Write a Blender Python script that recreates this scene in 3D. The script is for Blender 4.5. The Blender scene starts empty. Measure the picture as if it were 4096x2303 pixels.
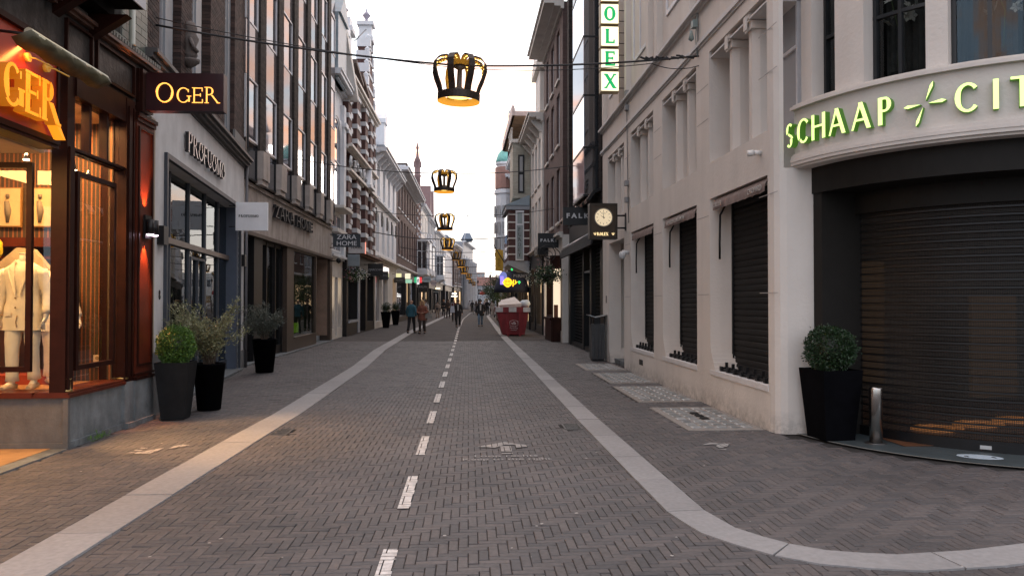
import bpy, math, random
import numpy as np
from mathutils import Vector, Matrix
R = math.radians
rnd = random.Random(7)
scene = bpy.context.scene
COL = scene.collection

# ------------------------------------------------------------------ camera
cam_d = bpy.data.cameras.new('camera'); cam = bpy.data.objects.new('camera', cam_d); COL.objects.link(cam)
cam_d.sensor_width = 36; cam_d.lens = 26.98; cam_d.clip_start = 0.1; cam_d.clip_end = 5000
cam.location = (0, 0, 1.65); cam.rotation_euler = (R(90 + 0.98), 0, -R(3.247))
scene.camera = cam

# ------------------------------------------------------------------ world and sun
world = bpy.data.worlds.new('World'); scene.world = world; world.use_nodes = True
SUN_EL, SUN_AZ = R(5.0), R(14.0)
def build_world():
    nt = world.node_tree; nt.nodes.clear(); N = nt.nodes.new; L = nt.links.new
    out = N('ShaderNodeOutputWorld'); bg = N('ShaderNodeBackground'); L(bg.outputs[0], out.inputs[0])
    sky = N('ShaderNodeTexSky'); sky.sky_type = 'NISHITA'; sky.sun_disc = False
    sky.sun_elevation = SUN_EL; sky.sun_rotation = SUN_AZ
    sky.air_density = 1.6; sky.dust_density = 2.5; sky.ozone_density = 1.5
    tc = N('ShaderNodeTexCoord'); sep = N('ShaderNodeSeparateXYZ'); L(tc.outputs['Generated'], sep.inputs[0])
    mp = N('ShaderNodeMapping'); mp.inputs['Scale'].default_value = (1.0, 1.0, 3.2); L(tc.outputs['Generated'], mp.inputs[0])
    nz = N('ShaderNodeTexNoise'); nz.inputs['Scale'].default_value = 2.6; nz.inputs['Detail'].default_value = 6; nz.inputs['Roughness'].default_value = .62
    nz.inputs['Distortion'].default_value = .35
    L(mp.outputs[0], nz.inputs['Vector'])
    # thin high overcast: white overhead, apricot streaks lower down
    rp = N('ShaderNodeValToRGB'); cr = rp.color_ramp
    cr.elements[0].position = .30; cr.elements[0].color = (.92, .95, 1.01, 1)
    cr.elements[1].position = .72; cr.elements[1].color = (1.55, 1.02, .82, 1)
    e = cr.elements.new(.47); e.color = (1.22, 1.13, 1.12, 1)
    e = cr.elements.new(.60); e.color = (1.95, .84, .48, 1)
    L(nz.outputs['Fac'], rp.inputs[0])
    # tint toward the horizon ahead
    mr = N('ShaderNodeMapRange'); mr.inputs['From Min'].default_value = 0.0; mr.inputs['From Max'].default_value = .20
    L(sep.outputs['Z'], mr.inputs['Value'])
    hz = N('ShaderNodeMixRGB'); hz.blend_type = 'MIX'; hz.inputs['Color1'].default_value = (1.15, .90, .74, 1)
    L(mr.outputs[0], hz.inputs['Fac']); L(rp.outputs[0], hz.inputs['Color2'])
    # brighter ahead (+Y), bluer and dimmer behind
    my = N('ShaderNodeMapRange'); my.inputs['From Min'].default_value = -.7; my.inputs['From Max'].default_value = .8
    L(sep.outputs['Y'], my.inputs['Value'])
    br = N('ShaderNodeMixRGB'); br.inputs['Color1'].default_value = (.54, .79, 1.02, 1); br.inputs['Color2'].default_value = (1.08, 1.255, 1.33, 1)
    L(my.outputs[0], br.inputs['Fac'])
    mu = N('ShaderNodeMixRGB'); mu.blend_type = 'MULTIPLY'; mu.inputs['Fac'].default_value = 1
    L(hz.outputs[0], mu.inputs['Color1']); L(br.outputs[0], mu.inputs['Color2'])
    sc = N('ShaderNodeMixRGB'); sc.blend_type = 'MULTIPLY'; sc.inputs['Fac'].default_value = 1
    sc.inputs['Color2'].default_value = (.10, .10, .10, 1); L(sky.outputs[0], sc.inputs['Color1'])
    ad = N('ShaderNodeMixRGB'); ad.blend_type = 'MIX'; ad.inputs['Fac'].default_value = .92
    L(sc.outputs[0], ad.inputs['Color1']); L(mu.outputs[0], ad.inputs['Color2'])
    L(ad.outputs[0], bg.inputs['Color']); bg.inputs['Strength'].default_value = 1.45
build_world()
sd = bpy.data.lights.new('sun', 'SUN'); sd.energy = .5; sd.angle = R(12); sd.color = (1, .82, .68)
sun = bpy.data.objects.new('sun', sd); COL.objects.link(sun)
sdir = Vector((math.sin(SUN_AZ) * math.cos(SUN_EL), math.cos(SUN_AZ) * math.cos(SUN_EL), math.sin(SUN_EL)))
sun.rotation_euler = sdir.to_track_quat('Z', 'Y').to_euler()
vs = scene.view_settings; vs.view_transform = 'Standard'; vs.look = 'None'; vs.gamma = 1; vs.use_curve_mapping = False; vs.exposure = 0.35
scene.display_settings.display_device = 'sRGB'

# ------------------------------------------------------------------ materials
MATS = {}
def M(name, col, rough=.6, metal=0., nz=(3, .12), bump=None, emit=None, es=1., coat=0., spec=.5, nz2=None, grime=0.):
    if name in MATS: return MATS[name]
    m = bpy.data.materials.new(name); MATS[name] = m; m.use_nodes = True
    nt = m.node_tree; b = nt.nodes['Principled BSDF']; N = nt.nodes.new; L = nt.links.new
    b.inputs['Roughness'].default_value = rough; b.inputs['Metallic'].default_value = metal
    b.inputs['Specular IOR Level'].default_value = spec
    b.inputs['Base Color'].default_value = (*col, 1)
    if coat: b.inputs['Coat Weight'].default_value = coat; b.inputs['Coat Roughness'].default_value = .15
    tc = N('ShaderNodeTexCoord')
    if nz:
        n = N('ShaderNodeTexNoise'); n.inputs['Scale'].default_value = nz[0]; n.inputs['Detail'].default_value = 7; n.inputs['Roughness'].default_value = .65
        L(tc.outputs['Object'], n.inputs['Vector'])
        mr = N('ShaderNodeMapRange'); mr.inputs['From Min'].default_value = .3; mr.inputs['From Max'].default_value = .7
        mr.inputs['To Min'].default_value = 1 - nz[1]; mr.inputs['To Max'].default_value = 1 + nz[1]; L(n.outputs['Fac'], mr.inputs['Value'])
        val = mr.outputs[0]
        if nz2:   # vertical streaks of dirt
            mp = N('ShaderNodeMapping'); mp.inputs['Scale'].default_value = (nz2[0], nz2[0], nz2[0] * .12); L(tc.outputs['Object'], mp.inputs[0])
            n2 = N('ShaderNodeTexNoise'); n2.inputs['Scale'].default_value = 1; n2.inputs['Detail'].default_value = 6; L(mp.outputs[0], n2.inputs['Vector'])
            r2 = N('ShaderNodeMapRange'); r2.inputs['From Min'].default_value = .45; r2.inputs['From Max'].default_value = .75
            r2.inputs['To Min'].default_value = 1; r2.inputs['To Max'].default_value = 1 - nz2[1]; L(n2.outputs['Fac'], r2.inputs['Value'])
            mm = N('ShaderNodeMath'); mm.operation = 'MULTIPLY'; L(val, mm.inputs[0]); L(r2.outputs[0], mm.inputs[1]); val = mm.outputs[0]
        if grime:   # splash dirt along the foot of the wall
            gp = N('ShaderNodeNewGeometry'); sp = N('ShaderNodeSeparateXYZ'); L(gp.outputs['Position'], sp.inputs[0])
            gm = N('ShaderNodeMapRange'); gm.inputs['From Min'].default_value = .02; gm.inputs['From Max'].default_value = .30; gm.inputs['To Min'].default_value = 1; gm.inputs['To Max'].default_value = 0; L(sp.outputs['Z'], gm.inputs['Value'])
            gn = N('ShaderNodeTexNoise'); gn.inputs['Scale'].default_value = 7; gn.inputs['Detail'].default_value = 8; gn.inputs['Roughness'].default_value = .75; L(gp.outputs['Position'], gn.inputs['Vector'])
            gr = N('ShaderNodeMapRange'); gr.inputs['From Min'].default_value = .38; gr.inputs['From Max'].default_value = .62; gr.inputs['To Max'].default_value = grime; L(gn.outputs['Fac'], gr.inputs['Value'])
            g1 = N('ShaderNodeMath'); g1.operation = 'MULTIPLY'; L(gm.outputs[0], g1.inputs[0]); L(gr.outputs[0], g1.inputs[1])
            g2 = N('ShaderNodeMath'); g2.operation = 'SUBTRACT'; g2.inputs[0].default_value = 1; L(g1.outputs[0], g2.inputs[1])
            g3 = N('ShaderNodeMath'); g3.operation = 'MULTIPLY'; L(val, g3.inputs[0]); L(g2.outputs[0], g3.inputs[1]); val = g3.outputs[0]
        mx = N('ShaderNodeVectorMath'); mx.operation = 'SCALE'; mx.inputs[0].default_value = col; L(val, mx.inputs['Scale'])
        L(mx.outputs[0], b.inputs['Base Color'])
    if bump:
        n3 = N('ShaderNodeTexNoise'); n3.inputs['Scale'].default_value = bump[0]; n3.inputs['Detail'].default_value = 5; L(tc.outputs['Object'], n3.inputs['Vector'])
        bp = N('ShaderNodeBump'); bp.inputs['Strength'].default_value = bump[1]; bp.inputs['Distance'].default_value = .02
        L(n3.outputs['Fac'], bp.inputs['Height']); L(bp.outputs[0], b.inputs['Normal'])
    if emit:
        b.inputs['Emission Color'].default_value = (*emit, 1); b.inputs['Emission Strength'].default_value = es
    return m

def brickmat(name, c1, c2, mortar, bw=.22, bh=.067, rough=.85):
    if name in MATS: return MATS[name]
    m = bpy.data.materials.new(name); MATS[name] = m; m.use_nodes = True
    nt = m.node_tree; b = nt.nodes['Principled BSDF']; N = nt.nodes.new; L = nt.links.new
    tc = N('ShaderNodeTexCoord'); sp = N('ShaderNodeSeparateXYZ'); L(tc.outputs['Object'], sp.inputs[0])
    a = N('ShaderNodeMath'); L(sp.outputs['X'], a.inputs[0]); L(sp.outputs['Y'], a.inputs[1])
    cb = N('ShaderNodeCombineXYZ'); L(a.outputs[0], cb.inputs[0]); L(sp.outputs['Z'], cb.inputs[1])
    t = N('ShaderNodeTexBrick'); t.inputs['Scale'].default_value = 1; t.inputs['Brick Width'].default_value = bw; t.inputs['Row Height'].default_value = bh
    t.inputs['Mortar Size'].default_value = .006; t.inputs['Color1'].default_value = (*c1, 1); t.inputs['Color2'].default_value = (*c2, 1); t.inputs['Mortar'].default_value = (*mortar, 1)
    t.inputs['Bias'].default_value = 0; L(cb.outputs[0], t.inputs['Vector'])
    n = N('ShaderNodeTexNoise'); n.inputs['Scale'].default_value = 1.2; n.inputs['Detail'].default_value = 6; L(tc.outputs['Object'], n.inputs['Vector'])
    mr = N('ShaderNodeMapRange'); mr.inputs['To Min'].default_value = .6; mr.inputs['To Max'].default_value = 1.4; L(n.outputs['Fac'], mr.inputs['Value'])
    sc = N('ShaderNodeVectorMath'); sc.operation = 'SCALE'; L(t.outputs['Color'], sc.inputs[0]); L(mr.outputs[0], sc.inputs['Scale'])
    L(sc.outputs[0], b.inputs['Base Color']); b.inputs['Roughness'].default_value = rough
    bp = N('ShaderNodeBump'); bp.invert = True; bp.inputs['Strength'].default_value = .6; bp.inputs['Distance'].default_value = .01
    L(t.outputs['Fac'], bp.inputs['Height']); L(bp.outputs[0], b.inputs['Normal'])
    return m

def piecemat(name, c1, c2, rough=.8, bump=.5, spec=.4, var=.25):
    """colour differs from piece to piece (per object and per island)"""
    if name in MATS: return MATS[name]
    m = bpy.data.materials.new(name); MATS[name] = m; m.use_nodes = True
    nt = m.node_tree; b = nt.nodes['Principled BSDF']; N = nt.nodes.new; L = nt.links.new
    g = N('ShaderNodeNewGeometry'); oi = N('ShaderNodeObjectInfo')
    a = N('ShaderNodeMath'); L(g.outputs['Random Per Island'], a.inputs[0]); L(oi.outputs['Random'], a.inputs[1])
    fr = N('ShaderNodeMath'); fr.operation = 'FRACT'; L(a.outputs[0], fr.inputs[0])
    mx = N('ShaderNodeMixRGB'); mx.inputs['Color1'].default_value = (*c1, 1); mx.inputs['Color2'].default_value = (*c2, 1); L(fr.outputs[0], mx.inputs['Fac'])
    n = N('ShaderNodeTexNoise'); n.inputs['Scale'].default_value = 25; n.inputs['Detail'].default_value = 5; L(g.outputs['Position'], n.inputs['Vector'])
    n2 = N('ShaderNodeTexNoise'); n2.inputs['Scale'].default_value = .8; n2.inputs['Detail'].default_value = 5; L(g.outputs['Position'], n2.inputs['Vector'])
    ad = N('ShaderNodeMath'); L(n.outputs['Fac'], ad.inputs[0]); L(n2.outputs['Fac'], ad.inputs[1])
    mr = N('ShaderNodeMapRange'); mr.inputs['From Min'].default_value = .6; mr.inputs['From Max'].default_value = 1.4
    mr.inputs['To Min'].default_value = 1 - var; mr.inputs['To Max'].default_value = 1 + var; L(ad.outputs[0], mr.inputs['Value'])
    sc = N('ShaderNodeVectorMath'); sc.operation = 'SCALE'; L(mx.outputs[0], sc.inputs[0]); L(mr.outputs[0], sc.inputs['Scale'])
    L(sc.outputs[0], b.inputs['Base Color']); b.inputs['Roughness'].default_value = rough; b.inputs['Specular IOR Level'].default_value = spec
    if bump:
        bp = N('ShaderNodeBump'); bp.inputs['Strength'].default_value = bump; bp.inputs['Distance'].default_value = .004
        L(n.outputs['Fac'], bp.inputs['Height']); L(bp.outputs[0], b.inputs['Normal'])
    return m

def glassmat(name, tint=(.75, .8, .8), refl=.10, rough=.015, wav=.0, ior=1.5, gc=.95):
    """clear pane: see-through plus mirror reflection that grows at grazing angles"""
    if name in MATS: return MATS[name]
    m = bpy.data.materials.new(name); MATS[name] = m; m.use_nodes = True
    nt = m.node_tree; nt.nodes.clear(); N = nt.nodes.new; L = nt.links.new
    o = N('ShaderNodeOutputMaterial'); t = N('ShaderNodeBsdfTransparent'); t.inputs[0].default_value = (*tint, 1)
    g = N('ShaderNodeBsdfGlossy'); g.inputs['Roughness'].default_value = rough; g.inputs[0].default_value = (gc * .95, gc, gc * 1.03, 1)
    fr = N('ShaderNodeFresnel'); fr.inputs[0].default_value = ior
    a = N('ShaderNodeMath'); a.operation = 'ADD'; a.use_clamp = True; a.inputs[1].default_value = refl; L(fr.outputs[0], a.inputs[0])
    ge = N('ShaderNodeNewGeometry'); fb_ = N('ShaderNodeMath'); fb_.operation = 'SUBTRACT'; fb_.use_clamp = True; L(a.outputs[0], fb_.inputs[0]); L(ge.outputs['Backfacing'], fb_.inputs[1]); a = fb_
    mx = N('ShaderNodeMixShader'); L(a.outputs[0], mx.inputs[0]); L(t.outputs[0], mx.inputs[1]); L(g.outputs[0], mx.inputs[2]); L(mx.outputs[0], o.inputs[0])
    if wav:
        tc = N('ShaderNodeTexCoord'); n = N('ShaderNodeTexNoise'); n.inputs['Scale'].default_value = .9; n.inputs['Detail'].default_value = 1.5; L(tc.outputs['Object'], n.inputs['Vector'])
        bp = N('ShaderNodeBump'); bp.inputs['Strength'].default_value = wav; bp.inputs['Distance'].default_value = .05; L(n.outputs['Fac'], bp.inputs['Height'])
        L(bp.outputs[0], g.inputs['Normal']); L(bp.outputs[0], fr.inputs['Normal'])
    return m
def mirrormat(name, col=(.03, .035, .04), refl=.25, wav=.1, gc=.9):
    """dark room behind a reflecting pane, for windows seen from afar"""
    if name in MATS: return MATS[name]
    m = bpy.data.materials.new(name); MATS[name] = m; m.use_nodes = True
    nt = m.node_tree; nt.nodes.clear(); N = nt.nodes.new; L = nt.links.new
    o = N('ShaderNodeOutputMaterial'); d = N('ShaderNodeBsdfDiffuse'); d.inputs[0].default_value = (*col, 1)
    g = N('ShaderNodeBsdfGlossy'); g.inputs['Roughness'].default_value = .03; g.inputs[0].default_value = (gc, gc * 1.02, gc * 1.08, 1)
    fr = N('ShaderNodeFresnel'); fr.inputs[0].default_value = 1.5
    a = N('ShaderNodeMath'); a.use_clamp = True; a.inputs[1].default_value = refl; L(fr.outputs[0], a.inputs[0])
    mx = N('ShaderNodeMixShader'); L(a.outputs[0], mx.inputs[0]); L(d.outputs[0], mx.inputs[1]); L(g.outputs[0], mx.inputs[2]); L(mx.outputs[0], o.inputs[0])
    tc = N('ShaderNodeTexCoord'); n = N('ShaderNodeTexNoise'); n.inputs['Scale'].default_value = .7; n.inputs['Detail'].default_value = 1.5; L(tc.outputs['Object'], n.inputs['Vector'])
    bp = N('ShaderNodeBump'); bp.inputs['Strength'].default_value = wav; bp.inputs['Distance'].default_value = .05; L(n.outputs['Fac'], bp.inputs['Height'])
    L(bp.outputs[0], g.inputs['Normal'])
    return m
def emat(name, col, s):
    if name in MATS: return MATS[name]
    m = bpy.data.materials.new(name); MATS[name] = m; m.use_nodes = True
    b = m.node_tree.nodes['Principled BSDF']; b.inputs['Base Color'].default_value = (*[c * .5 for c in col], 1)
    b.inputs['Emission Color'].default_value = (*col, 1); b.inputs['Emission Strength'].default_value = s
    return m

# ------------------------------------------------------------------ mesh helpers
WP = {}
def setp(o, label=None, cat=None, group=None, kind=None):
    if label: o['label'] = label
    if cat: o['category'] = cat
    if group: o['group'] = group
    if kind: o['kind'] = kind
    return o
def empty(name, loc, label, cat, group=None, parent=None):
    o = bpy.data.objects.new(name, None); COL.objects.link(o); o.location = loc; o.empty_display_size = .2
    WP[o.name] = Vector(loc)
    return setp(o, label, cat, group)
class MB:
    def __init__(s): s.v = []; s.f = []; s.m = []; s.sm = []
    def add(s, vs, fs, m=0, smooth=False):
        b = len(s.v); s.v += [tuple(v) for v in vs]
        for f in fs: s.f.append([b + i for i in f]); s.m.append(m); s.sm.append(smooth)
    def hexa(s, p, m=0):   # p: 4 bottom (ccw from above), 4 top
        fs = [(3, 2, 1, 0), (4, 5, 6, 7), (0, 1, 5, 4), (1, 2, 6, 5), (2, 3, 7, 6), (3, 0, 4, 7)]
        a, b, d = Vector(p[0]), Vector(p[1]), Vector(p[3]); e = Vector(p[4])
        if (b - a).cross(d - a).dot(e - a) < 0: fs = [tuple(reversed(f)) for f in fs]
        s.add(p, fs, m)
    def box(s, x0, x1, y0, y1, z0, z1, m=0):
        if x0 > x1: x0, x1 = x1, x0
        if y0 > y1: y0, y1 = y1, y0
        if z0 > z1: z0, z1 = z1, z0
        s.hexa([(x0, y0, z0), (x1, y0, z0), (x1, y1, z0), (x0, y1, z0), (x0, y0, z1), (x1, y0, z1), (x1, y1, z1), (x0, y1, z1)], m)
    def fbox(s, F, u0, u1, n0, n1, z0, z1, m=0):
        P = F.P
        s.hexa([P(u0, n0, z0), P(u1, n0, z0), P(u1, n1, z0), P(u0, n1, z0), P(u0, n0, z1), P(u1, n0, z1), P(u1, n1, z1), P(u0, n1, z1)], m)
    def prism(s, pts, dv, m=0, side=None):  # polygon pts extruded by dv; side material
        n = len(pts); pts = [Vector(p) for p in pts]; dv = Vector(dv)
        nrm = Vector((0, 0, 0))
        for i in range(n): nrm += pts[i].cross(pts[(i + 1) % n])
        top = [p + dv for p in pts]
        a = list(range(n)); b = list(range(n, 2 * n))
        if nrm.dot(dv) < 0: cap0, cap1, fl = a, b[::-1], True
        else: cap0, cap1, fl = a[::-1], b, False
        s.add(pts + top, [cap0, cap1], m)
        base = len(s.v) - 2 * n
        for i in range(n):
            j = (i + 1) % n; q = [i, j, n + j, n + i]
            if fl: q = q[::-1]
            s.f.append([base + k for k in q]); s.m.append(m if side is None else side); s.sm.append(False)
    def tube(s, path, r, n=8, m=0, smooth=True, cap=True):
        path = [Vector(p) for p in path]; k = len(path)
        rs = r if isinstance(r, (list, tuple)) else [r] * k
        b = len(s.v); prev = None
        for i, p in enumerate(path):
            t = (path[min(i + 1, k - 1)] - path[max(i - 1, 0)]).normalized()
            if prev is None:
                a = Vector((0, 0, 1)) if abs(t.z) < .9 else Vector((1, 0, 0)); x = t.cross(a).normalized()
            else: x = (prev - t * prev.dot(t)).normalized()
            prev = x; y = t.cross(x)
            for j in range(n):
                an = 2 * math.pi * j / n; s.v.append(tuple(p + (x * math.cos(an) + y * math.sin(an)) * rs[i]))
        for i in range(k - 1):
            for j in range(n):
                j2 = (j + 1) % n; s.f.append([b + i * n + j, b + i * n + j2, b + (i + 1) * n + j2, b + (i + 1) * n + j]); s.m.append(m); s.sm.append(smooth)
        if cap:
            s.f.append([b + j for j in range(n)][::-1]); s.m.append(m); s.sm.append(False)
            s.f.append([b + (k - 1) * n + j for j in range(n)]); s.m.append(m); s.sm.append(False)
    def lathe(s, c, prof, n=16, m=0, smooth=True, sx=1, sy=1, cap=True):
        b = len(s.v); k = len(prof)
        for r, z in prof:
            for j in range(n):
                an = 2 * math.pi * j / n; s.v.append((c[0] + r * sx * math.cos(an), c[1] + r * sy * math.sin(an), c[2] + z))
        for i in range(k - 1):
            for j in range(n):
                j2 = (j + 1) % n; s.f.append([b + i * n + j, b + i * n + j2, b + (i + 1) * n + j2, b + (i + 1) * n + j]); s.m.append(m); s.sm.append(smooth)
        if cap:
            if prof[0][0] > 1e-4: s.f.append([b + j for j in range(n)][::-1]); s.m.append(m); s.sm.append(False)
            if prof[-1][0] > 1e-4: s.f.append([b + (k - 1) * n + j for j in range(n)]); s.m.append(m); s.sm.append(False)
    def mesh(s, name, mats, off=(0, 0, 0)):
        me = bpy.data.meshes.new(name); o = Vector(off)
        me.from_pydata([(v[0] - o[0], v[1] - o[1], v[2] - o[2]) for v in s.v], [], s.f)
        for mm in (mats if isinstance(mats, (list, tuple)) else [mats]): me.materials.append(mm)
        me.polygons.foreach_set('material_index', s.m); me.polygons.foreach_set('use_smooth', s.sm); me.update()
        return me
    def obj(s, name, mats, parent=None, kind=None, label=None, at=None):
        if not s.f: return None
        w = WP[parent.name] if parent else Vector((0, 0, 0))
        l = Vector(at) if at is not None else Vector(w)
        o = bpy.data.objects.new(name, s.mesh(name, mats, l)); COL.objects.link(o)
        if parent: o.parent = parent
        o.location = l - w; WP[o.name] = l
        return setp(o, label, None, None, kind)
def single(mb, name, mats, label, cat, group=None, kind=None, at=None):
    o = mb.obj(name, mats, at=at); return setp(o, label, cat, group, kind)
def inst(me, name, loc, parent=None, rot=None, scale=None):
    o = bpy.data.objects.new(name, me); COL.objects.link(o)
    w = WP[parent.name] if parent else Vector((0, 0, 0))
    if parent: o.parent = parent
    o.location = Vector(loc) - w; WP[o.name] = Vector(loc)
    if rot: o.rotation_euler = rot
    if scale: o.scale = scale
    return o
class Fac:
    """facade frame: u runs away from the camera along the wall, n outward to the street, z up"""
    def __init__(s, X0, Y0, X1, Y1, side):
        s.o = Vector((X0, Y0, 0)); d = Vector((X1 - X0, Y1 - Y0, 0)); s.L = d.length; s.t = d.normalized()
        s.n = Vector((s.t.y, -s.t.x, 0)) * side; s.side = side
        s.ang = math.atan2(s.t.y, s.t.x)
    def P(s, u, n, z): return s.o + s.t * u + s.n * n + Vector((0, 0, z))
UNIT = None
def unitbox():
    global UNIT
    if UNIT is None:
        mb = MB(); e = .5; i = .47
        # slightly chamfered block
        mb.add([(-e, -e, -e), (e, -e, -e), (e, e, -e), (-e, e, -e), (-e, -e, e), (e, -e, e), (e, e, e), (-e, e, e)],
               [(3, 2, 1, 0), (4, 5, 6, 7), (0, 1, 5, 4), (1, 2, 6, 5), (2, 3, 7, 6), (3, 0, 4, 7)])
        UNIT = mb
    return UNIT
PIECE_MESH = {}
def emit_bricks(F, boxes, parent, mat, nmax=300, name='brick'):
    """boxes (u0,u1,n0,n1,z0,z1) in frame F: the nmax nearest to the camera as parts, the rest one mesh"""
    key = (name, mat.name)
    if key not in PIECE_MESH: PIECE_MESH[key] = unitbox().mesh(name, mat)
    me = PIECE_MESH[key]
    def dist(b):
        p = F.P((b[0] + b[1]) / 2, (b[2] + b[3]) / 2, (b[4] + b[5]) / 2); d = p - Vector((0, 0, 1.65))
        vis = abs((p.x - .0567 * p.y)) < p.y * .69 and (p.z - 1.65) < p.y * .40
        return d.length + (0 if vis else 1000)
    boxes = sorted(boxes, key=dist)
    for b in boxes[:nmax]:
        c = F.P((b[0] + b[1]) / 2, (b[2] + b[3]) / 2, (b[4] + b[5]) / 2)
        inst(me, name, c, parent, (0, 0, F.ang), (b[1] - b[0], abs(b[3] - b[2]), b[5] - b[4]))
    if boxes[nmax:]:
        mb = MB()
        for b in boxes[nmax:]: mb.fbox(F, *b)
        mb.obj(name + 's', mat, parent, kind='stuff')
def courses(u0, u1, n0, n1, z0, z1, bl=.215, bh=.0625, j=.008, jit=.002):
    out = []; k = 0; z = z0
    while z + bh * .6 < z1:
        zt = min(z + bh - j, z1)
        u = u0 - (bl / 2 if k % 2 else 0)
        while u < u1 - .02:
            a, b = max(u, u0), min(u + bl - j, u1)
            if b - a > .03: out.append((a, b, n0, n1 + rnd.uniform(-jit, jit), z, zt))
            u += bl
        z += bh; k += 1
    return out
def sub_holes(boxes, holes):
    """trim bricks against rectangular holes (u0,u1,z0,z1)"""
    out = []
    for b in boxes:
        segs = [(b[0], b[1])]
        for h in holes:
            if b[5] > h[2] + .01 and b[4] < h[3] - .01:
                ns = []
                for a, c in segs:
                    if c <= h[0] or a >= h[1]: ns.append((a, c)); continue
                    if h[0] - a > .03: ns.append((a, h[0]))
                    if c - h[1] > .03: ns.append((h[1], c))
                segs = ns
        for a, c in segs: out.append((a, c) + tuple(b[2:]))
    return out
def wall(mb, F, u0, u1, z0, z1, n0, n1, holes=(), m=0):
    """wall slab with rectangular openings, as butted boxes"""
    zs = sorted({z0, z1, *[h[2] for h in holes], *[h[3] for h in holes]}); zs = [z for z in zs if z0 <= z <= z1]
    for a, b in zip(zs, zs[1:]):
        if b - a < 1e-4: continue
        hs = sorted([(max(h[0], u0), min(h[1], u1)) for h in holes if h[2] < b - 1e-5 and h[3] > a + 1e-5])
        u = u0
        for h in hs:
            if h[0] > u + 1e-4: mb.fbox(F, u, h[0], n0, n1, a, b, m)
            u = max(u, h[1])
        if u1 > u + 1e-4: mb.fbox(F, u, u1, n0, n1, a, b, m)
def archfill(mb, F, u0, u1, zs, zt, n0, n1, m=0, k=6):
    """spandrels that turn a rectangular opening into a round or segmental arch"""
    c = (u0 + u1) / 2; a = (u1 - u0) / 2; h = zt - zs; dn = F.n * (n1 - n0)
    for sgn in (-1, 1):
        arc = [(c + sgn * a * math.cos(t), zs + h * math.sin(t)) for t in [math.pi / 2 * i / k for i in range(k + 1)]]
        for i in range(k):
            p = [F.P(arc[i][0], n0, arc[i][1]), F.P(arc[i + 1][0], n0, arc[i + 1][1]), F.P(arc[i + 1][0], n0, zt + .001), F.P(arc[i][0], n0, zt + .001)]
            mb.prism(p, dn, m)
def cornice(mb, F, u0, u1, z, prof, m=0):
    """prof: list of (n, dz) steps from bottom up"""
    zz = z
    for n, dz in prof:
        mb.fbox(F, u0, u1, -.05, n, zz, zz + dz, m); zz += dz
    return zz
PANE_DARK = mirrormat('window_pane_dark', (.02, .024, .028), .16)
PANE_CURT = mirrormat('window_pane_curtained', (.32, .33, .34), .10)
PANE_SKY = mirrormat('window_pane_mirror', (.05, .05, .06), .45, .05, .6)
def window(F, parent, u0, u1, z0, z1, n, fm, fw=.06, vb=(), hb=(), pane=PANE_DARK, depth=.07, arch=0., name='window', pn='pane', bw=.035):
    mb = MB()
    mb.fbox(F, u0, u0 + fw, n - depth, n, z0, z1); mb.fbox(F, u1 - fw, u1, n - depth, n, z0, z1)
    mb.fbox(F, u0 + fw, u1 - fw, n - depth, n, z0, z0 + fw); mb.fbox(F, u0 + fw, u1 - fw, n - depth, n, z1 - fw, z1)
    for v in vb:
        c = u0 + (u1 - u0) * v; mb.fbox(F, c - bw / 2, c + bw / 2, n - depth * .8, n - .004, z0 + fw, z1 - fw)
    for h in hb:
        c = z0 + (z1 - z0) * h; mb.fbox(F, u0 + fw, u1 - fw, n - depth * .9, n + .003, c - bw * .6, c + bw * .6)
    if arch:
        c = (u0 + u1) / 2; k = 8; a = (u1 - u0) / 2
        for i in range(k):
            t0, t1 = math.pi * i / k, math.pi * (i + 1) / k
            q = [(c + a * math.cos(t0), z1 - arch + arch * math.sin(t0)), (c + a * math.cos(t1), z1 - arch + arch * math.sin(t1)),
                 (c + (a - fw) * math.cos(t1), z1 - arch + (arch - fw) * math.sin(t1)), (c + (a - fw) * math.cos(t0), z1 - arch + (arch - fw) * math.sin(t0))]
            mb.prism([F.P(x, n + .004, z) for x, z in q], F.n * -(depth + .008))
    w = mb.obj(name, fm, parent)
    p = MB(); p.fbox(F, u0 + fw * .8, u1 - fw * .8, n - depth * .6, n - depth * .45, z0 + fw * .8, z1 - fw * .8)
    p.obj(pn, pane, w)
    return w
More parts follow.
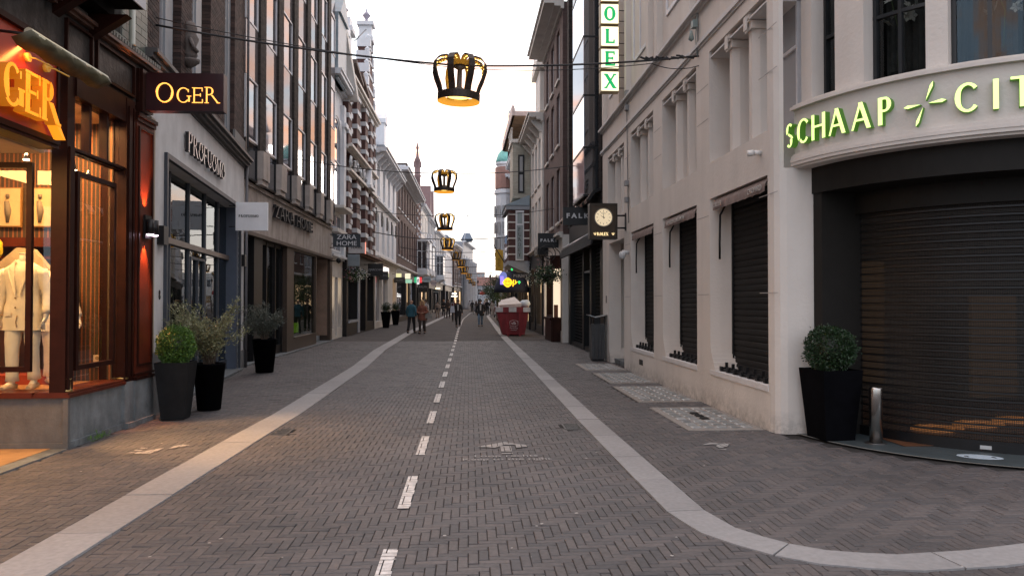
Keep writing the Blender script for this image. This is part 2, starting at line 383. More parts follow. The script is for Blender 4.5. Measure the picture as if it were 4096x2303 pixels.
# ------------------------------------------------------------------ lettering
def _g():
    l = lambda *a: ('l',) + a
    a = lambda *b: ('a',) + b
    s = lambda x, y, w=.13: ('s', x, y, w)
    g = {}
    g['O'] = (.92, [a(.43, .5, .38, .5, 0, 360)])
    g['C'] = (.80, [a(.42, .5, .37, .5, 42, 318), ('v', .70, .70, .16)])
    g['G'] = (.88, [a(.42, .5, .37, .5, 45, 318), l(.74, 0.08, .74, .42, 1), s(.74, .42, .14), ('v', .70, .70, .18)])
    g['E'] = (.70, [l(.14, 0, .14, 1, 1), l(.14, .975, .60, .975, 0), l(.14, .025, .62, .025, 0), l(.14, .52, .5, .52, 0), s(.14, 0), s(.14, 1), ('v', .60, .76, .24), ('v', .62, .0, .24), ('v', .5, .42, .2)])
    g['F'] = (.66, [l(.14, 0, .14, 1, 1), l(.14, .975, .60, .975, 0), l(.14, .5, .48, .5, 0), s(.14, 0), s(.14, 1), ('v', .60, .76, .24), ('v', .48, .40, .2)])
    g['R'] = (.84, [l(.14, 0, .14, 1, 1), ('p', .14, .5, .36, 1.), l(.42, .5, .76, .0, 1), s(.14, 0), s(.14, 1), s(.78, 0, .1)])
    g['P'] = (.74, [l(.14, 0, .14, 1, 1), ('p', .14, .46, .40, 1.), s(.14, 0), s(.14, 1)])
    g['B'] = (.74, [l(.14, 0, .14, 1, 1), ('p', .14, .5, .34, 1.), ('p', .14, .0, .40, .53), s(.14, 0), s(.14, 1)])
    g['D'] = (.88, [l(.14, 0, .14, 1, 1), ('p', .14, .0, .58, 1.), s(.14, 0), s(.14, 1)])
    g['U'] = (.84, [l(.14, .3, .14, 1, 1), l(.68, .3, .68, 1, 0), a(.41, .32, .27, .32, 180, 360), s(.14, 1), s(.68, 1, .1)])
    g['M'] = (1.02, [l(.13, 0, .13, 1, 0), l(.16, 1, .50, .05, 1), l(.50, .05, .86, 1, 0), l(.87, 0, .87, 1, 1), s(.13, 0, .1), s(.87, 0), s(.12, 1, .1), s(.88, 1, .12)])
    g['N'] = (.88, [l(.14, 0, .14, 1, 0), l(.14, 1, .72, 0, 1), l(.72, 0, .72, 1, 0), s(.14, 0, .1), s(.13, 1, .1), s(.72, 1, .1)])
    g['Z'] = (.74, [l(.08, .975, .64, .975, 0), l(.62, 1, .10, 0, 1), l(.08, .025, .66, .025, 0), ('v', .10, .76, .24), ('v', .66, .0, .24)])
    g['A'] = (.84, [l(.40, 1, .08, 0, 0), l(.40, 1, .72, 0, 1), l(.2, .35, .6, .35, 0), s(.08, 0, .1), s(.73, 0, .13)])
    g['H'] = (.88, [l(.14, 0, .14, 1, 1), l(.70, 0, .70, 1, 1), l(.14, .52, .70, .52, 0), s(.14, 0), s(.14, 1), s(.70, 0), s(.70, 1)])
    g['S'] = (.62, [a(.31, .74, .22, .26, 40, 262), a(.31, .27, .25, .27, -142, 96)])
    g['I'] = (.32, [l(.14, 0, .14, 1, 1), s(.14, 0), s(.14, 1)])
    g['T'] = (.76, [l(.36, 0, .36, 1, 1), l(.04, .975, .68, .975, 0), s(.36, 0), ('v', .05, .78, .22), ('v', .67, .78, .22)])
    g['L'] = (.66, [l(.14, 0, .14, 1, 1), l(.14, .025, .58, .025, 0), s(.14, 0), s(.14, 1), ('v', .58, .0, .26)])
    g['X'] = (.80, [l(.1, 1, .68, 0, 1), l(.68, 1, .1, 0, 0), s(.1, 1), s(.68, 0), s(.68, 1, .11), s(.1, 0, .11)])
    g['K'] = (.80, [l(.14, 0, .14, 1, 1), l(.64, 1, .16, .45, 0), l(.30, .6, .70, 0, 1), s(.14, 0), s(.14, 1), s(.64, 1, .1), s(.72, 0, .12)])
    g['Y'] = (.78, [l(.36, 0, .36, .45, 1), l(.08, 1, .36, .45, 1), l(.66, 1, .36, .45, 0), s(.36, 0), s(.08, 1), s(.66, 1, .1)])
    g['V'] = (.80, [l(.08, 1, .38, 0, 1), l(.68, 1, .38, 0, 0), s(.08, 1), s(.68, 1, .1)])
    g['W'] = (1.1, [l(.06, 1, .30, 0, 1), l(.30, 0, .54, 1, 0), l(.54, 1, .78, 0, 1), l(.78, 0, 1.0, 1, 0)])
    g[' '] = (.4, [])
    return g
GLY = _g()
def glyph_polys(ch, T=.16, N=.05, serif=True, ST=.045, gx=1.):
    """stroke polygons of one capital letter, unit cap height"""
    adv, els = GLY[ch]; out = []
    for e in els:
        k = e[0]
        if k == 'l':
            x0, y0, x1, y1, w = e[1:]; w = T if w else N; x0 *= gx; x1 *= gx
            dx, dy = x1 - x0, y1 - y0; L = math.hypot(dx, dy)
            if abs(dx) < 1e-6: out.append([(x0 - w / 2, y0), (x0 + w / 2, y0), (x1 + w / 2, y1), (x1 - w / 2, y1)])
            elif abs(dy) < 1e-6:
                y = .5 * w if y0 < .1 else (1 - .5 * w if y0 > .9 else y0)
                out.append([(x0, y - w / 2), (x1, y - w / 2), (x1, y + w / 2), (x0, y + w / 2)])
            else:
                h = w / 2 * L / abs(dy); out.append([(x0 - h, y0), (x0 + h, y0), (x1 + h, y1), (x1 - h, y1)])
        elif k == 'a':
            cx, cy, rx, ry, a0, a1 = e[1:]; cx *= gx; rx *= gx; n = max(4, int(abs(a1 - a0) / 15))
            for i in range(n):
                q = []
                for t, sg in ((i, 1), (i + 1, 1), (i + 1, -1), (i, -1)):
                    an = R(a0 + (a1 - a0) * t / n); w = N + (T * 1.08 - N) * abs(math.cos(an)) ** 1.5
                    if sg > 0: q.append((cx + rx * math.cos(an), cy + ry * math.sin(an)))
                    else: q.append((cx + (rx - w) * math.cos(an), cy + (ry - min(w, N * 1.15 + (w - N) * .25)) * math.sin(an)))
                out.append(q)
        elif k == 'p':    # bowl from stem: x, ybot, width, ytop
            x, yb, wd, yt = e[1:]; x *= gx; wd *= gx; yc = (yb + yt) / 2; ry = (yt - yb) / 2; xs = x + wd * .4; rx = wd * .6
            out.append([(x, yt - N), (xs, yt - N), (xs, yt), (x, yt)]); out.append([(x, yb), (xs, yb), (xs, yb + N), (x, yb + N)])
            n = 10
            for i in range(n):
                q = []
                for t, sg in ((i, 1), (i + 1, 1), (i + 1, -1), (i, -1)):
                    an = R(-90 + 180 * t / n); w = N + (T - N) * abs(math.cos(an)) ** 1.3
                    if sg > 0: q.append((xs + rx * math.cos(an), yc + ry * math.sin(an)))
                    else: q.append((xs + (rx - w) * math.cos(an), yc + (ry - N) * math.sin(an)))
                out.append(q)
        elif k == 's' and serif:
            x, y, w = e[1:]; x *= gx; t = ST
            y0, y1 = (0, t) if y < .1 else ((1 - t, 1) if y > .9 else (y, y + t))
            out.append([(x - w, y0), (x + w, y0), (x + w, y1), (x - w, y1)])
        elif k == 'v' and serif:
            x, y, h = e[1:]; x *= gx; out.append([(x - ST / 2, y), (x + ST / 2, y), (x + ST / 2, y + h), (x - ST / 2, y + h)])
    return adv * gx, out
def letter_mesh(polys, mp, h, depth, x0=0., y0=0., jit=.0012):
    """mp(x, y, d) -> world point; front faces m0, sides m1"""
    mb = MB()
    for i, p in enumerate(polys):
        d = depth + (i % 12) * jit
        f = [Vector(mp(x0 + x * h, y0 + y * h, d)) for x, y in p]; b = [Vector(mp(x0 + x * h, y0 + y * h, 0.001)) for x, y in p]
        n = len(p); nr = (f[1] - f[0]).cross(f[2] - f[0]); out = (f[0] - b[0])
        fl = nr.dot(out) < 0
        mb.add(f + b, [tuple(range(n))[::-1] if fl else tuple(range(n))], 0)
        base = len(mb.v) - 2 * n
        for k in range(n):
            j = (k + 1) % n; q = [k, n + k, n + j, j]
            if fl: q = q[::-1]
            mb.f.append([base + t for t in q]); mb.m.append(1); mb.sm.append(False)
    return mb
def letters(text, mp, h, depth, mats, parent, x0=0., track=.06, name='letter', sizes=None, **kw):
    x = x0
    for i, ch in enumerate(text):
        hh = h * (sizes[i] if sizes else 1)
        adv, polys = glyph_polys(ch, **kw)
        if polys: letter_mesh(polys, mp, hh, depth, x0=x).obj(name, mats, parent)
        x += adv * hh + track * h
    return x
def text_width(text, h, track=.06, sizes=None, gx=1., **kw):
    return sum(GLY[c][0] * gx * h * (sizes[i] if sizes else 1) + track * h for i, c in enumerate(text)) - track * h
def sans(text, size, ext=.004, shear=0., off=0., space=1.):
    """mesh of a line of plain sans text in the XY plane, centred"""
    c = bpy.data.curves.new('t', 'FONT'); c.body = text; c.size = size; c.extrude = ext; c.align_x = 'CENTER'; c.align_y = 'CENTER'; c.shear = shear; c.offset = off; c.space_character = space
    o = bpy.data.objects.new('t', c); COL.objects.link(o); bpy.context.view_layer.update()
    me = bpy.data.meshes.new_from_object(o.evaluated_get(bpy.context.evaluated_depsgraph_get()))
    bpy.data.objects.remove(o); bpy.data.curves.remove(c)
    return me
def place_text(text, size, mat, parent, loc, rot, name='lettering', sx=1., **kw):
    me = sans(text, size, **kw); me.materials.clear(); me.materials.append(mat)
    return inst(me, name, loc, parent, rot, (sx, 1, 1))

# ------------------------------------------------------------------ foliage
def leaves(mb, pts, ln, wd, dirs=None, m=0, rng=None, spread=1.):
    rng = rng or np.random.RandomState(3)
    n = len(pts)
    if dirs is None: dirs = rng.normal(size=(n, 3))
    dirs = dirs / np.linalg.norm(dirs, axis=1)[:, None]
    a = rng.normal(size=(n, 3)); sd = np.cross(dirs, a); sd /= (np.linalg.norm(sd, axis=1)[:, None] + 1e-9)
    nn = np.cross(dirs, sd)
    L = ln * rng.uniform(.6, 1.3, (n, 1)); W = wd * rng.uniform(.7, 1.2, (n, 1))
    p0 = pts; p1 = pts + dirs * L * .5 + sd * W * .5 + nn * L * .08; p2 = pts + dirs * L; p3 = pts + dirs * L * .5 - sd * W * .5 + nn * L * .08
    for i in range(n): mb.add([p0[i], p1[i], p2[i], p3[i]], [(0, 1, 2), (0, 2, 3)], m)
def leafmat(name, c1, c2, rough=.45):
    if name in MATS: return MATS[name]
    m = piecemat(name, c1, c2, rough, 0, .5, .35); nt = m.node_tree
    b = nt.nodes['Principled BSDF']; b.inputs['Subsurface Weight'].default_value = 0
    return m
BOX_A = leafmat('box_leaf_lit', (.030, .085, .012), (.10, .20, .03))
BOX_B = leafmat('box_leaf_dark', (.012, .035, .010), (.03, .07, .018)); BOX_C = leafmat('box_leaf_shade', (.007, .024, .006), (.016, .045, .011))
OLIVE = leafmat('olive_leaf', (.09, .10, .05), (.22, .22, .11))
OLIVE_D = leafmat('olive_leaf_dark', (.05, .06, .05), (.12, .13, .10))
BARK = M('bark', (.10, .075, .055), .9, bump=(30, .6))
SOIL = M('soil', (.03, .022, .016), 1, bump=(40, 1))
POT = M('pot_black', (.003, .003, .004), .7, spec=.03, nz=(6, .3), bump=(9, .05))
POT2 = M('pot_charcoal', (.012, .013, .0145), .6, spec=.12, nz=(5, .25), bump=(9, .06))
def square_pot(mb, x, y, b, t, h, m=0, rot=0.):
    def ring(a, z): return [(x + (sx * a * math.cos(rot) - sy * a * math.sin(rot)), y + (sx * a * math.sin(rot) + sy * a * math.cos(rot)), z) for sx, sy in ((-1, -1), (1, -1), (1, 1), (-1, 1))]
    r = [ring(b, 0.012), ring(t, h), ring(t - .02, h), ring(t - .035, h - .06)]
    vs = sum(r, []); fs = [(3, 2, 1, 0)]
    for k in range(3):
        for j in range(4): j2 = (j + 1) % 4; fs.append((k * 4 + j, k * 4 + j2, (k + 1) * 4 + j2, (k + 1) * 4 + j))
    fs.append((12, 13, 14, 15)); mb.add(vs, fs, m)
def ball_plant(loc, label, group, potmat, leafm, rb, rt, h, rball, n=4200, seed=1, round_pot=False, name='potted_shrub', rot=0., cz=None, lf=.030):
    x, y = loc; rng = np.random.RandomState(seed)
    t = empty(name, (x, y, 0), label, 'potted plant', group)
    mb = MB()
    if round_pot: mb.lathe((x, y, 0.012), [(rb, 0), (rt, h), (rt - .02, h), (rt - .03, h - .05)], 24)
    else: square_pot(mb, x, y, rb, rt, h, rot=rot)
    mb.obj('pot', potmat, t)
    s = MB(); s.lathe((x, y, h - .058), [(.001, .012), (rt * .95 if round_pot else rt * 1.25, .0)], 14) if round_pot else s.box(x - rt + .04, x + rt - .04, y - rt + .04, y + rt - .04, h - .06, h - .052)
    s.obj('soil', SOIL, t)
    cz = cz or h + rball * .86
    st = MB(); st.tube([(x, y, h - .06), (x + .01, y, h + .08), (x, y, cz)], [.022, .018, .012], 6); st.obj('stem', BARK, t)
    d = rng.normal(size=(n, 3)); d /= np.linalg.norm(d, axis=1)[:, None]
    bump = 1 + .06 * np.sin(d[:, 0] * 3.1 + seed) + .08 * np.sin(d[:, 0] * 7 + 1) * np.sin(d[:, 1] * 6 + 2) + .05 * np.sin(d[:, 2] * 11 + d[:, 0] * 9)
    rr = rball * bump * (1 - .38 * rng.uniform(0, 1, n) ** 2.2)
    rr *= np.where(rng.uniform(0, 1, n) < .07, rng.uniform(1.02, 1.16, n), 1.)
    p = d * rr[:, None] + np.array([x, y, cz])
    f = MB(); leaves(f, p, lf, lf * .62, d + rng.normal(size=(n, 3)) * .7, rng=rng)
    f.obj('foliage', leafm, t, kind='stuff')
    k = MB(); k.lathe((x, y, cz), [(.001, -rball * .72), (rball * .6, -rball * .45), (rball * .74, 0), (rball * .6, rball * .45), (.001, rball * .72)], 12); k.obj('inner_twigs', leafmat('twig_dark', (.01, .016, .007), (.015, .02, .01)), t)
    return t
def olive_plant(loc, label, group, potmat, rb, rt, h, rad, top, n, seed, leafm=OLIVE, name='potted_olive_shrub'):
    x, y = loc; rng = np.random.RandomState(seed); rd = random.Random(seed)
    t = empty(name, (x, y, 0), label, 'potted plant', group)
    mb = MB(); mb.lathe((x, y, 0.012), [(rb, 0), (rt * .985, h - .03), (rt, h - .03), (rt, h), (rt - .02, h), (rt - .03, h - .05)], 28); mb.obj('pot', potmat, t)
    s = MB(); s.lathe((x, y, h - .05), [(.001, .01), (rt * .9, 0)], 18); s.obj('soil', SOIL, t)
    br = MB(); lp = []; ld = []
    nb = 30
    for i in range(nb):
        an = rd.uniform(0, 6.283); ro = rad * math.sqrt(rd.uniform(.05, 1)); zt = h + (top - h) * rd.uniform(.45, 1) * (1 - .18 * (ro / rad) ** 2)
        p0 = Vector((x + rd.uniform(-.07, .07), y + rd.uniform(-.07, .07), h - .05)); p2 = Vector((x + math.cos(an) * ro, y + math.sin(an) * ro, zt))
        p1 = p0.lerp(p2, .45) + Vector((-math.cos(an) * ro * .15, -math.sin(an) * ro * .15, .06))
        br.tube([p0, p0.lerp(p1, .5) + Vector((rd.uniform(-.02, .02), 0, 0)), p1, p1.lerp(p2, .5) + Vector((0, rd.uniform(-.02, .02), .02)), p2], [.013, .010, .008, .005, .003], 5)
        for k in range(n // nb):
            f = rd.uniform(.28, 1.02); q = p1.lerp(p2, (f - .4) / .6) if f > .4 else p0.lerp(p1, f / .4)
            lp.append(q + Vector((rd.gauss(0, .045), rd.gauss(0, .045), rd.gauss(0, .045))))
            ld.append((p2 - p1).normalized() * .8 + Vector((rd.gauss(0, .7), rd.gauss(0, .7), rd.gauss(.1, .6))))
    br.obj('branches', BARK, t)
    f = MB(); leaves(f, np.array(lp), .066, .017, np.array(ld), rng=rng); f.obj('foliage', leafm, t, kind='stuff')
    return t

# ------------------------------------------------------------------ people
SKIN = M('skin', (.42, .25, .18), .55, nz=(8, .08)); SKIN2 = M('skin_tan', (.28, .16, .11), .55, nz=(8, .08))
def skinmesh(name, mats, nodes, edges, parent, sub=1, root=0, xf=None, extra=None):
    me = bpy.data.meshes.new(name); me.from_pydata([xf(n[0]) if xf else n[0] for n in nodes], edges, [])
    for mm in mats: me.materials.append(mm)
    o = bpy.data.objects.new(name, me); COL.objects.link(o); o.parent = parent; WP[o.name] = WP[parent.name]
    sm = o.modifiers.new('Skin', 'SKIN'); sm.use_smooth_shade = True
    sv = me.skin_vertices[0].data
    for i, n in enumerate(nodes):
        r = n[1]; sv[i].radius = (r, r) if not isinstance(r, tuple) else r
        sv[i].use_root = (i == root)
    s = o.modifiers.new('Sub', 'SUBSURF'); s.levels = sub; s.render_levels = sub
    return o
def person(x, y, face, label, top, legs, hair, h=1.75, stride=.25, arms=('down', 'down'), shirt=None, shoe=(.01, .01, .012), skin=SKIN, long_hair=False, coat=False, bald=False, name='person', group=None, sub=1, wide=1., headless=False, cat='person', neck_up=False, topmat=None, legmat=None, z=0.0):
    """face = heading in degrees, 0 looks along +Y, 180 toward the camera"""
    t = empty(name, (x, y, z), label, cat, group); t.rotation_euler = (0, 0, R(-face)); WP[t.name] = Vector((0, 0, 0))
    S = h / 1.75
    def V(a, b, c): return (a * S * (wide if c > .8 else 1), b * S, c * S)
    st = stride
    J = dict(pel=V(0, 0, .95), spi=V(0, .01, 1.12), che=V(0, 0, 1.32), nec=V(0, -.01, 1.47), nk2=V(0, .005, 1.54), hd=V(0, .02, 1.63), tp=V(0, .01, 1.70), nose=V(0, .105, 1.62), chin=V(0, .07, 1.555))
    for sd, k in ((-1, 'l'), (1, 'r')):
        sg = sd * st
        J['hip' + k] = V(sd * .09, 0, .90); J['kn' + k] = V(sd * .10, .03 + sg * .45, .49); J['an' + k] = V(sd * .10, sg * .9 - .03 * abs(sg) / .25, .09 + (0.02 if sg < 0 else 0)); J['to' + k] = V(sd * .12, sg * .9 + .13, .045)
        J['sh' + k] = V(sd * .185, -.01, 1.41)
        a = arms[0] if sd < 0 else arms[1]
        if a == 'down': e, w, p = V(sd * .25, -.03 - sg * .2, 1.12), V(sd * .27, .05 - sg * .5, .87), V(sd * .27, .07 - sg * .5, .79)
        elif a == 'bend': e, w, p = V(sd * .27, .0, 1.12), V(sd * .12, .22, 1.08), V(sd * .05, .26, 1.09)
        elif a == 'hold': e, w, p = V(sd * .24, .06, 1.15), V(sd * .10, .27, 1.28), V(sd * .06, .29, 1.36)
        elif a == 'pocket': e, w, p = V(sd * .29, -.08, 1.14), V(sd * .20, .06, .93), V(sd * .17, .09, .88)
        elif a == 'reach': e, w, p = V(sd * .26, .14, 1.16), V(sd * .24, .38, 1.06), V(sd * .23, .46, 1.04)
        J['el' + k], J['wr' + k], J['pa' + k] = e, w, p
    def build(nm, mats, lst, ed, sb=sub):
        ks = [q[0] for q in lst]; nodes = [(J[q[0]] if isinstance(q[0], str) else q[0], tuple(c * S for c in q[1]) if isinstance(q[1], tuple) else q[1] * S) for q in lst]
        return skinmesh(nm, mats, nodes, [(ks.index(a), ks.index(b)) for a, b in ed], t, sb)
    bl = [('pel', (.135, .095)), ('spi', (.12, .085)), ('che', (.14, .095)), ('nec', .055), ('nk2', .050)]
    be = [('pel', 'spi'), ('spi', 'che'), ('che', 'nec'), ('nec', 'nk2')]
    if not headless: bl += [('hd', (.070, .088)), ('tp', (.055, .062))]; be += [('nk2', 'hd'), ('hd', 'tp')]
    for k in 'lr':
        bl += [('sh' + k, .05), ('el' + k, .04), ('wr' + k, .028), ('pa' + k, (.036, .02)), ('hip' + k, .08), ('kn' + k, .055), ('an' + k, .038), ('to' + k, .032)]
        be += [('che', 'sh' + k), ('sh' + k, 'el' + k), ('el' + k, 'wr' + k), ('wr' + k, 'pa' + k), ('pel', 'hip' + k), ('hip' + k, 'kn' + k), ('kn' + k, 'an' + k), ('an' + k, 'to' + k)]
    body = build('body', [skin], bl, be)
    # face, ears and fingers
    hm = MB(); hdz = Vector(J['hd'])
    if not headless:
        hm.tube([hdz + Vector((0, .075, .03)) * S, hdz + Vector((0, .108, -.018)) * S], [.008, .016], 6)
        hm.obj_local = True
        for sd in (-1, 1): hm.lathe(hdz + Vector((sd * .078, 0, 0)) * S, [(.001, -.03), (.014, -.015), (.016, .01), (.001, .03)], 6)
        fo = hm; me = fo.mesh('facial_features', skin); inst_local(me, 'nose_and_ears', body)
        em = MB()
        for sd in (-1, 1): em.lathe(hdz + Vector((sd * .032, .088, .018)) * S, [(.001, -.008), (.011, 0), (.001, .008)], 6)
        em.box(*(lambda c: (c.x - .024, c.x + .024, c.y, c.y + .006, c.z - .005, c.z + .005))(hdz + Vector((0, .083, -.055)) * S), m=1)
        inst_local(em.mesh('eyes', [M('eye', (.03, .02, .015), .3, nz=None), M('lips', (.30, .10, .08), .5, nz=None)]), 'eyes_and_mouth', body)
    fg = MB()
    for k, sd in (('l', -1), ('r', 1)):
        p = Vector(J['pa' + k]); w = Vector(J['wr' + k]); d = (p - w).normalized(); ax = Vector((0, 1, 0)) if abs(d.y) < .6 else Vector((1, 0, 0))
        for i, ln in enumerate((.062, .072, .068, .052)):
            b0 = p + d * .01 + ax * ((i - 1.5) * .017)
            c1 = b0 + d * ln * .5; c2 = c1 + (d * .8 + Vector((-sd * .35, .1, -.1))) * ln * .5
            fg.tube([b0, c1, c2], [.0095, .0085, .006], 5)
        fg.tube([w.lerp(p, .4) + ax * .02, p + ax * .042, p + ax * .045 + d * .03], [.012, .010, .007], 5)
    inst_local(fg.mesh('fingers', skin), 'fingers', body)
    tm = topmat or M('cloth_%02x%02x%02x' % tuple(int(c * 255) for c in top), top, .9, nz=(7, .22), bump=(14, .35))
    lm = legmat or M('cloth_%02x%02x%02x' % tuple(int(c * 255) for c in legs), legs, .9, nz=(7, .22), bump=(14, .35))
    hem = .86 if not coat else .70
    J['hem'] = V(0, 0, hem)
    for k in 'lr': J['cu' + k] = tuple(Vector(J['el' + k]).lerp(Vector(J['wr' + k]), .92)); J['pl' + k] = tuple(Vector(J['kn' + k]).lerp(Vector(J['an' + k]), .95))
    w_ = wide * (1.04 if coat else 1)
    tp = [(hem, .182, .128), (.95, .178, .122), (1.04, .165, .114), (1.14, .158, .110), (1.26, .180, .120), (1.36, .200, .118), (1.42, .190, .104), (1.465, .125, .080), (1.505, .066, .060)]
    fl = .02 if coat else 0
    def loft(mb, prof, n=20, c=(0, 0)):
        b0 = len(mb.v); m0 = len(prof)
        for q, (z_, rx, ry) in enumerate(prof):
            for j_ in range(n):
                an = 2 * math.pi * j_ / n; ca, sa = math.cos(an), math.sin(an); w2 = 1 + .025 * math.sin(an * 3 + z_ * 17) + .02 * math.sin(an * 5 - z_ * 23)
                mb.v.append(((c[0] + (rx + fl * (q < 2)) * w_ * w2 * math.copysign(abs(ca) ** .85, ca)) * S, (c[1] + ry * w2 * math.copysign(abs(sa) ** .85, sa)) * S, z_ * S))
        for q in range(m0 - 1):
            for j_ in range(n): j2 = (j_ + 1) % n; mb.f.append([b0 + q * n + j_, b0 + q * n + j2, b0 + (q + 1) * n + j2, b0 + (q + 1) * n + j_]); mb.m.append(0); mb.sm.append(True)
    def bend(a_, b_, c_, n=5):
        a_, b_, c_ = Vector(a_), Vector(b_), Vector(c_); out = [a_.lerp(b_, i_ / n) for i_ in range(n)] + [b_.lerp(c_, i_ / n) for i_ in range(n + 1)]
        out[n] = b_ * .6 + (out[n - 1] + out[n + 1]) * .2; return out
    mb = MB(); loft(mb, tp)
    for k in 'lr':
        sd = -1 if k == 'l' else 1; sh = Vector(J['sh' + k]) - Vector((sd * .03 * S, 0, .015 * S)); p_ = bend(sh, J['el' + k], J['cu' + k]); r_ = [.078, .074, .068, .063, .060, .057, .055, .053, .050, .048, .048]
        mb.tube(p_, [q * S * (1.06 if coat else 1) * (1 + .05 * math.sin(i_ * 2.4)) for i_, q in enumerate(r_)], 12)
    inst_local(mb.mesh('top', tm), 'jacket' if coat or shirt else 'top', t)
    mb = MB(); fl = 0; loft(mb, [(.80, .14, .10), (.86, .172, .118), (.93, .170, .115), (1.0, .155, .105), (1.04, .145, .10)])
    for k in 'lr':
        p_ = bend(J['hip' + k], J['kn' + k], J['pl' + k]); r_ = [.100, .098, .093, .086, .080, .074, .070, .067, .065, .066, .069]
        mb.tube(p_, [q * S * (1 + .03 * math.sin(i_ * 2.1)) for i_, q in enumerate(r_)], 12)
    inst_local(mb.mesh('trousers', lm), 'trousers', t)
    sm = MB()
    for k in 'lr':
        a, b = Vector(J['an' + k]), Vector(J['to' + k]); a = a + Vector((0, -.045, -.04)) * S
        sm.tube([Vector((a.x, a.y, .05 * S)), Vector((a.x, a.y + .08, .052 * S)), Vector((b.x, b.y - .02, .042 * S)), Vector((b.x, b.y + .05, .034 * S))], [.042 * S, .046 * S, .044 * S, .028 * S], 8)
    inst_local(sm.mesh('shoes', M('shoe_%02x' % int(shoe[0] * 255), shoe, .5, nz=None)), 'shoes', t)
    if shirt:
        c = MB(); c.prism([V(-.05, .118, 1.44), V(.05, .118, 1.44), V(.035, .137, 1.05), V(-.035, .137, 1.05)], (0, .006, 0))
        inst_local(c.mesh('shirt', M('shirt_%02x%02x' % tuple(int(q * 255) for q in shirt[:2]), shirt, .8)), 'shirt_front', t)
    if not headless and not bald:
        hmn = MB(); c = hdz + Vector((0, -.018, .035)) * S
        prof = [(.094, -.045), (.100, 0), (.092, .05), (.062, .085), (.001, .098)]
        hmn.lathe(c, [(r * S, z_ * S) for r, z_ in prof], 12, sy=1.0)
        if long_hair: hmn.tube([c + Vector((0, -.03, .02)), c + Vector((0, -.06, -.12)) * S, c + Vector((0, -.085, -.27)) * S], [.095 * S, .115 * S, .07 * S], 10)
        if long_hair:
            for sd in (-1, 1): hmn.tube([c + Vector((sd * .075, .01, .02)) * S, c + Vector((sd * .10, .02, -.12)) * S, c + Vector((sd * .11, .05, -.28)) * S], [.035 * S, .045 * S, .02 * S], 7)
        inst_local(hmn.mesh('hair', M('hair_%02x%02x' % tuple(int(q * 255) for q in hair[:2]), hair, .7, nz=(20, .3), bump=(40, .5))), 'hair', t)
    return t, J, S
def inst_local(me, name, parent):
    o = bpy.data.objects.new(name, me); COL.objects.link(o); o.parent = parent; WP[o.name] = WP.get(parent.name, Vector((0, 0, 0))); return o
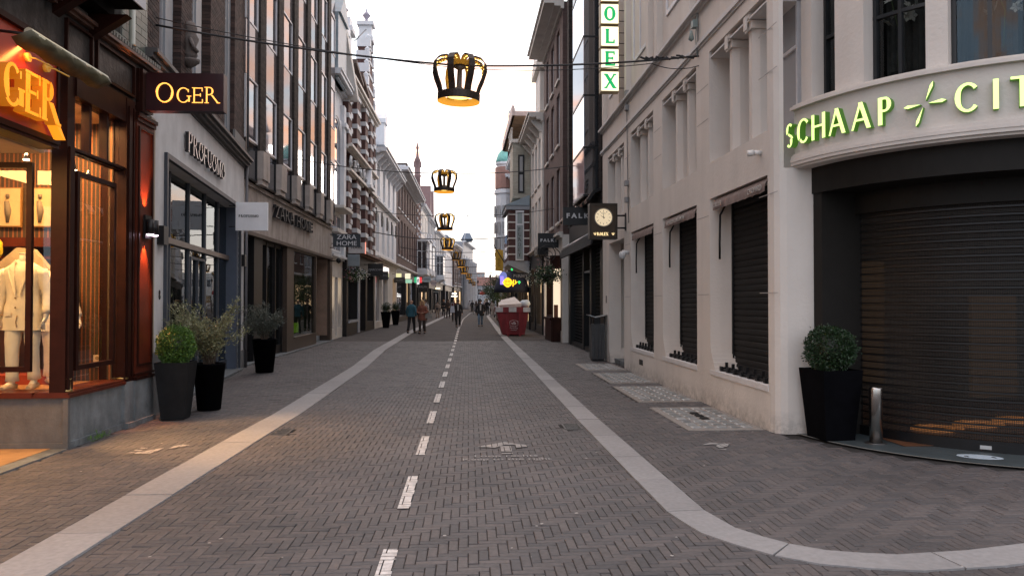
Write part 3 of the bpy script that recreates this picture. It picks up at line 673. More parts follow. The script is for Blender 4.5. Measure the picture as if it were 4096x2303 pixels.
# ------------------------------------------------------------------ ground, road, pavements
def lerp_poly(poly, y):
    if y <= poly[0][1]: return poly[0][0]
    for (x0, y0), (x1, y1) in zip(poly, poly[1:]):
        if y <= y1: return x0 + (x1 - x0) * (y - y0) / (y1 - y0)
    return poly[-1][0]
KL = [(-2.73, -4), (-2.72, 4.5), (-2.68, 9.2), (-2.64, 11.5), (-2.72, 19.5), (-2.98, 26), (-3.1, 40), (-2.55, 82), (-2.0, 106), (1.2, 150), (5, 190)]
KR = [(1.69, 5.9), (1.66, 10.6), (1.64, 34), (1.74, 47), (2.1, 84), (2.75, 97), (6.0, 140), (10, 190)]
def herringmat(name, c1, c2, joint, W=.0667, rot=False):
    m = bpy.data.materials.new(name); m.use_nodes = True; nt = m.node_tree; b = nt.nodes['Principled BSDF']; N = nt.nodes.new; L = nt.links.new
    def mt(op, a, bb=None, cc=None):
        n = N('ShaderNodeMath'); n.operation = op
        for i, v in enumerate((a, bb, cc)):
            if v is None: continue
            if isinstance(v, (int, float)): n.inputs[i].default_value = v
            else: L(v, n.inputs[i])
        return n.outputs[0]
    g = N('ShaderNodeNewGeometry'); sp = N('ShaderNodeSeparateXYZ'); L(g.outputs['Position'], sp.inputs[0])
    px = mt('DIVIDE', sp.outputs['X'], W); py = mt('DIVIDE', sp.outputs['Y'], W)
    cx = mt('FLOOR', px); cy = mt('FLOOR', py); fx = mt('FRACT', px); fy = mt('FRACT', py)
    s = mt('FLOORED_MODULO', mt('SUBTRACT', cx, cy), 6)
    H = mt('LESS_THAN', s, 2.5)
    lx = mt('ADD', s, fx); ly = mt('ADD', mt('SUBTRACT', 5, s), fy)
    along = mt('ADD', mt('MULTIPLY', H, lx), mt('MULTIPLY', mt('SUBTRACT', 1, H), ly))
    across = mt('ADD', mt('MULTIPLY', H, fy), mt('MULTIPLY', mt('SUBTRACT', 1, H), fx))
    d = mt('MINIMUM', mt('MINIMUM', along, mt('SUBTRACT', 3, along)), mt('MINIMUM', across, mt('SUBTRACT', 1, across)))
    jm = mt('LESS_THAN', d, .07)
    ix = mt('SUBTRACT', cx, mt('MULTIPLY', H, s)); iy = mt('SUBTRACT', cy, mt('MULTIPLY', mt('SUBTRACT', 1, H), mt('SUBTRACT', 5, s)))
    cb = N('ShaderNodeCombineXYZ'); L(ix, cb.inputs[0]); L(iy, cb.inputs[1]); L(H, cb.inputs[2])
    wn = N('ShaderNodeTexWhiteNoise'); L(cb.outputs[0], wn.inputs['Vector'])
    mx = N('ShaderNodeMixRGB'); mx.inputs['Color1'].default_value = (*c1, 1); mx.inputs['Color2'].default_value = (*c2, 1); L(wn.outputs['Value'], mx.inputs['Fac'])
    n2 = N('ShaderNodeTexNoise'); n2.inputs['Scale'].default_value = .8; n2.inputs['Detail'].default_value = 5; L(g.outputs['Position'], n2.inputs['Vector'])
    mr = N('ShaderNodeMapRange'); mr.inputs['From Min'].default_value = .3; mr.inputs['From Max'].default_value = .7; mr.inputs['To Min'].default_value = .8; mr.inputs['To Max'].default_value = 1.2; L(n2.outputs['Fac'], mr.inputs['Value'])
    sc = N('ShaderNodeVectorMath'); sc.operation = 'SCALE'; L(mx.outputs[0], sc.inputs[0]); L(mr.outputs[0], sc.inputs['Scale'])
    m2 = N('ShaderNodeMixRGB'); L(jm, m2.inputs['Fac']); L(sc.outputs[0], m2.inputs['Color1']); m2.inputs['Color2'].default_value = (*joint, 1)
    L(m2.outputs[0], b.inputs['Base Color']); b.inputs['Roughness'].default_value = .85; b.inputs['Specular IOR Level'].default_value = .15
    return m
C1, C2, CJ = (.060, .057, .059), (.093, .081, .078), (.017, .015, .014)
PAVE = piecemat('clinker_brick', C1, C2, .66, .45, .4, .38)
PAVE_FAR = herringmat('clinker_herringbone_far', tuple(c * .95 for c in C1), tuple(c * .95 for c in C2), (.025, .022, .02))
JOINT = M('sand_joint', CJ, 1, nz=(60, .4))
KERB = piecemat('kerb_stone', (.21, .205, .205), (.265, .26, .26), .7, .3, .4, .22)
PAINT = M('road_paint', (.54, .52, .50), .7, nz=(16, .32), bump=(60, .3))
YB = 32.0
def sheet(name, mat, pts, z, parent=None, kind=None):
    mb = MB(); mb.add([(x, y, z) for x, y in pts], [tuple(range(len(pts)))]); return mb.obj(name, mat, parent, kind)
g = MB(); g.add([(-1500, -300, -.06), (1500, -300, -.06), (1500, 2500, -.06), (-1500, 2500, -.06)], [(0, 1, 2, 3)])
single(g, 'ground', M('ground_paving', (.10, .085, .08), .9), 'plain brick paved ground under the town', 'ground', kind='structure')
def strip(name, mat, pl, pr, ys, z, parent, kind=None):
    mb = MB(); vs = []
    for y in ys: vs += [(pl(y), y, z), (pr(y), y, z)]
    mb.add(vs, [(2 * i, 2 * i + 1, 2 * i + 3, 2 * i + 2) for i in range(len(ys) - 1)]); return mb.obj(name, mat, parent, kind)
fl = lambda y: -7.2; fr = lambda y: 6.5 if y > 12 else 12.
def setting(name, label, cat):
    o = empty(name, (0, 0, 0), label, cat); o['kind'] = 'structure'; return o
ROAD = setting('road', 'clinker brick roadway in herringbone between the two pale kerb strips', 'road')
PVL = setting('pavement_left', 'clinker brick pavement along the shopfronts on the left', 'pavement')
PVR = setting('pavement_right', 'clinker brick pavement beside the white rendered corner building', 'pavement')
far_ys = [YB, 34, 40, 47, 60, 70, 84, 97, 106, 125, 150, 190, 260]
kl = lambda y: lerp_poly(KL, y); kr = lambda y: lerp_poly(KR, y)
strip('roadway_far', PAVE_FAR, lambda y: kl(y) + .05, lambda y: kr(y) - .05, far_ys, 0, ROAD)
strip('pavement_far', PAVE_FAR, lambda y: kl(y) - 8, lambda y: kl(y) - .05, far_ys, 0, PVL)
strip('pavement_far', PAVE_FAR, lambda y: kr(y) + .05, lambda y: kr(y) + 8, far_ys, 0, PVR)
strip('joint_bed', JOINT, lambda y: kl(y), lambda y: 1.66, [-4, 4.5, 9.2, 11.5, 19.5, 26, YB], -.010, ROAD)
strip('joint_bed', JOINT, lambda y: -8.0, lambda y: kl(y), [-4, 4.5, 9.2, 11.5, 19.5, 26, YB], -.010, PVL)
strip('joint_bed', JOINT, lambda y: 1.66, lambda y: 14 if y < 13 else 6.5, [-4, 4.5, 12.9, 13.1, YB], -.010, PVR)
# kerb strip at the corner: centre line of the arc, street side first
def arcpts(cx, cy, r, a0, a1, n): return [(cx + r * math.cos(R(a0 + (a1 - a0) * i / n)), cy + r * math.sin(R(a0 + (a1 - a0) * i / n))) for i in range(n + 1)]
KCOR = [(1.66, 10.6), (1.69, 7.0), (1.70, 5.95), (1.78, 5.45), (2.00, 5.05), (2.32, 4.80), (2.75, 4.70), (3.3, 4.76), (4.0, 4.93), (6.0, 5.5), (9.0, 6.4)]
HALF_L, HALF_R = .195, .15
def kerb(poly, half, parent, seg, jn=.013, z=.012, holes=()):
    # walk the line, cut stones of about seg metres
    P = [Vector((x, y, 0)) for x, y in poly]; d = [0]
    for a, b in zip(P, P[1:]): d.append(d[-1] + (b - a).length)
    def at(s):
        for i in range(len(P) - 1):
            if s <= d[i + 1]: t = (s - d[i]) / (d[i + 1] - d[i]); return P[i].lerp(P[i + 1], t)
        return P[-1]
    def nr(s):
        t = (at(min(s + .12, d[-1])) - at(max(s - .12, 0))).normalized(); return Vector((-t.y, t.x, 0))
    s = 0; out = []
    while s < d[-1] - .2:
        L = seg * rnd.choice((.8, 1, 1, 1.25)); e = min(s + L, d[-1]); k = max(1, int(L / .22))
        mb = MB(); vs = []; zz = z + rnd.uniform(-.002, .002)
        for i in range(k + 1):
            q = s + jn / 2 + (e - s - jn) * i / k; c, n = at(q), nr(q)
            a, b = c - n * half, c + n * half
            vs += [(a.x, a.y, zz), (b.x, b.y, zz), (a.x, a.y, -.04), (b.x, b.y, -.04)]
        fs = []
        for i in range(k): o = 4 * i; fs += [(o, o + 4, o + 5, o + 1), (o, o + 2, o + 6, o + 4), (o + 1, o + 5, o + 7, o + 3)]
        fs += [(0, 1, 3, 2), (4 * k, 4 * k + 2, 4 * k + 3, 4 * k + 1)]
        mb.add(vs, fs); mb.obj('kerb_stone', KERB, parent)
        s = e
KSTONE = setting('kerb_strip', 'flat pale stone kerb strips curving round the corner and along both sides of the road', 'kerb')
KL2 = [p for p in KL if p[1] <= 106]; KL2[0] = (-2.73, 1.5)
kerb(KL2, HALF_L, KSTONE, 1.35); kerb([(1.66, 10.62)] + [p for p in KR if 10.7 < p[1] <= 97], HALF_R, KSTONE, 1.3)
kerb(list(reversed(KCOR)), HALF_R, KSTONE, 1.05)
def corner_side(x, y):
    """True on the pavement side of the right kerb"""
    if y > 5.95: return x > kr(y)
    best, sg = 1e9, 0
    for (x0, y0), (x1, y1) in zip(KCOR[2:], KCOR[3:]):
        dx, dy = x1 - x0, y1 - y0; t = max(0, min(1, ((x - x0) * dx + (y - y0) * dy) / (dx * dx + dy * dy)))
        q = math.hypot(x - x0 - t * dx, y - y0 - t * dy)
        if q < best: best = q; sg = dx * (y - y0) - dy * (x - x0)
    return sg > 0
# light wells, drains: cut out of the brick field
WELLS = [(2.80, 3.80, 9.66, 11.78), (2.78, 3.80, 12.42, 14.72), (2.84, 3.80, 15.30, 17.45), (2.80, 3.78, 18.2, 20.1)]
DRAINS = [(-2.46, -2.24, 9.60, 10.08), (1.24, 1.48, 9.84, 10.28)]
def near_corner(x, y): return math.hypot(x - 6.85, y - 9.7) < 2.95 and y < 9.7 or (x > 3.9 and y > 9.0)
# every brick of the near paving
bricks = {'R': [], 'L': [], 'P': []}
Wb = .0667
def cellbricks():
    j = .0045
    for cy in range(int(3.2 / Wb), int(YB / Wb) + 1):
        for k6 in range(int((-6.4 / Wb - cy) / 6) - 1, int((9.7 / Wb - cy) / 6) + 1):
            cx = cy + 6 * k6                      # horizontal brick (cx..cx+3, cy)
            x, y = cx * Wb, cy * Wb
            if -6.2 < x < 9.5: yield (x + j / 2, x + 3 * Wb - j / 2, y + j / 2, y + Wb - j / 2)
            x, y = (cx + 3) * Wb, (cy - 2) * Wb   # upright brick
            if -6.2 < x < 9.5: yield (x + j / 2, x + Wb - j / 2, y + j / 2, y + 3 * Wb - j / 2)
for x0, x1, y0, y1 in cellbricks():
    xc, yc = (x0 + x1) / 2, (y0 + y1) / 2
    if yc > YB - .1: continue
    lat = (xc - .0567 * yc)
    if abs(lat) > yc * .70 + 1.2: continue
    if xc < -4.50 and yc < 10.9: continue
    if xc < -5.62 or near_corner(xc, yc): continue
    if xc > 3.86 and yc > 9.0: continue
    if abs(xc - kl(yc)) < HALF_L - .10: continue
    if yc > 6 and abs(xc - kr(yc)) < HALF_R - .10: continue
    if any(a - .02 < xc < b + .02 and c - .02 < yc < d + .02 for a, b, c, d in WELLS + DRAINS): continue
    key = 'L' if xc < kl(yc) else ('P' if corner_side(xc, yc) else 'R')
    bricks[key].append((x0, x1, y0, y1))
def brick_top(me_v, me_f, b, z):
    x0, x1, y0, y1 = b; c = .004; o = len(me_v); t = [rnd.uniform(-.0018, .0018) for _ in range(4)]
    me_v += [(x0, y0, -.012), (x1, y0, -.012), (x1, y1, -.012), (x0, y1, -.012),
             (x0, y0, z - .003), (x1, y0, z - .003), (x1, y1, z - .003), (x0, y1, z - .003),
             (x0 + c, y0 + c, z + t[0]), (x1 - c, y0 + c, z + t[1]), (x1 - c, y1 - c, z + t[2]), (x0 + c, y1 - c, z + t[3])]
    me_f += [(o + 8, o + 9, o + 10, o + 11)] + [(o + i, o + (i + 1) % 4, o + 4 + (i + 1) % 4, o + 4 + i) for i in range(4)] + [(o + 4 + i, o + 4 + (i + 1) % 4, o + 8 + (i + 1) % 4, o + 8 + i) for i in range(4)]
PBM = {}
for horiz in (True, False):
    v, f = [], []; a, b = (3 * Wb - .0045) / 2, (Wb - .0045) / 2
    brick_top(v, f, (-a, a, -b, b) if horiz else (-b, b, -a, a), 0)
    me = bpy.data.meshes.new('paving_brick'); me.from_pydata(v, [], f); me.materials.append(PAVE); PBM[horiz] = me
def hgt(x, y): return .004 * math.sin(x * 2.1 + y * .7) * math.sin(y * 1.3 + 1) + rnd.gauss(0, .0011)
for key, par in (('R', ROAD), ('L', PVL), ('P', PVR)):
    lst = bricks[key]
    def dist(b):
        x, y = (b[0] + b[1]) / 2, (b[2] + b[3]) / 2; vis = abs(x - .0567 * y) < .66 * y and y > 4.62
        return math.hypot(x, y) + (0 if vis else 500)
    lst.sort(key=dist)
    for b in lst[:300]:
        hz = (b[1] - b[0]) > (b[3] - b[2]); x, y = (b[0] + b[1]) / 2, (b[2] + b[3]) / 2
        inst(PBM[hz], 'paving_brick', (x, y, hgt(x, y)), par, (rnd.gauss(0, .004), rnd.gauss(0, .004), rnd.gauss(0, .006)))
    v, f = [], []
    for b in lst[300:]: brick_top(v, f, b, hgt((b[0] + b[1]) / 2, (b[2] + b[3]) / 2))
    me = bpy.data.meshes.new('paving_bricks'); me.from_pydata(v, [], f); me.materials.append(PAVE)
    o = inst(me, 'paving_bricks', (0, 0, 0), par); o['kind'] = 'stuff'
# painted marks lie on the brick tops and break at the joints
def clip(poly, x0, x1, y0, y1):
    for ax, lim, sg in ((0, x0, 1), (0, x1, -1), (1, y0, 1), (1, y1, -1)):
        out = []
        for i in range(len(poly)):
            p, q = poly[i], poly[(i + 1) % len(poly)]; dp, dq = (p[ax] - lim) * sg, (q[ax] - lim) * sg
            if dp >= 0: out.append(p)
            if dp * dq < 0: t = dp / (dp - dq); out.append((p[0] + (q[0] - p[0]) * t, p[1] + (q[1] - p[1]) * t))
        poly = out
        if len(poly) < 3: return []
    return poly
allb = bricks['R'] + bricks['L'] + bricks['P']
def painted(name, polys, parent, mat=PAINT, drop=0.):
    mb = MB()
    xs = [p[0] for q in polys for p in q]; ys = [p[1] for q in polys for p in q]
    for b in allb:
        if b[1] < min(xs) or b[0] > max(xs) or b[3] < min(ys) or b[2] > max(ys): continue
        for q in polys:
            c = clip(q, b[0] + .002, b[1] - .002, b[2] + .002, b[3] - .002)
            if c and rnd.random() >= drop: mb.add([(x, y, .0105) for x, y in c], [tuple(range(len(c)))])
    return mb.obj(name, mat, parent, label=None)
def dash_x(y): return lerp_poly([(-.51, 4), (-.53, 30), (-.58, 45), (-.48, 71), (.25, 106), (2.5, 140)], y)
yy = 4.02
while yy < 118:
    y0, y1 = yy, yy + 1.13; x = dash_x(yy + .5)
    if y1 < YB: painted('painted_dash', [[(x - .049, y0), (x + .049, y0), (x + .049 + (dash_x(y1) - dash_x(y0)), y1), (x - .049, y1)]], ROAD)
    else:
        s = dash_x(y1) - dash_x(y0); w = .055
        sheet('painted_dash', PAINT, [(x - w, y0), (x + w, y0), (x + w + s, y1), (x - w + s, y1)], .005, ROAD)
    yy += 2.13
FADE = M('road_paint_worn', (.27, .26, .25), .75, nz=(14, .25))
painted('painted_arrow', [[(.36, 8.28), (.48, 8.28), (.48, 8.72), (.36, 8.72)], [(.10, 8.70), (.30, 8.62), (.42, 8.82), (.42, 8.98)], [(.42, 8.98), (.42, 8.82), (.54, 8.62), (.74, 8.70)]], ROAD, FADE, .12)
painted('painted_arrow', [[(-3.56, 8.62), (-3.47, 8.58), (-3.17, 8.98), (-3.27, 9.03)], [(-3.68, 8.52), (-3.42, 8.50), (-3.42, 8.60), (-3.60, 8.62)], [(-3.68, 8.52), (-3.60, 8.60), (-3.58, 8.84), (-3.66, 8.86)]], PVL, M('road_paint_worn_pale', (.33, .31, .29), .75), .15)
painted('painted_arrow', [[(2.72, 8.42), (2.84, 8.35), (3.0, 8.72), (2.9, 8.78)], [(2.62, 8.62), (2.80, 8.80), (3.02, 8.74), (2.98, 8.66), (2.8, 8.70)]], PVR, FADE, .2)
place_text('Loop rechts', .14, FADE, ROAD, (.40, 8.17, .0105), (0, 0, 0), 'painted_lettering', ext=.0004)
place_text('Keep to the right', .14, FADE, ROAD, (.40, 8.00, .0105), (0, 0, 0), 'painted_lettering', ext=.0004, sx=.95)
# drains
IRON = M('cast_iron', (.10, .095, .09), .55, .7, nz=(20, .3), bump=(50, .4))
for x0, x1, y0, y1 in DRAINS:
    t = empty('drain_grate', (x0, y0, 0), 'square cast iron street drain sunk beside the %s kerb strip' % ('left' if x0 < 0 else 'right'), 'drain', 'street drains beside the kerbs')
    mb = MB(); mb.box(x0, x1, y0, y0 + .03, -.03, .006); mb.box(x0, x1, y1 - .03, y1, -.03, .006); mb.box(x0, x0 + .025, y0 + .03, y1 - .03, -.03, .006); mb.box(x1 - .025, x1, y0 + .03, y1 - .03, -.03, .006); mb.obj('frame', IRON, t)
    mb = MB(); mb.box(x0 + .02, x1 - .02, y0 + .02, y1 - .02, -.06, -.045); mb.obj('pit', M('pit', (.004, .004, .004), 1, nz=None), t)
    for i in range(7):
        mb = MB(); ya = y0 + .045 + i * (y1 - y0 - .09) / 7
        mb.hexa([(x0 + .03, ya, -.02), (x1 - .03, ya + .02, -.02), (x1 - .03, ya + .045, -.02), (x0 + .03, ya + .025, -.02), (x0 + .03, ya, .004), (x1 - .03, ya + .02, .004), (x1 - .03, ya + .045, .004), (x0 + .03, ya + .025, .004)])
        mb.obj('bar', IRON, t)
# glass block light wells
CONC = M('well_concrete', (.23, .21, .19), .85, nz=(9, .2), bump=(50, .5))
GBLK = piecemat('glass_block', (.15, .16, .16), (.27, .28, .28), .35, .3, .6)
for i, (x0, x1, y0, y1) in enumerate(WELLS):
    t = empty('light_well', (x0, y0, 0), ['glass block light well in the pavement nearest the curved shop entrance, with three slots open', 'glass block light well under the middle shuttered window', 'glass block light well under the shuttered window nearest the doorway', 'glass block light well in front of the recessed doorway, farthest from the corner'][i], 'light well', 'light wells along the white building')
    mb = MB(); mb.box(x0, x1, y0, y1, -.05, .006); mb.obj('slab', CONC, t)
    nx, ny = 5, 8; me = None
    gw, gh = (x1 - x0 - .16) / nx, (y1 - y0 - .2) / ny
    b = MB()
    a, c = gw * .36, gh * .30
    b.add([(-a, -c, 0), (a, -c, 0), (a, c, 0), (-a, c, 0), (-a * .8, -c * .7, .012), (a * .8, -c * .7, .012), (a * .8, c * .7, .016), (-a * .8, c * .7, .016)], [(4, 5, 6, 7), (0, 1, 5, 4), (1, 2, 6, 5), (2, 3, 7, 6), (3, 0, 4, 7)])
    me = b.mesh('glass_block', GBLK); dk = b.mesh('open_slot', M('pit', (.004, .004, .004)))
    for ix in range(nx):
        for iy in range(ny):
            op = i == 0 and ix == 2 and iy in (3, 4, 5)
            inst(dk if op else me, 'open_slot' if op else 'glass_block', (x0 + .08 + gw * (ix + .5), y0 + .1 + gh * (iy + .5), .0075), t)
# little litter and gum on the road
spk = MB()
for i in range(70):
    x, y = rnd.uniform(-4.2, 3.6), 4.6 + 14 * rnd.random() ** 1.6; r = rnd.uniform(.006, .018)
    spk.add([(x + r * math.cos(a) * rnd.uniform(.6, 1.2), y + r * math.sin(a) * rnd.uniform(.5, 1.2), .0125) for a in (0, 1.05, 2.1, 3.14, 4.2, 5.2)], [tuple(range(6))])
spk.obj('gum_spots', M('gum', (.33, .31, .29), .8), ROAD, kind='stuff')
# ------------------------------------------------------------------ left: menswear shop on the near corner
MAHO = M('mahogany', (.075, .016, .008), .36, nz=(4, .3), coat=.05, spec=.2)
MAHO_D = M('mahogany_dark', (.020, .006, .004), .42, nz=(5, .3), coat=0, spec=.12, bump=(6, .05))
REDP = M('fascia_red', (.32, .028, .010), .28, nz=(3, .1), coat=.5)
BLUESTONE = M('blue_limestone', (.16, .18, .19), .6, nz=(5, .28), bump=(30, .25), nz2=(3, .45), grime=.5)
BRASS = M('brass', (.42, .30, .12), .35, .9, nz=(10, .2))
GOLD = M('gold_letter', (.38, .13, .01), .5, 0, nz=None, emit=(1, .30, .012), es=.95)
BLK = M('black_paint', (.008, .008, .009), .4, nz=(5, .3), spec=.3)
BLK_M = M('black_metal', (.014, .014, .015), .45, .4, nz=(8, .2))
GLASS = glassmat('shop_glass', (.86, .88, .86), .02, .01)
GLASS_R = glassmat('shop_glass_reflective', (.62, .68, .70), .14, .012, .04, gc=.50)
def stripes_mat():
    m = bpy.data.materials.new('striped_wallpaper'); m.use_nodes = True; nt = m.node_tree; b = nt.nodes['Principled BSDF']; N = nt.nodes.new; L = nt.links.new
    g = N('ShaderNodeNewGeometry'); sp = N('ShaderNodeSeparateXYZ'); L(g.outputs['Position'], sp.inputs[0])
    a = N('ShaderNodeMath'); a.operation = 'ADD'; L(sp.outputs['X'], a.inputs[0]); L(sp.outputs['Y'], a.inputs[1])
    f = N('ShaderNodeMath'); f.operation = 'MULTIPLY'; f.inputs[1].default_value = 9.0; L(a.outputs[0], f.inputs[0])
    fr = N('ShaderNodeMath'); fr.operation = 'FRACT'; L(f.outputs[0], fr.inputs[0])
    r = N('ShaderNodeValToRGB'); r.color_ramp.interpolation = 'CONSTANT'; e = r.color_ramp.elements
    D, O, B_ = (.045, .026, .015, 1), (.40, .12, .03, 1), (.075, .04, .022, 1)
    e[0].position = 0; e[0].color = D; e[1].position = .08; e[1].color = O
    for p, c in ((.13, D), (.18, O), (.23, D), (.52, B_), (.60, O), (.64, B_), (.72, D)): q = e.new(p); q.color = c
    L(fr.outputs[0], r.inputs[0]); L(r.outputs[0], b.inputs['Base Color']); b.inputs['Roughness'].default_value = .8
    return m
STRIPE = stripes_mat()
OG = empty('menswear_shop', (-4.47, 8.84, 0), 'dark mahogany shopfront with striped display window, red fascia and gold letters, nearest on the left', 'shop building')
FO = Fac(-4.47, 0, -4.47, 10, 1)
def fb(name, mat, *b, parent=OG, **k):
    if len(b) > 1:
        for q in b: o = fb(name, mat, q, parent=parent, **k)
        return o
    mb = MB()
    for q in b: mb.fbox(FO, *q)
    return mb.obj(name, mat, parent, **k)
# plinth: street side, recess side
fb('plinth', BLUESTONE, (8.86, 10.2, -.30, 0, .0, .575), (8.86, 10.205, 0, .025, .0, .075))
mb = MB(); mb.box(-9, -4.495, 8.84, 9.1, 0, .573); mb.box(-9, -4.47, 8.815, 8.84, 0, .073); mb.box(-4.495, -4.44, 8.81, 8.86, 0, .574); mb.obj('plinth', M('blue_limestone_dark', (.10, .10, .10), .6, nz=(5, .25), bump=(30, .25), nz2=(3, .35)), OG)
mb = MB(); mb.fbox(FO, 8.80, 10.22, -.35, .05, .575, .61); mb.fbox(FO, 8.80, 10.22, -.33, .03, .61, .635); mb.box(-9, -4.82, 8.79, 9.15, .575, .635); mb.obj('sill', MAHO, OG)
fb('corner_post', MAHO_D, (8.80, 8.96, -.17, .0, .635, 3.40), (8.83, 8.93, 0, .022, .66, 3.38), (8.80, 8.96, -.17, .0, 3.40, 4.3))
for y in (8.88, 10.28):
    mb = MB(); mb.lathe((-4.50, y, .635), [(.07, 0), (.075, .02), (.055, .03), (.052, .13), (.06, .15), (.001, .152)], 12); mb.obj('brass_foot', BRASS, OG)
# transoms and upper mullions, street side
fb('transom', MAHO_D, (8.96, 10.22, -.12, -.02, 3.34, 3.40), (8.96, 10.22, -.02, .01, 3.36, 3.385))
fb('window_head', MAHO_D, (8.96, 10.22, -.16, .02, 3.98, 4.30))
fb('mullion', MAHO_D, (9.34, 9.39, -.12, -.02, 3.40, 3.98)); fb('mullion', MAHO_D, (9.78, 9.83, -.12, -.02, 3.40, 3.98))
fb('pane', GLASS, (8.96, 10.22, -.075, -.065, .635, 3.34)); fb('pane', GLASS, (8.96, 10.22, -.075, -.065, 3.40, 3.98))
# inner timber frame in the street window
def ringbox(mb, F, u0, u1, n0, n1, z0, z1, w):
    mb.fbox(F, u0, u0 + w, n0, n1, z0, z1); mb.fbox(F, u1 - w, u1, n0, n1, z0, z1); mb.fbox(F, u0 + w, u1 - w, n0, n1, z0, z0 + w); mb.fbox(F, u0 + w, u1 - w, n0, n1, z1 - w, z1)
mb = MB(); ringbox(mb, FO, 9.03, 10.0, -.05, .005, .86, 3.14, .055); mb.obj('casement_frame', MAHO_D, OG)
# recess side window
mb = MB(); mb.box(-9, -4.64, 8.86, 8.94, 3.36, 3.42); mb.box(-9, -4.64, 8.84, 8.96, 3.98, 4.3); mb.obj('transom', MAHO_D, OG)
mb = MB(); mb.box(-9, -4.64, 8.905, 8.915, .635, 3.36); mb.obj('pane', GLASS, OG)
FR_ = Fac(-9, 8.9, -4.5, 8.9, 1)
mb = MB(); ringbox(mb, FR_, 4.5 - 2.4, 4.5 - .375, -.0, .05, .86, 3.20, .06); mb.obj('casement_frame', MAHO_D, OG)
# fascia over the recessed entrance
fb('fascia', REDP, (4.0, 8.56, -.25, 0, 3.40, 4.36))
fb('fascia_moulding', MAHO_D, (4.0, 8.60, -.25, .03, 3.34, 3.40), (4.0, 8.60, -.2, .015, 3.30, 3.34), (8.56, 8.60, -.25, .02, 3.40, 4.36), (4.0, 8.62, -.3, .05, 4.36, 4.42))
mb = MB(); mb.box(-7.5, -4.74, 4.0, 8.84, 3.30, 3.34); mb.obj('recess_soffit', M('soffit_beige', (.5, .38, .25), .8), OG)
mb = MB(); mb.box(-9, -7.4, 4.0, 8.84, 0, 3.34); mb.obj('entrance_screen', MAHO_D, OG)
mb = MB(); mb.box(-7.4, -4.62, 3.0, 8.80, -.03, .02); mb.obj('entrance_floor', M('oak_floor', (.34, .20, .09), .45, nz=(3, .25)), OG)
mb = MB(); mb.box(-4.62, -4.44, 3.0, 8.80, -.03, .016); mb.obj('threshold', BLUESTONE, OG)
# big pilaster between window and pier, with corniced panel
fb('pilaster', MAHO_D, (10.22, 10.46, -.3, .03, .60, 4.30), (10.26, 10.34, .03, .05, .66, 4.2), (10.40, 10.44, .03, .045, .66, 4.2))
fb('plinth', BLUESTONE, (10.2, 10.47, -.3, .04, 0, .60), (10.47, 11.05, -.3, .06, 0, .60), (10.19, 11.06, .0, .09, 0, .07))
fb('pier', MAHO, (10.47, 11.04, -.3, .05, .60, 4.12)); fb('pier_moulding', MAHO_D, (10.45, 11.07, -.3, .08, .60, .64), (10.45, 11.07, -.3, .07, .66, .69), (10.45, 11.07, -.3, .09, 4.12, 4.17), (10.45, 11.06, -.3, .07, 4.06, 4.12))
mb = MB(); ringbox(mb, FO, 10.52, 10.99, .05, .07, .78, 4.0, .035); mb.obj('pier_panel', MAHO_D, OG)
# carved band and corniced panels above
DKW = M('weathered_oak', (.030, .027, .026), .45, spec=.3, nz=(7, .5), bump=(20, .3), nz2=(14, .6))
fb('upper_fascia', DKW, (7.0, 11.2, -.3, -.02, 4.42, 4.86), (8.60, 11.2, -.3, -.03, 4.30, 4.42))
for a, b in ((8.75, 9.35), (9.45, 10.5), (10.6, 11.1)):
    mb = MB(); ringbox(mb, FO, a, b, -.02, .02, 4.36, 4.80, .03); mb.obj('panel_moulding', MAHO_D, OG)
fb('cornice', M('cornice_brown', (.11, .06, .045), .5, nz=(6, .3), nz2=(9, .5)), (7.0, 11.22, -.3, .04, 4.86, 4.89), (7.0, 11.22, -.3, .09, 4.89, 4.93), (7.0, 11.22, -.3, .06, 4.93, 4.95))
for i in range(22):
    mb = MB(); y = 9.5 + i * .078; mb.fbox(FO, y, y + .04, -.02, .075, 4.95, 5.0); mb.obj('dentil', M('dentil_stone', (.2, .19, .17), .8), OG)
# glazed brick wall above
CREAMB = piecemat('glazed_brick', (.10, .12, .105), (.20, .22, .19), .35, .2, .5)
MORT = M('mortar', (.13, .125, .115), .95, nz=(20, .2)); MORT_D = M('mortar_dark', (.05, .05, .05), .95, nz=(20, .2))
mb = MB(); wall(mb, FO, 8.0, 10.95, 4.95, 11, -.3, -.03, [(9.85, 10.15, 5.1, 8)]); mb.obj('upper_wall', MORT, OG)
emit_bricks(FO, sub_holes(courses(9.4, 10.95, -.1, -.02, 5.0, 7.0, .30, .10), [(9.83, 10.17, 5.1, 8)]), OG, CREAMB, 120)
window(FO, OG, 9.85, 10.15, 5.1, 8, -.12, M('stone_grey_frame', (.2, .22, .21), .7), .05)
mb = MB(); mb.lathe((-4.42, 10.3, 5.0), [(.05, 0), (.05, .02), (.04, .03), (.042, 2.5)], 12); mb.obj('colonnette', M('glazed_column', (.3, .31, .26), .3), OG)
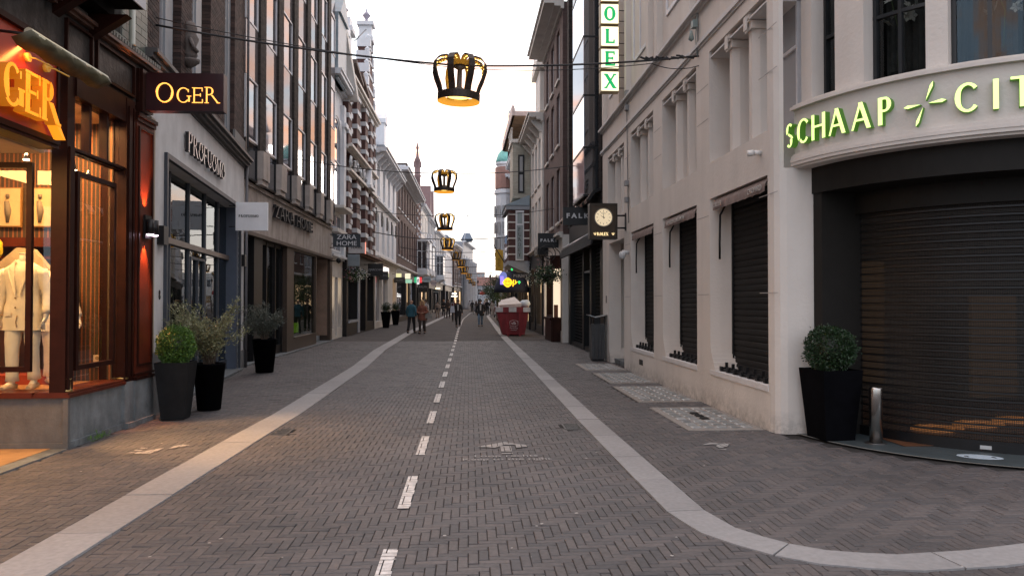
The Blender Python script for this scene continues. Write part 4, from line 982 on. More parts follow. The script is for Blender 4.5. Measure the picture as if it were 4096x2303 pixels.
# dark timber oriel overhead (we look at its underside)
mb = MB(); mb.box(-4.5, -3.93, 4.0, 9.50, 5.18, 5.9); mb.box(-7, -4.52, 7.5, 9.3, 4.96, 5.2); mb.box(-4.5, -3.93, 4, 9.5, 5.9, 12)
mb.box(-4.5, -4.25, 6, 9.42, 5.05, 5.18); mb.obj('oriel', M('oriel_black', (.006, .006, .006), .8, spec=.05, nz=(6, .4)), OG)
mb = MB(); mb.box(-3.93, -3.915, 4.0, 9.50, 5.17, 5.9); mb.obj('oriel_pale_face', M('oriel_pale_face', (.42, .42, .44), .6), OG)  # thin pale sheet over the oriel's street face
for y in (7.6, 8.5, 9.3):
    mb = MB(); mb.prism([(-4.5, y, 5.05), (-4.05, y, 5.05), (-4.5, y, 4.75)], (0, .14, 0)); mb.obj('bracket', MAHO_D, OG)
# interior
mb = MB(); mb.box(-5.38, -4.66, 10.45, 10.6, .60, 4.0); mb.box(-9, -5.38, 10.45, 10.6, 2.42, 4.0); mb.box(-4.66, -4.6, 10.20, 10.6, .6, 4.0); mb.obj('wallpaper', STRIPE, OG)
mb = MB(); mb.box(-9, -5.38, 10.9, 11.0, .60, 2.42); mb.obj('back_panel', M('walnut_panel', (.09, .035, .015), .5, nz=(4, .4)), OG)
mb = MB(); mb.box(-9, -5.38, 10.36, 10.46, 2.36, 2.48); mb.box(-9, -5.38, 10.40, 10.46, 2.20, 2.24); mb.obj('wall_shelf', MAHO, OG)
mb = MB(); mb.box(-9, -4.78, 8.97, 11.0, .50, .60); mb.obj('display_floor', M('display_floor', (.42, .20, .08), .5, nz=(3, .2)), OG)
mb = MB(); mb.box(-9, -5.2, 10.0, 11.0, .60, .72); mb.obj('display_step', M('step_red', (.35, .05, .02), .6), OG)
for i in range(4):
    mb = MB(); mb.box(-9, -4.95, 8.99, 9.02, 0, 0) if False else None; mb = MB(); mb.box(-9, -4.9, 9.0 + i * .05, 9.02 + i * .05, .601, .606); mb.obj('floor_stripe', M('floor_stripe', (.05, .03, .02), .6), OG)
mb = MB(); mb.box(-9, -4.6, 8.94, 11.0, 4.0, 4.1); mb.obj('shop_ceiling', M('shop_ceiling', (.72, .48, .26), .8), OG)
SPOT = emat('spot_lamp', (1, .86, .62), 14)
for (x, y, z) in ((-4.72, 9.18, 3.27), (-4.72, 9.45, 3.22), (-4.72, 9.8, 3.20), (-5.05, 9.05, 3.27), (-5.6, 9.05, 3.27)):
    mb = MB(); mb.tube([(x, y, z + .07), (x, y, z)], [.012, .034], 10, m=0); mb.lathe((x, y, z - .012), [(.03, 0), (.034, .010), (.001, .011)], 10, m=1); mb.obj('spotlight', [M('chrome', (.6, .6, .6), .2, 1., nz=None), SPOT], OG)
mb = MB(); mb.lathe((-5.05, 9.6, 3.985), [(.15, 0), (.15, .012)], 20, m=0); mb.lathe((-5.05, 9.6, 3.975), [(.09, 0), (.09, .01)], 20, m=1); mb.obj('ceiling_light', [M('lamp_rim', (.6, .5, .4), .4), emat('cool_lamp', (.95, .9, 1), 10)], OG)
# framed sketches on the striped wall
for x in (-6.03, -5.62):
    t = empty('framed_sketch', (x, 10.42, 2.9), 'framed figure sketch on the striped wall, %s one' % ('left' if x < -5.8 else 'right'), 'picture', 'framed sketches in the shop window')
    mb = MB(); mb.box(x - .17, x + .17, 10.405, 10.44, 2.62, 3.14); mb.obj('frame', M('pic_frame', (.25, .12, .03), .4), t)
    mb = MB(); mb.box(x - .155, x + .155, 10.398, 10.404, 2.635, 3.125); mb.obj('paper', M('pic_paper', (.50, .36, .20), .8), t)
    mb = MB(); mb.tube([(x, 10.396, 2.68), (x + .01, 10.396, 2.84), (x - .01, 10.396, 2.96)], [.02, .045, .03], 6); mb.tube([(x, 10.396, 3.0), (x, 10.396, 3.05)], .025, 6); mb.obj('sketch', M('ink', (.16, .13, .1), .8), t)
mb = MB(); mb.box(-4.94, -4.84, 10.435, 10.45, .78, .94, 0); mb.lathe((0, 0, 0), [(.001, 0), (.001, .001)], 3)
for z in (.82, .90): mb.tube([(-4.89, 10.43, z), (-4.89, 10.434, z)], .026, 12, m=1)
mb.obj('wall_socket', [M('ivory', (.75, .62, .42), .5, nz=None), M('socket_dark', (.3, .2, .1), .6, nz=None)], OG)
# warm shop lamps inside the display
def area(name, loc, size, energy, col, rot=(0, 0, 0), sy=None, spread=None):
    l = bpy.data.lights.new(name, 'AREA'); l.energy = energy; l.color = col; l.size = size
    if sy: l.shape = 'RECTANGLE'; l.size_y = sy
    if spread: l.spread = R(spread)
    o = bpy.data.objects.new(name, l); COL.objects.link(o); o.location = loc; o.rotation_euler = rot; return o
area('display_lamp', (-5.5, 9.25, 3.92), 1.6, 165, (1, .52, .18), (R(-12), 0, 0), .4)
area('display_lamp', (-5.0, 9.9, 3.92), .7, 60, (1, .52, .2), (0, 0, 0), .4)
area('entrance_lamp', (-5.4, 7.3, 3.28), 1.4, 140, (1, .50, .16), (0, 0, 0), 1.2)
# gold letters OGER on the red fascia, big O out of frame
LG = empty('fascia_lettering', (-4.45, 8.0, 3.45), 'large glowing gold serif letters on the red fascia above the recessed entrance', 'sign')
mpO = lambda x, y, d: FO.P(x, .03 + d, 3.50 + y)
sz = [1.25, 1, 1, 1.0]; wO = text_width('OGER', .42, .01, sz, 1.0)
x0 = 8.37 - wO
letters('OGER', mpO, .42, .11, [GOLD, M('gold_side', (.3, .10, .01), .5, 0, nz=None, emit=(1, .28, .01), es=.3)], LG, x0=x0, track=.01, sizes=sz, T=.19, N=.075, ST=.06)
mb = MB(); mb.prism([FO.P(8.25, .035, 3.56), FO.P(8.34, .035, 3.56), FO.P(8.50, .035, 3.38), FO.P(8.45, .035, 3.38)], FO.n * .10); mb.obj('letter_tail', GOLD, LG)
for y in (7.98, 8.33):
    mb = MB(); mb.tube([(-4.47, y, 4.11), (-4.43, y, 4.11)], .045, 14); mb.tube([(-4.43, y, 4.11), (-4.39, y + .03, 4.11), (-4.36, y + .28, 4.10)], .008, 6); mb.obj('fixing_knob', M('knob_yellow', (.6, .35, .06), .5, nz=None, emit=(1, .5, .05), es=.12), LG)
l = area('fascia_lamp', (-4.25, 7.9, 4.02), 1.1, 5, (1, .36, .08), (0, R(38), 0), .08)
# rolled awning
AW = empty('rolled_awning', (-4.1, 8.1, 4.1), 'olive green shop awning rolled up under its metal cassette above the gold letters', 'awning')
mb = MB(); mb.tube([(-4.10, 7.36, 4.16), (-4.10, 8.88, 4.16)], .042, 12); mb.obj('roller', M('awning_roller', (.42, .38, .26), .35, .6), AW)
mb = MB(); vs = []; K = 26
for i in range(K + 1):
    y = 7.33 + 1.56 * i / K; w = .018 * math.sin(i * 1.3); dz = -.09 - .012 * math.sin(i * .9)
    vs += [(-4.06, y, 4.17), (-4.045 + w, y, 4.11), (-4.09 - w, y, 4.13 + dz * .6), (-4.19, y, 4.12 + dz), (-4.24, y, 4.10)]
fs = []
for i in range(K):
    for k in range(4): o = i * 5 + k; fs.append((o, o + 1, o + 6, o + 5))
fs += [(0, 4, 3, 2, 1), (K * 5, K * 5 + 1, K * 5 + 2, K * 5 + 3, K * 5 + 4)]
for f in fs: mb.f.append(list(f)); mb.m.append(0); mb.sm.append(True)
mb.v = vs; mb.obj('awning_fabric', M('awning_olive', (.075, .068, .036), .6, nz=(6, .35), bump=(8, .5)), AW)
for y in (7.45, 8.8):
    mb = MB(); mb.tube([(-4.45, y, 4.2), (-4.12, y, 4.16)], .015, 6); mb.obj('awning_arm', BLK_M, AW)
for sx, ty in ((-4.78, 9.35), (-4.78, 9.95)):
    l = bpy.data.lights.new('window_spot', 'SPOT'); l.energy = 420; l.color = (1, .50, .18); l.spot_size = R(58); l.spot_blend = .7; l.shadow_soft_size = .06
    o = bpy.data.objects.new('window_spot', l); COL.objects.link(o); o.location = (sx, ty, 3.28); o.rotation_euler = (Vector((sx, ty, 3.28)) - Vector((-3.1, ty - .15, 0))).to_track_quat('Z', 'Y').to_euler()
# pier lamps
WL = empty('wall_lamp', (-4.36, 10.75, 2.65), 'black up and down light on the mahogany pier casting orange cones', 'wall lamp')
mb = MB(); mb.box(-4.40, -4.37, 10.65, 10.85, 2.5, 2.82); mb.lathe((-4.32, 10.68, 2.56), [(.05, 0), (.05, .20)], 12); mb.lathe((-4.32, 10.83, 2.56), [(.05, 0), (.05, .20)], 12); mb.obj('lamp_body', BLK, WL)
mb = MB()
for y in (10.68, 10.83): mb.lathe((-4.32, y, 2.545), [(.04, 0), (.045, .012)], 12)
mb.obj('lamp_lens', emat('lamp_lens', (1, .72, .9), 9), WL)
for rx, z in ((0, 2.53), (180, 2.79)):
    l = bpy.data.lights.new('pier_spot', 'SPOT'); l.energy = 200; l.color = (1, .30, .09); l.spot_size = R(46); l.spot_blend = .5; l.shadow_soft_size = .02
    o = bpy.data.objects.new('pier_spot', l); COL.objects.link(o); o.location = (-4.345, 10.72, z); o.rotation_euler = (R(rx), R(8 if rx == 0 else -8), 0)
# projecting sign
RB = M('sign_oxblood', (.030, .006, .008), .35, nz=(6, .3), coat=.4)
SG = empty('projecting_sign', (-3.9, 10.7, 4.5), 'oxblood box sign with halo lit letters hanging off the mahogany shopfront', 'sign')
mb = MB(); mb.box(-4.40, -3.36, 10.70, 10.86, 4.25, 4.77); mb.obj('sign_box', RB, SG)
mb = MB(); mb.box(-4.56, -4.41, 10.62, 10.9, 4.22, 4.80); mb.obj('sign_bracket', MAHO_D, SG)
HALO = emat('halo_amber', (1, .42, .08), 1.7)
mpS = lambda x, y, d: Vector((-4.28 + x, 10.70 - d, 4.36 + y))
wS = text_width('OGER', .21, .01, [1.3, 1, 1, 1.05])
letters('OGER', mpS, .21, .006, [HALO, HALO], SG, x0=.0, track=.01, sizes=[1.3, 1, 1, 1.05], T=.085, N=.05, ST=.035, gx=1.12, name='letter_halo')

# ------------------------------------------------------------------ left: grey rendered shop with brick storeys
REND = M('render_grey', (.55, .55, .55), .8, grime=.4, nz=(2.5, .12), bump=(35, .12), nz2=(2, .14))
ANTH = M('anthracite_frame', (.045, .055, .07), .5, nz=(8, .15)); ALU = M('bronze_aluminium', (.20, .16, .14), .4, .5)
FP = Fac(-4.55, 10.9, -5.45, 18.3, 1)
PF = empty('fashion_shop', (-4.9, 14, 0), 'pale grey rendered shopfront with tall dark window and brown brick piers above', 'shop building')
WH = (1.30, 7.90, 0, 3.88)
mb = MB(); wall(mb, FP, .0, 8.62, 0, 4.95, -.4, 0, [WH]); mb.obj('wall', REND, PF)
BSG = M('base_bluegrey', (.13, .14, .15), .6, nz=(5, .2), grime=.4)
for q in ((.42, 1.21, 0, .03, 0, .9), (7.98, 8.6, 0, .03, 0, .45)): mb = MB(); mb.fbox(FP, *q); mb.obj('stone_base', BSG, PF)
mb = MB(); mb.fbox(FP, .36, .56, .0, .045, .9, 4.3); mb.obj('corner_strip', M('corner_strip', (.30, .24, .17), .7), PF)
mb = MB(); ringbox(mb, FP, 1.22, 7.98, -.02, .05, -.05, 3.95, .08); mb.obj('window_surround', ANTH, PF)
mb = MB(); mb.fbox(FP, 7.72, 7.898, -.40, -.025, 0, 3.87); mb.obj('side_return', M('return_blue', (.07, .09, .13), .6), PF)
mb = MB(); mb.fbox(FP, 1.3, 7.9, -.55, .12, -.02, .05); mb.obj('doorstep', BLUESTONE, PF)
mb = MB()
for u in (1.32, 2.48, 3.86, 5.28, 6.62): mb.fbox(FP, u, u + .06, -.31, -.22, .05, 3.86)
mb.fbox(FP, 1.38, 7.72, -.31, -.23, .05, .28); mb.obj('glazing_bars', ANTH, PF)
mb = MB(); mb.fbox(FP, 1.38, 7.72, -.30, -.19, 2.62, 2.72); mb.obj('transom', ALU, PF)
for a, b in ((1.38, 2.48), (2.54, 3.86), (3.92, 5.28), (5.34, 6.62), (6.68, 7.72)):
    for z0, z1 in ((.28, 2.62), (2.72, 3.86)):
        mb = MB(); mb.fbox(FP, a, b, -.27, -.26, z0, z1); mb.obj('pane', GLASS_R, PF)
mb = MB()
for u in (3.98, 4.56, 5.16): mb.fbox(FP, u, u + .05, -.255, -.21, .10, 2.5)
mb.fbox(FP, 4.03, 5.16, -.255, -.21, 2.45, 2.5); mb.fbox(FP, 4.50, 4.53, -.21, -.16, .8, 1.6); mb.obj('door_frame', ANTH, PF)
EIGHT = MB(); EIGHT.tube([FP.P(.98, .012, 1.78 + .035 * math.sin(a)) + FP.t * .025 * math.cos(a) for a in [i * .6 for i in range(12)]], .006, 5); EIGHT.tube([FP.P(.98, .012, 1.71 + .035 * math.sin(a)) + FP.t * .03 * math.cos(a) for a in [i * .6 for i in range(12)]], .006, 5); EIGHT.obj('house_number', BLK, PF)
for u in (.85, 8.15):
    mb = MB(); mb.fbox(FP, u, u + .26, 0, .10, 2.50, 2.78); mb.obj('box_lamp', BLK, PF)
mb = MB(); cornice(mb, FP, -.02, 8.66, 4.95, [(.03, .05), (.10, .05), (.16, .07), (.22, .06)]); mb.obj('cornice', M('cornice_dark', (.07, .065, .065), .6, nz=(5, .2)), PF)
CHAR = M('letter_black_side', (.01, .01, .012), .4, nz=None); SILV = M('letter_steel', (.62, .62, .62), .35, .5, nz=None)
LP = empty('shop_lettering', (-4.9, 14, 4.4), 'raised steel serif letters on the grey rendered wall above the tall window', 'sign')
mpP = lambda x, y, d: FP.P(2.42 + x, .02 + d, 4.20 + y)
wP = text_width('PROFUOMO', .40, .05)
letters('PROFUOMO', mpP, .34, .06, [SILV, CHAR], LP, track=.045, T=.15, N=.075, gx=(3.72 - .045 * 8) / (text_width('PROFUOMO', .36, 0)))
# upper brick storeys
BRN = piecemat('brown_brick', (.034, .024, .022), (.080, .052, .045), .85, .5, .25)
mb = MB(); wall(mb, FP, -.6, 9.2, 5.18, 13, -.5, -.20, [(1.02, 1.55, 5.3, 9.2), (3.15, 3.66, 5.3, 9.2), (6.15, 6.32, 5.3, 9)]); mb.obj('upper_wall', MORT_D, PF)
bx = []
for a, b in ((-.1, .9), (2.22, 3.0), (4.55, 6.0), (7.2, 8.55)): 
    mb = MB(); mb.fbox(FP, a + .012, b - .012, -.20, -.012, 5.18, 13); mb.obj('pier_core', MORT_D, PF)
    bx += courses(a, b, -.17, 0, 5.19, 9.6)
emit_bricks(FP, bx, PF, BRN, 300)
mb = MB(); mb.fbox(FP, 1.0, 2.22, -.28, -.02, 5.18, 5.45); mb.fbox(FP, 7.15, 8.6, -.02, .03, 5.18, 5.62); mb.obj('stone_block', M('block_grey', (.15, .15, .15), .8), PF)
BLIND = M('blind_orange', (.55, .26, .15), .8, nz=(3, .1)); FRM_G = M('frame_grey', (.24, .26, .28), .6)
for a, b in ((.95, 1.62), (3.06, 3.75), (6.10, 6.9)):
    w = window(FP, PF, a, b, 5.3, 9.2, -.13, FRM_G, .10, (), (.35, .7), pane=mirrormat('pane_blind', (.34, .17, .11), .08))
    mb = MB(); mb.fbox(FP, b, b + .45, -.19, -.10, 5.3, 9.2); mb.obj('window_jamb', FRM_G, PF)
mb = MB(); u = 2.62
mb.lathe(FP.P(u, .05, 6.1), [(.05, -.3), (.13, -.2), (.10, -.05), (.15, .08), (.09, .2), (.12, .26), (.08, .36), (.001, .40)], 10); mb.tube([FP.P(u - .12, .08, 6.15), FP.P(u - .17, .14, 6.0), FP.P(u - .05, .18, 5.95)], .035, 6)
mb.lathe(FP.P(u, .05, 5.68), [(.03, 0), (.16, .10), (.17, .14)], 10); mb.obj('sculpture', M('sculpture_stone', (.14, .12, .11), .9, bump=(20, .8)), PF)
# drainpipe
mb = MB(); mb.tube([FP.P(8.62, .06, 0), FP.P(8.62, .06, 5.0)], .035, 8); mb.tube([FP.P(8.60, .08, 5.5), FP.P(8.60, .08, 12)], .03, 8); mb.obj('drainpipe', M('pipe_grey', (.12, .12, .13), .6), PF)
# interior of the shop
def room(F, parent, u0, u1, n0, n1, z0, z1, mat, floor=None):
    mb = MB(); mb.fbox(F, u0, u1, n0 - .05, n0, z0, z1); mb.fbox(F, u0 - .05, u0, n0, n1, z0, z1); mb.fbox(F, u1, u1 + .05, n0, n1, z0, z1); mb.fbox(F, u0, u1, n0, n1, z1, z1 + .05); mb.fbox(F, u0, u1, n0, n1, z0 - .02, z0 + .02)
    return mb.obj('shop_interior', mat, parent)
room(FP, PF, 1.2, 7.9, -4.5, -.42, 0, 3.9, M('interior_dark', (.09, .09, .085), .8))
WARM = emat('warm_lamp', (1, .62, .25), 6)
for u, n, z in ((1.9, -2.2, 2.9), (2.9, -2.6, 2.8), (3.3, -1.8, 3.0), (4.4, -2.5, 2.9), (4.6, -3.2, 2.5)):
    p = FP.P(u, n, z); mb = MB(); mb.box(p.x - .15, p.x + .15, p.y - .04, p.y + .04, p.z, p.z + .05); mb.obj('interior_lamp', WARM, PF)
# projecting white sign
PS = empty('hanging_sign', (-5.0, 18.0, 3.2), 'white square hanging sign on the corner of the grey rendered shopfront', 'sign')
p0 = PY0 = 17.95
mb = MB(); mb.box(-5.34, -4.62, 17.92, 18.0, 3.27, 3.92); mb.obj('sign_panel', M('sign_white', (.86, .86, .88), .5, nz=(4, .05)), PS)
mb = MB()
for z in (3.84, 3.36): mb.tube([(-5.50, 17.96, z), (-5.36, 17.96, z)], .012, 6)
mb.obj('bracket', BLK_M, PS)
mpq = lambda x, y, d: Vector((-5.27 + x, 17.92 - d, 3.57 + y))
letters('PROFUOMO', mpq, .062, .004, [CHAR, CHAR], PS, track=.022, T=.2, N=.09, gx=1.05)

# ------------------------------------------------------------------ left: travertine shop with brick fins
TRAV = M('travertine_grey', (.38, .335, .30), .75, nz=(3, .2), bump=(40, .35), nz2=(4, .4))
TRAVB = M('travertine_brown', (.24, .16, .115), .6, nz=(3, .2), bump=(20, .2))
BRZ = M('bronze_brown', (.06, .042, .032), .45, .3)
FZ = Fac(-5.68, 18.3, -5.70, 32.4, 1); FZo = 18.3
ZH = empty('homeware_shop', (-5.7, 25, 0), 'grey stone shopfront under tall dark brick fins with sky reflecting windows', 'shop building')
def fz(name, mat, *b, parent=None, F=FZ, **k):
    if len(b) > 1:
        for q in b: o = fz(name, mat, q, parent=parent, F=F, **k)
        return o
    mb = MB()
    for q in b: mb.fbox(F, q[0] - FZo, q[1] - FZo, *q[2:])
    return mb.obj(name, mat, parent or ZH, **k)
fz('stone_band', TRAV, (19.42, 32.35, -.5, 0, 3.46, 4.62)); fz('stone_band_cap', TRAV, (19.42, 32.35, -.5, .05, 4.62, 4.72))
fz('lintel', BRZ, (19.42, 32.35, -.5, .06, 3.36, 3.46))
# shop glazing
fz('pane', GLASS_R, (19.6, 20.9, -.26, -.25, .30, 3.34)); fz('pane', GLASS_R, (21.75, 24.5, -.26, -.25, .30, 3.34)); fz('pane', GLASS_R, (25.5, 29.15, -.11, -.10, .47, 3.30))
fz('glazing_frame', BLK, *[(a, a + .09, -.32, -.16, 0.05, 3.36) for a in (19.5, 22.6, 23.6, 24.45)], (19.6, 24.5, -.32, -.18, .05, .30), (19.6, 24.5, -.32, -.18, 3.27, 3.36))
fz('dark_pillar', BLK, (20.9, 21.75, -.4, -.05, 0, 3.36)); fz('bronze_pillar', BRZ, (24.55, 25.45, -.4, -.02, 0, 3.36), (25.42, 25.5, -.3, -.02, 0, 3.36), (29.15, 29.3, -.3, -.02, 0, 3.36), (25.5, 29.15, -.3, -.02, .0, .44), (25.5, 29.15, -.3, .02, .44, .47), (25.5, 29.15, -.3, -.02, 3.30, 3.36))
fz('travertine_panel', TRAVB, (29.3, 31.9, -1.25, -1.15, .25, 3.36), (31.85, 31.95, -1.15, -.1, .25, 3.36)); fz('end_pier', BRZ, (31.95, 32.4, -.4, .02, 0, 3.36)); fz('travertine_base', BLK, (29.3, 31.9, -1.2, -1.1, 0, .25))
for z0, z1, a, b in ((1.98, 2.12, 30.4, 30.8), (1.68, 1.86, 30.1, 31.3)):
    fz('house_number_plate', M('plate_white', (.5, .5, .48), .6), (a, b, -1.15, -1.14, z0, z1))
fz('doorstep', BLUESTONE, (19.4, 32.4, -.5, .10, -.02, .04))
def roomz(u0, u1, n0, mat, z1=3.36): return room(FZ, ZH, u0 - FZo, u1 - FZo, n0, -.4, 0, z1, mat)
roomz(19.4, 24.5, -4.5, M('interior_dark', (.09, .09, .085), .8)); roomz(25.0, 29.3, -3.0, M('interior_olive', (.10, .11, .07), .8))
fz('green_display', M('display_green', (.22, .42, .02), .7, nz=None, emit=(.35, .6, .02), es=.25), (26.2, 28.9, -.8, -.6, .5, .85)); fz('lit_shelf', emat('shelf_glow', (1, .62, .3), 1.1), (19.3, 20.4, -3.2, -3.1, .9, 2.0))
for u, n, z in ((20.2, -2.5, 2.6), (22.6, -2, 2.2), (23.4, -3, 2.3), (27.8, -1.6, 3.0), (28.4, -1.6, 3.0)):
    p = FZ.P(u - FZo, n, z); mb = MB(); mb.box(p.x - .16, p.x + .16, p.y - .05, p.y + .05, p.z, p.z + .06); mb.obj('interior_lamp', WARM, ZH)
# yellow pennant reflecting in the last window: its reflection is built as a sheet inside
mb = MB(); mb.prism([FZ.P(26.6 - FZo, -.5, 2.2), FZ.P(27.3 - FZo, -.5, 2.2), FZ.P(27.3 - FZo, -.5, 3.0)], FZ.n * .02); mb.obj('pennant_reflection', M('pennant_mirrored', (.45, .36, .05), .8), ZH)
LZ = empty('shop_lettering', (-5.6, 25, 4.3), 'raised dark capital letters on the grey stone band', 'sign')
DKL = M('letter_dark_face', (.03, .035, .04), .5, nz=None)
gz = 1.0; tw = text_width('ZARA HOME', .36, .05); gx = (27.7 - 22.5 - .45) / (tw - .4)
mpZ = lambda x, y, d: FZ.P(22.5 - FZo + x, .02 + d, 4.08 + y)
letters('ZARA HOME', mpZ, .37, .10, [DKL, CHAR], LZ, track=.05, gx=gx * .97, T=.17, N=.075)
# brick fins and glazing bays
FINB = piecemat('fin_brick', (.026, .022, .020), (.056, .046, .041), .85, .5, .2)
NF, NW = .19, .08
fins = [20.54 + i * 1.98 for i in range(6)]
fb_ = []
for a in fins:
    w = .58 if a > 19 else .52
    fz('fin_core', MORT_D, (a + .012, a + w - .012, NW, NF - .012, 5.3, 16)); fb_ += [(q[0] - FZo, q[1] - FZo, q[2], q[3], q[4], q[5]) for q in courses(a, a + w, NW, NF, 5.62, 14.8)]
    fz('fin_base', TRAV, (a - .04, a + w + .04, NW, NF + .10, 4.86, 5.60), (a - .02, a + w + .02, NW, NF + .06, 4.72, 4.86))
emit_bricks(FZ, fb_, ZH, FINB, 300)
SP = M('spandrel_glass', (.40, .40, .41), .12, .0, nz=None, spec=.9)
PMIR = mirrormat('bay_mirror_glass', (.12, .12, .13), .30, .04, .40)
ends = [19.44] + [f + .58 for f in fins]
nxt = fins + [32.3]
WFR = M('white_frame', (.62, .62, .64), .5, nz=(6, .08))
for a, b in zip(ends, nxt):
    for k, (z0, z1, kind) in enumerate([(4.75, 5.75, 0), (5.75, 7.35, 1), (7.35, 8.75, 2), (8.75, 10.4, 1), (10.4, 11.8, 2), (11.8, 13.4, 1), (13.4, 16, 2)]):
        if kind == 2: fz('spandrel', mirrormat('spandrel_panel', (.22, .20, .20), .24, .02, .30), (a, b, NW - .1, NW + .035, z0 + .02, z1 - .02))
        else: window(FZ, ZH, a - FZo, b - FZo, z0, z1, NW + .05, WFR if kind else BLK, .05, pane=PMIR if kind else PANE_DARK)
fz('upper_mass', MORT_D, (19.42, 32.35, -8, -.05, 4.75, 16)); 
# hanging sign ZARA HOME
ZS = empty('hanging_sign', (-5.4, 31.6, 3.9), 'dark slate hanging sign with two lines of white capitals', 'sign')
DSL = M('slate_sign', (.03, .04, .05), .5); WLT = M('letter_white', (.72, .72, .74), .5, nz=None)
mb = MB(); mb.box(-5.58, -4.46, 31.95, 32.05, 3.88, 4.42); mb.obj('sign_panel', DSL, ZS)
mb = MB(); mb.tube([(-5.7, 32.0, 3.85), (-5.55, 32.0, 3.86)], .02, 6); mb.tube([(-5.7, 32.0, 4.4), (-5.55, 32.0, 4.38)], .02, 6); mb.obj('bracket', BLK_M, ZS)
place_text('ZARA', .26, WLT, ZS, (-5.02, 31.945, 4.28), (R(90), 0, 0), 'lettering', sx=1.2); place_text('HOME', .26, WLT, ZS, (-5.02, 31.945, 4.02), (R(90), 0, 0), 'lettering', sx=1.15)
cm = MB(); cm.lathe((-5.35, 32.0, 3.30), [(.001, -.1), (.09, -.05), (.10, .05), (.06, .12), (.001, .14)], 12); cm.tube([(-5.7, 32.0, 3.3), (-5.4, 32.0, 3.3)], .02, 6)
single(cm, 'security_camera', BLK, 'black dome camera below the slate hanging sign', 'camera')
# ------------------------------------------------------------------ right: white rendered jeweller's house
WHT = M('white_render', (.63, .58, .53), .85, nz=(1.2, .05), bump=(24, .25), nz2=(2.6, .10), grime=.5)
WHT_L = M('white_ledge', (.60, .585, .575), .8, nz=(2, .08), bump=(28, .25))
SHUT = piecemat('shutter_grey', (.013, .0125, .0125), (.020, .019, .0185), .6, .15, .15, .2)
FW = Fac(3.81, 0, 3.81, 22, -1)     # u equals Y
JW = empty('jeweller_house', (4.5, 14, 0), 'white rendered corner house with shuttered windows, stone mullions and a curved entrance', 'building')
def fw(name, mat, *b, parent=JW, F=FW, **k):
    if len(b) > 1:
        for q in b: o = fw(name, mat, q, parent=parent, F=F, **k)
        return o
    mb = MB()
    for q in b: mb.fbox(F, *q)
    return mb.obj(name, mat, parent, **k)
OPN = [(9.57, 11.92), (12.62, 14.88), (15.62, 17.84)]
DOOR = (18.62, 20.62)
mb = MB()
wall(mb, FW, 9.57, 21.6, 0, 5.82, -.62, 0, [(a, b, .57, 3.26) for a, b in OPN] + [(DOOR[0], DOOR[1], 0, 3.2)] + [(a, b, 3.83, 5.6) for a, b in OPN] + [(18.6, 20.8, 3.83, 5.56)])
# rounded end pier
pp = [(3.81, 9.57), (3.81, 9.50), (3.83, 9.42), (3.88, 9.36), (3.96, 9.33), (4.26, 9.30), (4.43, 9.30), (4.43, 9.57)]
mb.prism([(x, y, 0) for x, y in pp], (0, 0, 3.31)); mb.prism([(x, y, 3.31) for x, y in pp[:4] + [(3.93, 9.35), (3.95, 9.57)]], (0, 0, 2.51)); mb.obj('wall', WHT, JW)
# splayed reveals on the near side of each opening (facing the camera)
for a, b in OPN + [DOOR]:
    z0 = .57 if a != DOOR[0] else 0; zt = 3.26 if a != DOOR[0] else 3.2
    mb = MB()
    for t0, t1 in ((b - .10, b),):
        mb.prism([FW.P(b, 0.0, z0), FW.P(b, -.30, z0), FW.P(b - .13, -.30, z0)], (0, 0, zt - z0 - .0))
        m2 = MB(); m2.prism([FW.P(a, -.0, z0), FW.P(a, -.30, z0), FW.P(a + .05, -.30, z0)], (0, 0, zt - z0)); m2.obj('reveal', WHT, JW)
    # flared foot of the reveal
    n = 7
    for i in range(n):
        h0 = .45 * i / n; h1 = .45 * (i + 1) / n; w0 = .22 * (1 - math.sin(math.pi / 2 * i / n)); 
        if w0 > .01: mb.prism([FW.P(b, 0.004, z0 + h0), FW.P(b, -.45, z0 + h0), FW.P(b - .12 - w0, -.45, z0 + h0), FW.P(b - w0, -.0, z0 + h0)], (0, 0, h1 - h0))
    mb.obj('reveal', WHT, JW)
# sloped sills and pier feet
for a, b in OPN: fw('sill', WHT_L, (a, b, -.5, .012, .50, .575))
# string courses
for z, p in ((5.80, .05), (6.42, .11)):
    mb = MB(); cornice(mb, FW, 9.2, 21.75, z, [(p * .45, .04), (p, .05), (p * .8, .03)]); mb.obj('string_course', WHT_L, JW)
fw('upper_wall', WHT, (9.3, 21.6, -.6, 0, 5.9, 6.46), (9.3, 21.6, -.6, -.06, 6.54, 13))
for u in (10.2, 13.3, 16.3, 19.4):
    w = window(FW, JW, u, u + 1.4, 7.2, 10.2, -.03, WFR, .08, (.5,), (.6,), pane=PANE_CURT)
    fw('pilaster', WHT, (u - .5, u - .28, -.06, .06, 6.54, 12), (u + 1.75, u + 1.95, -.06, .06, 6.54, 12))
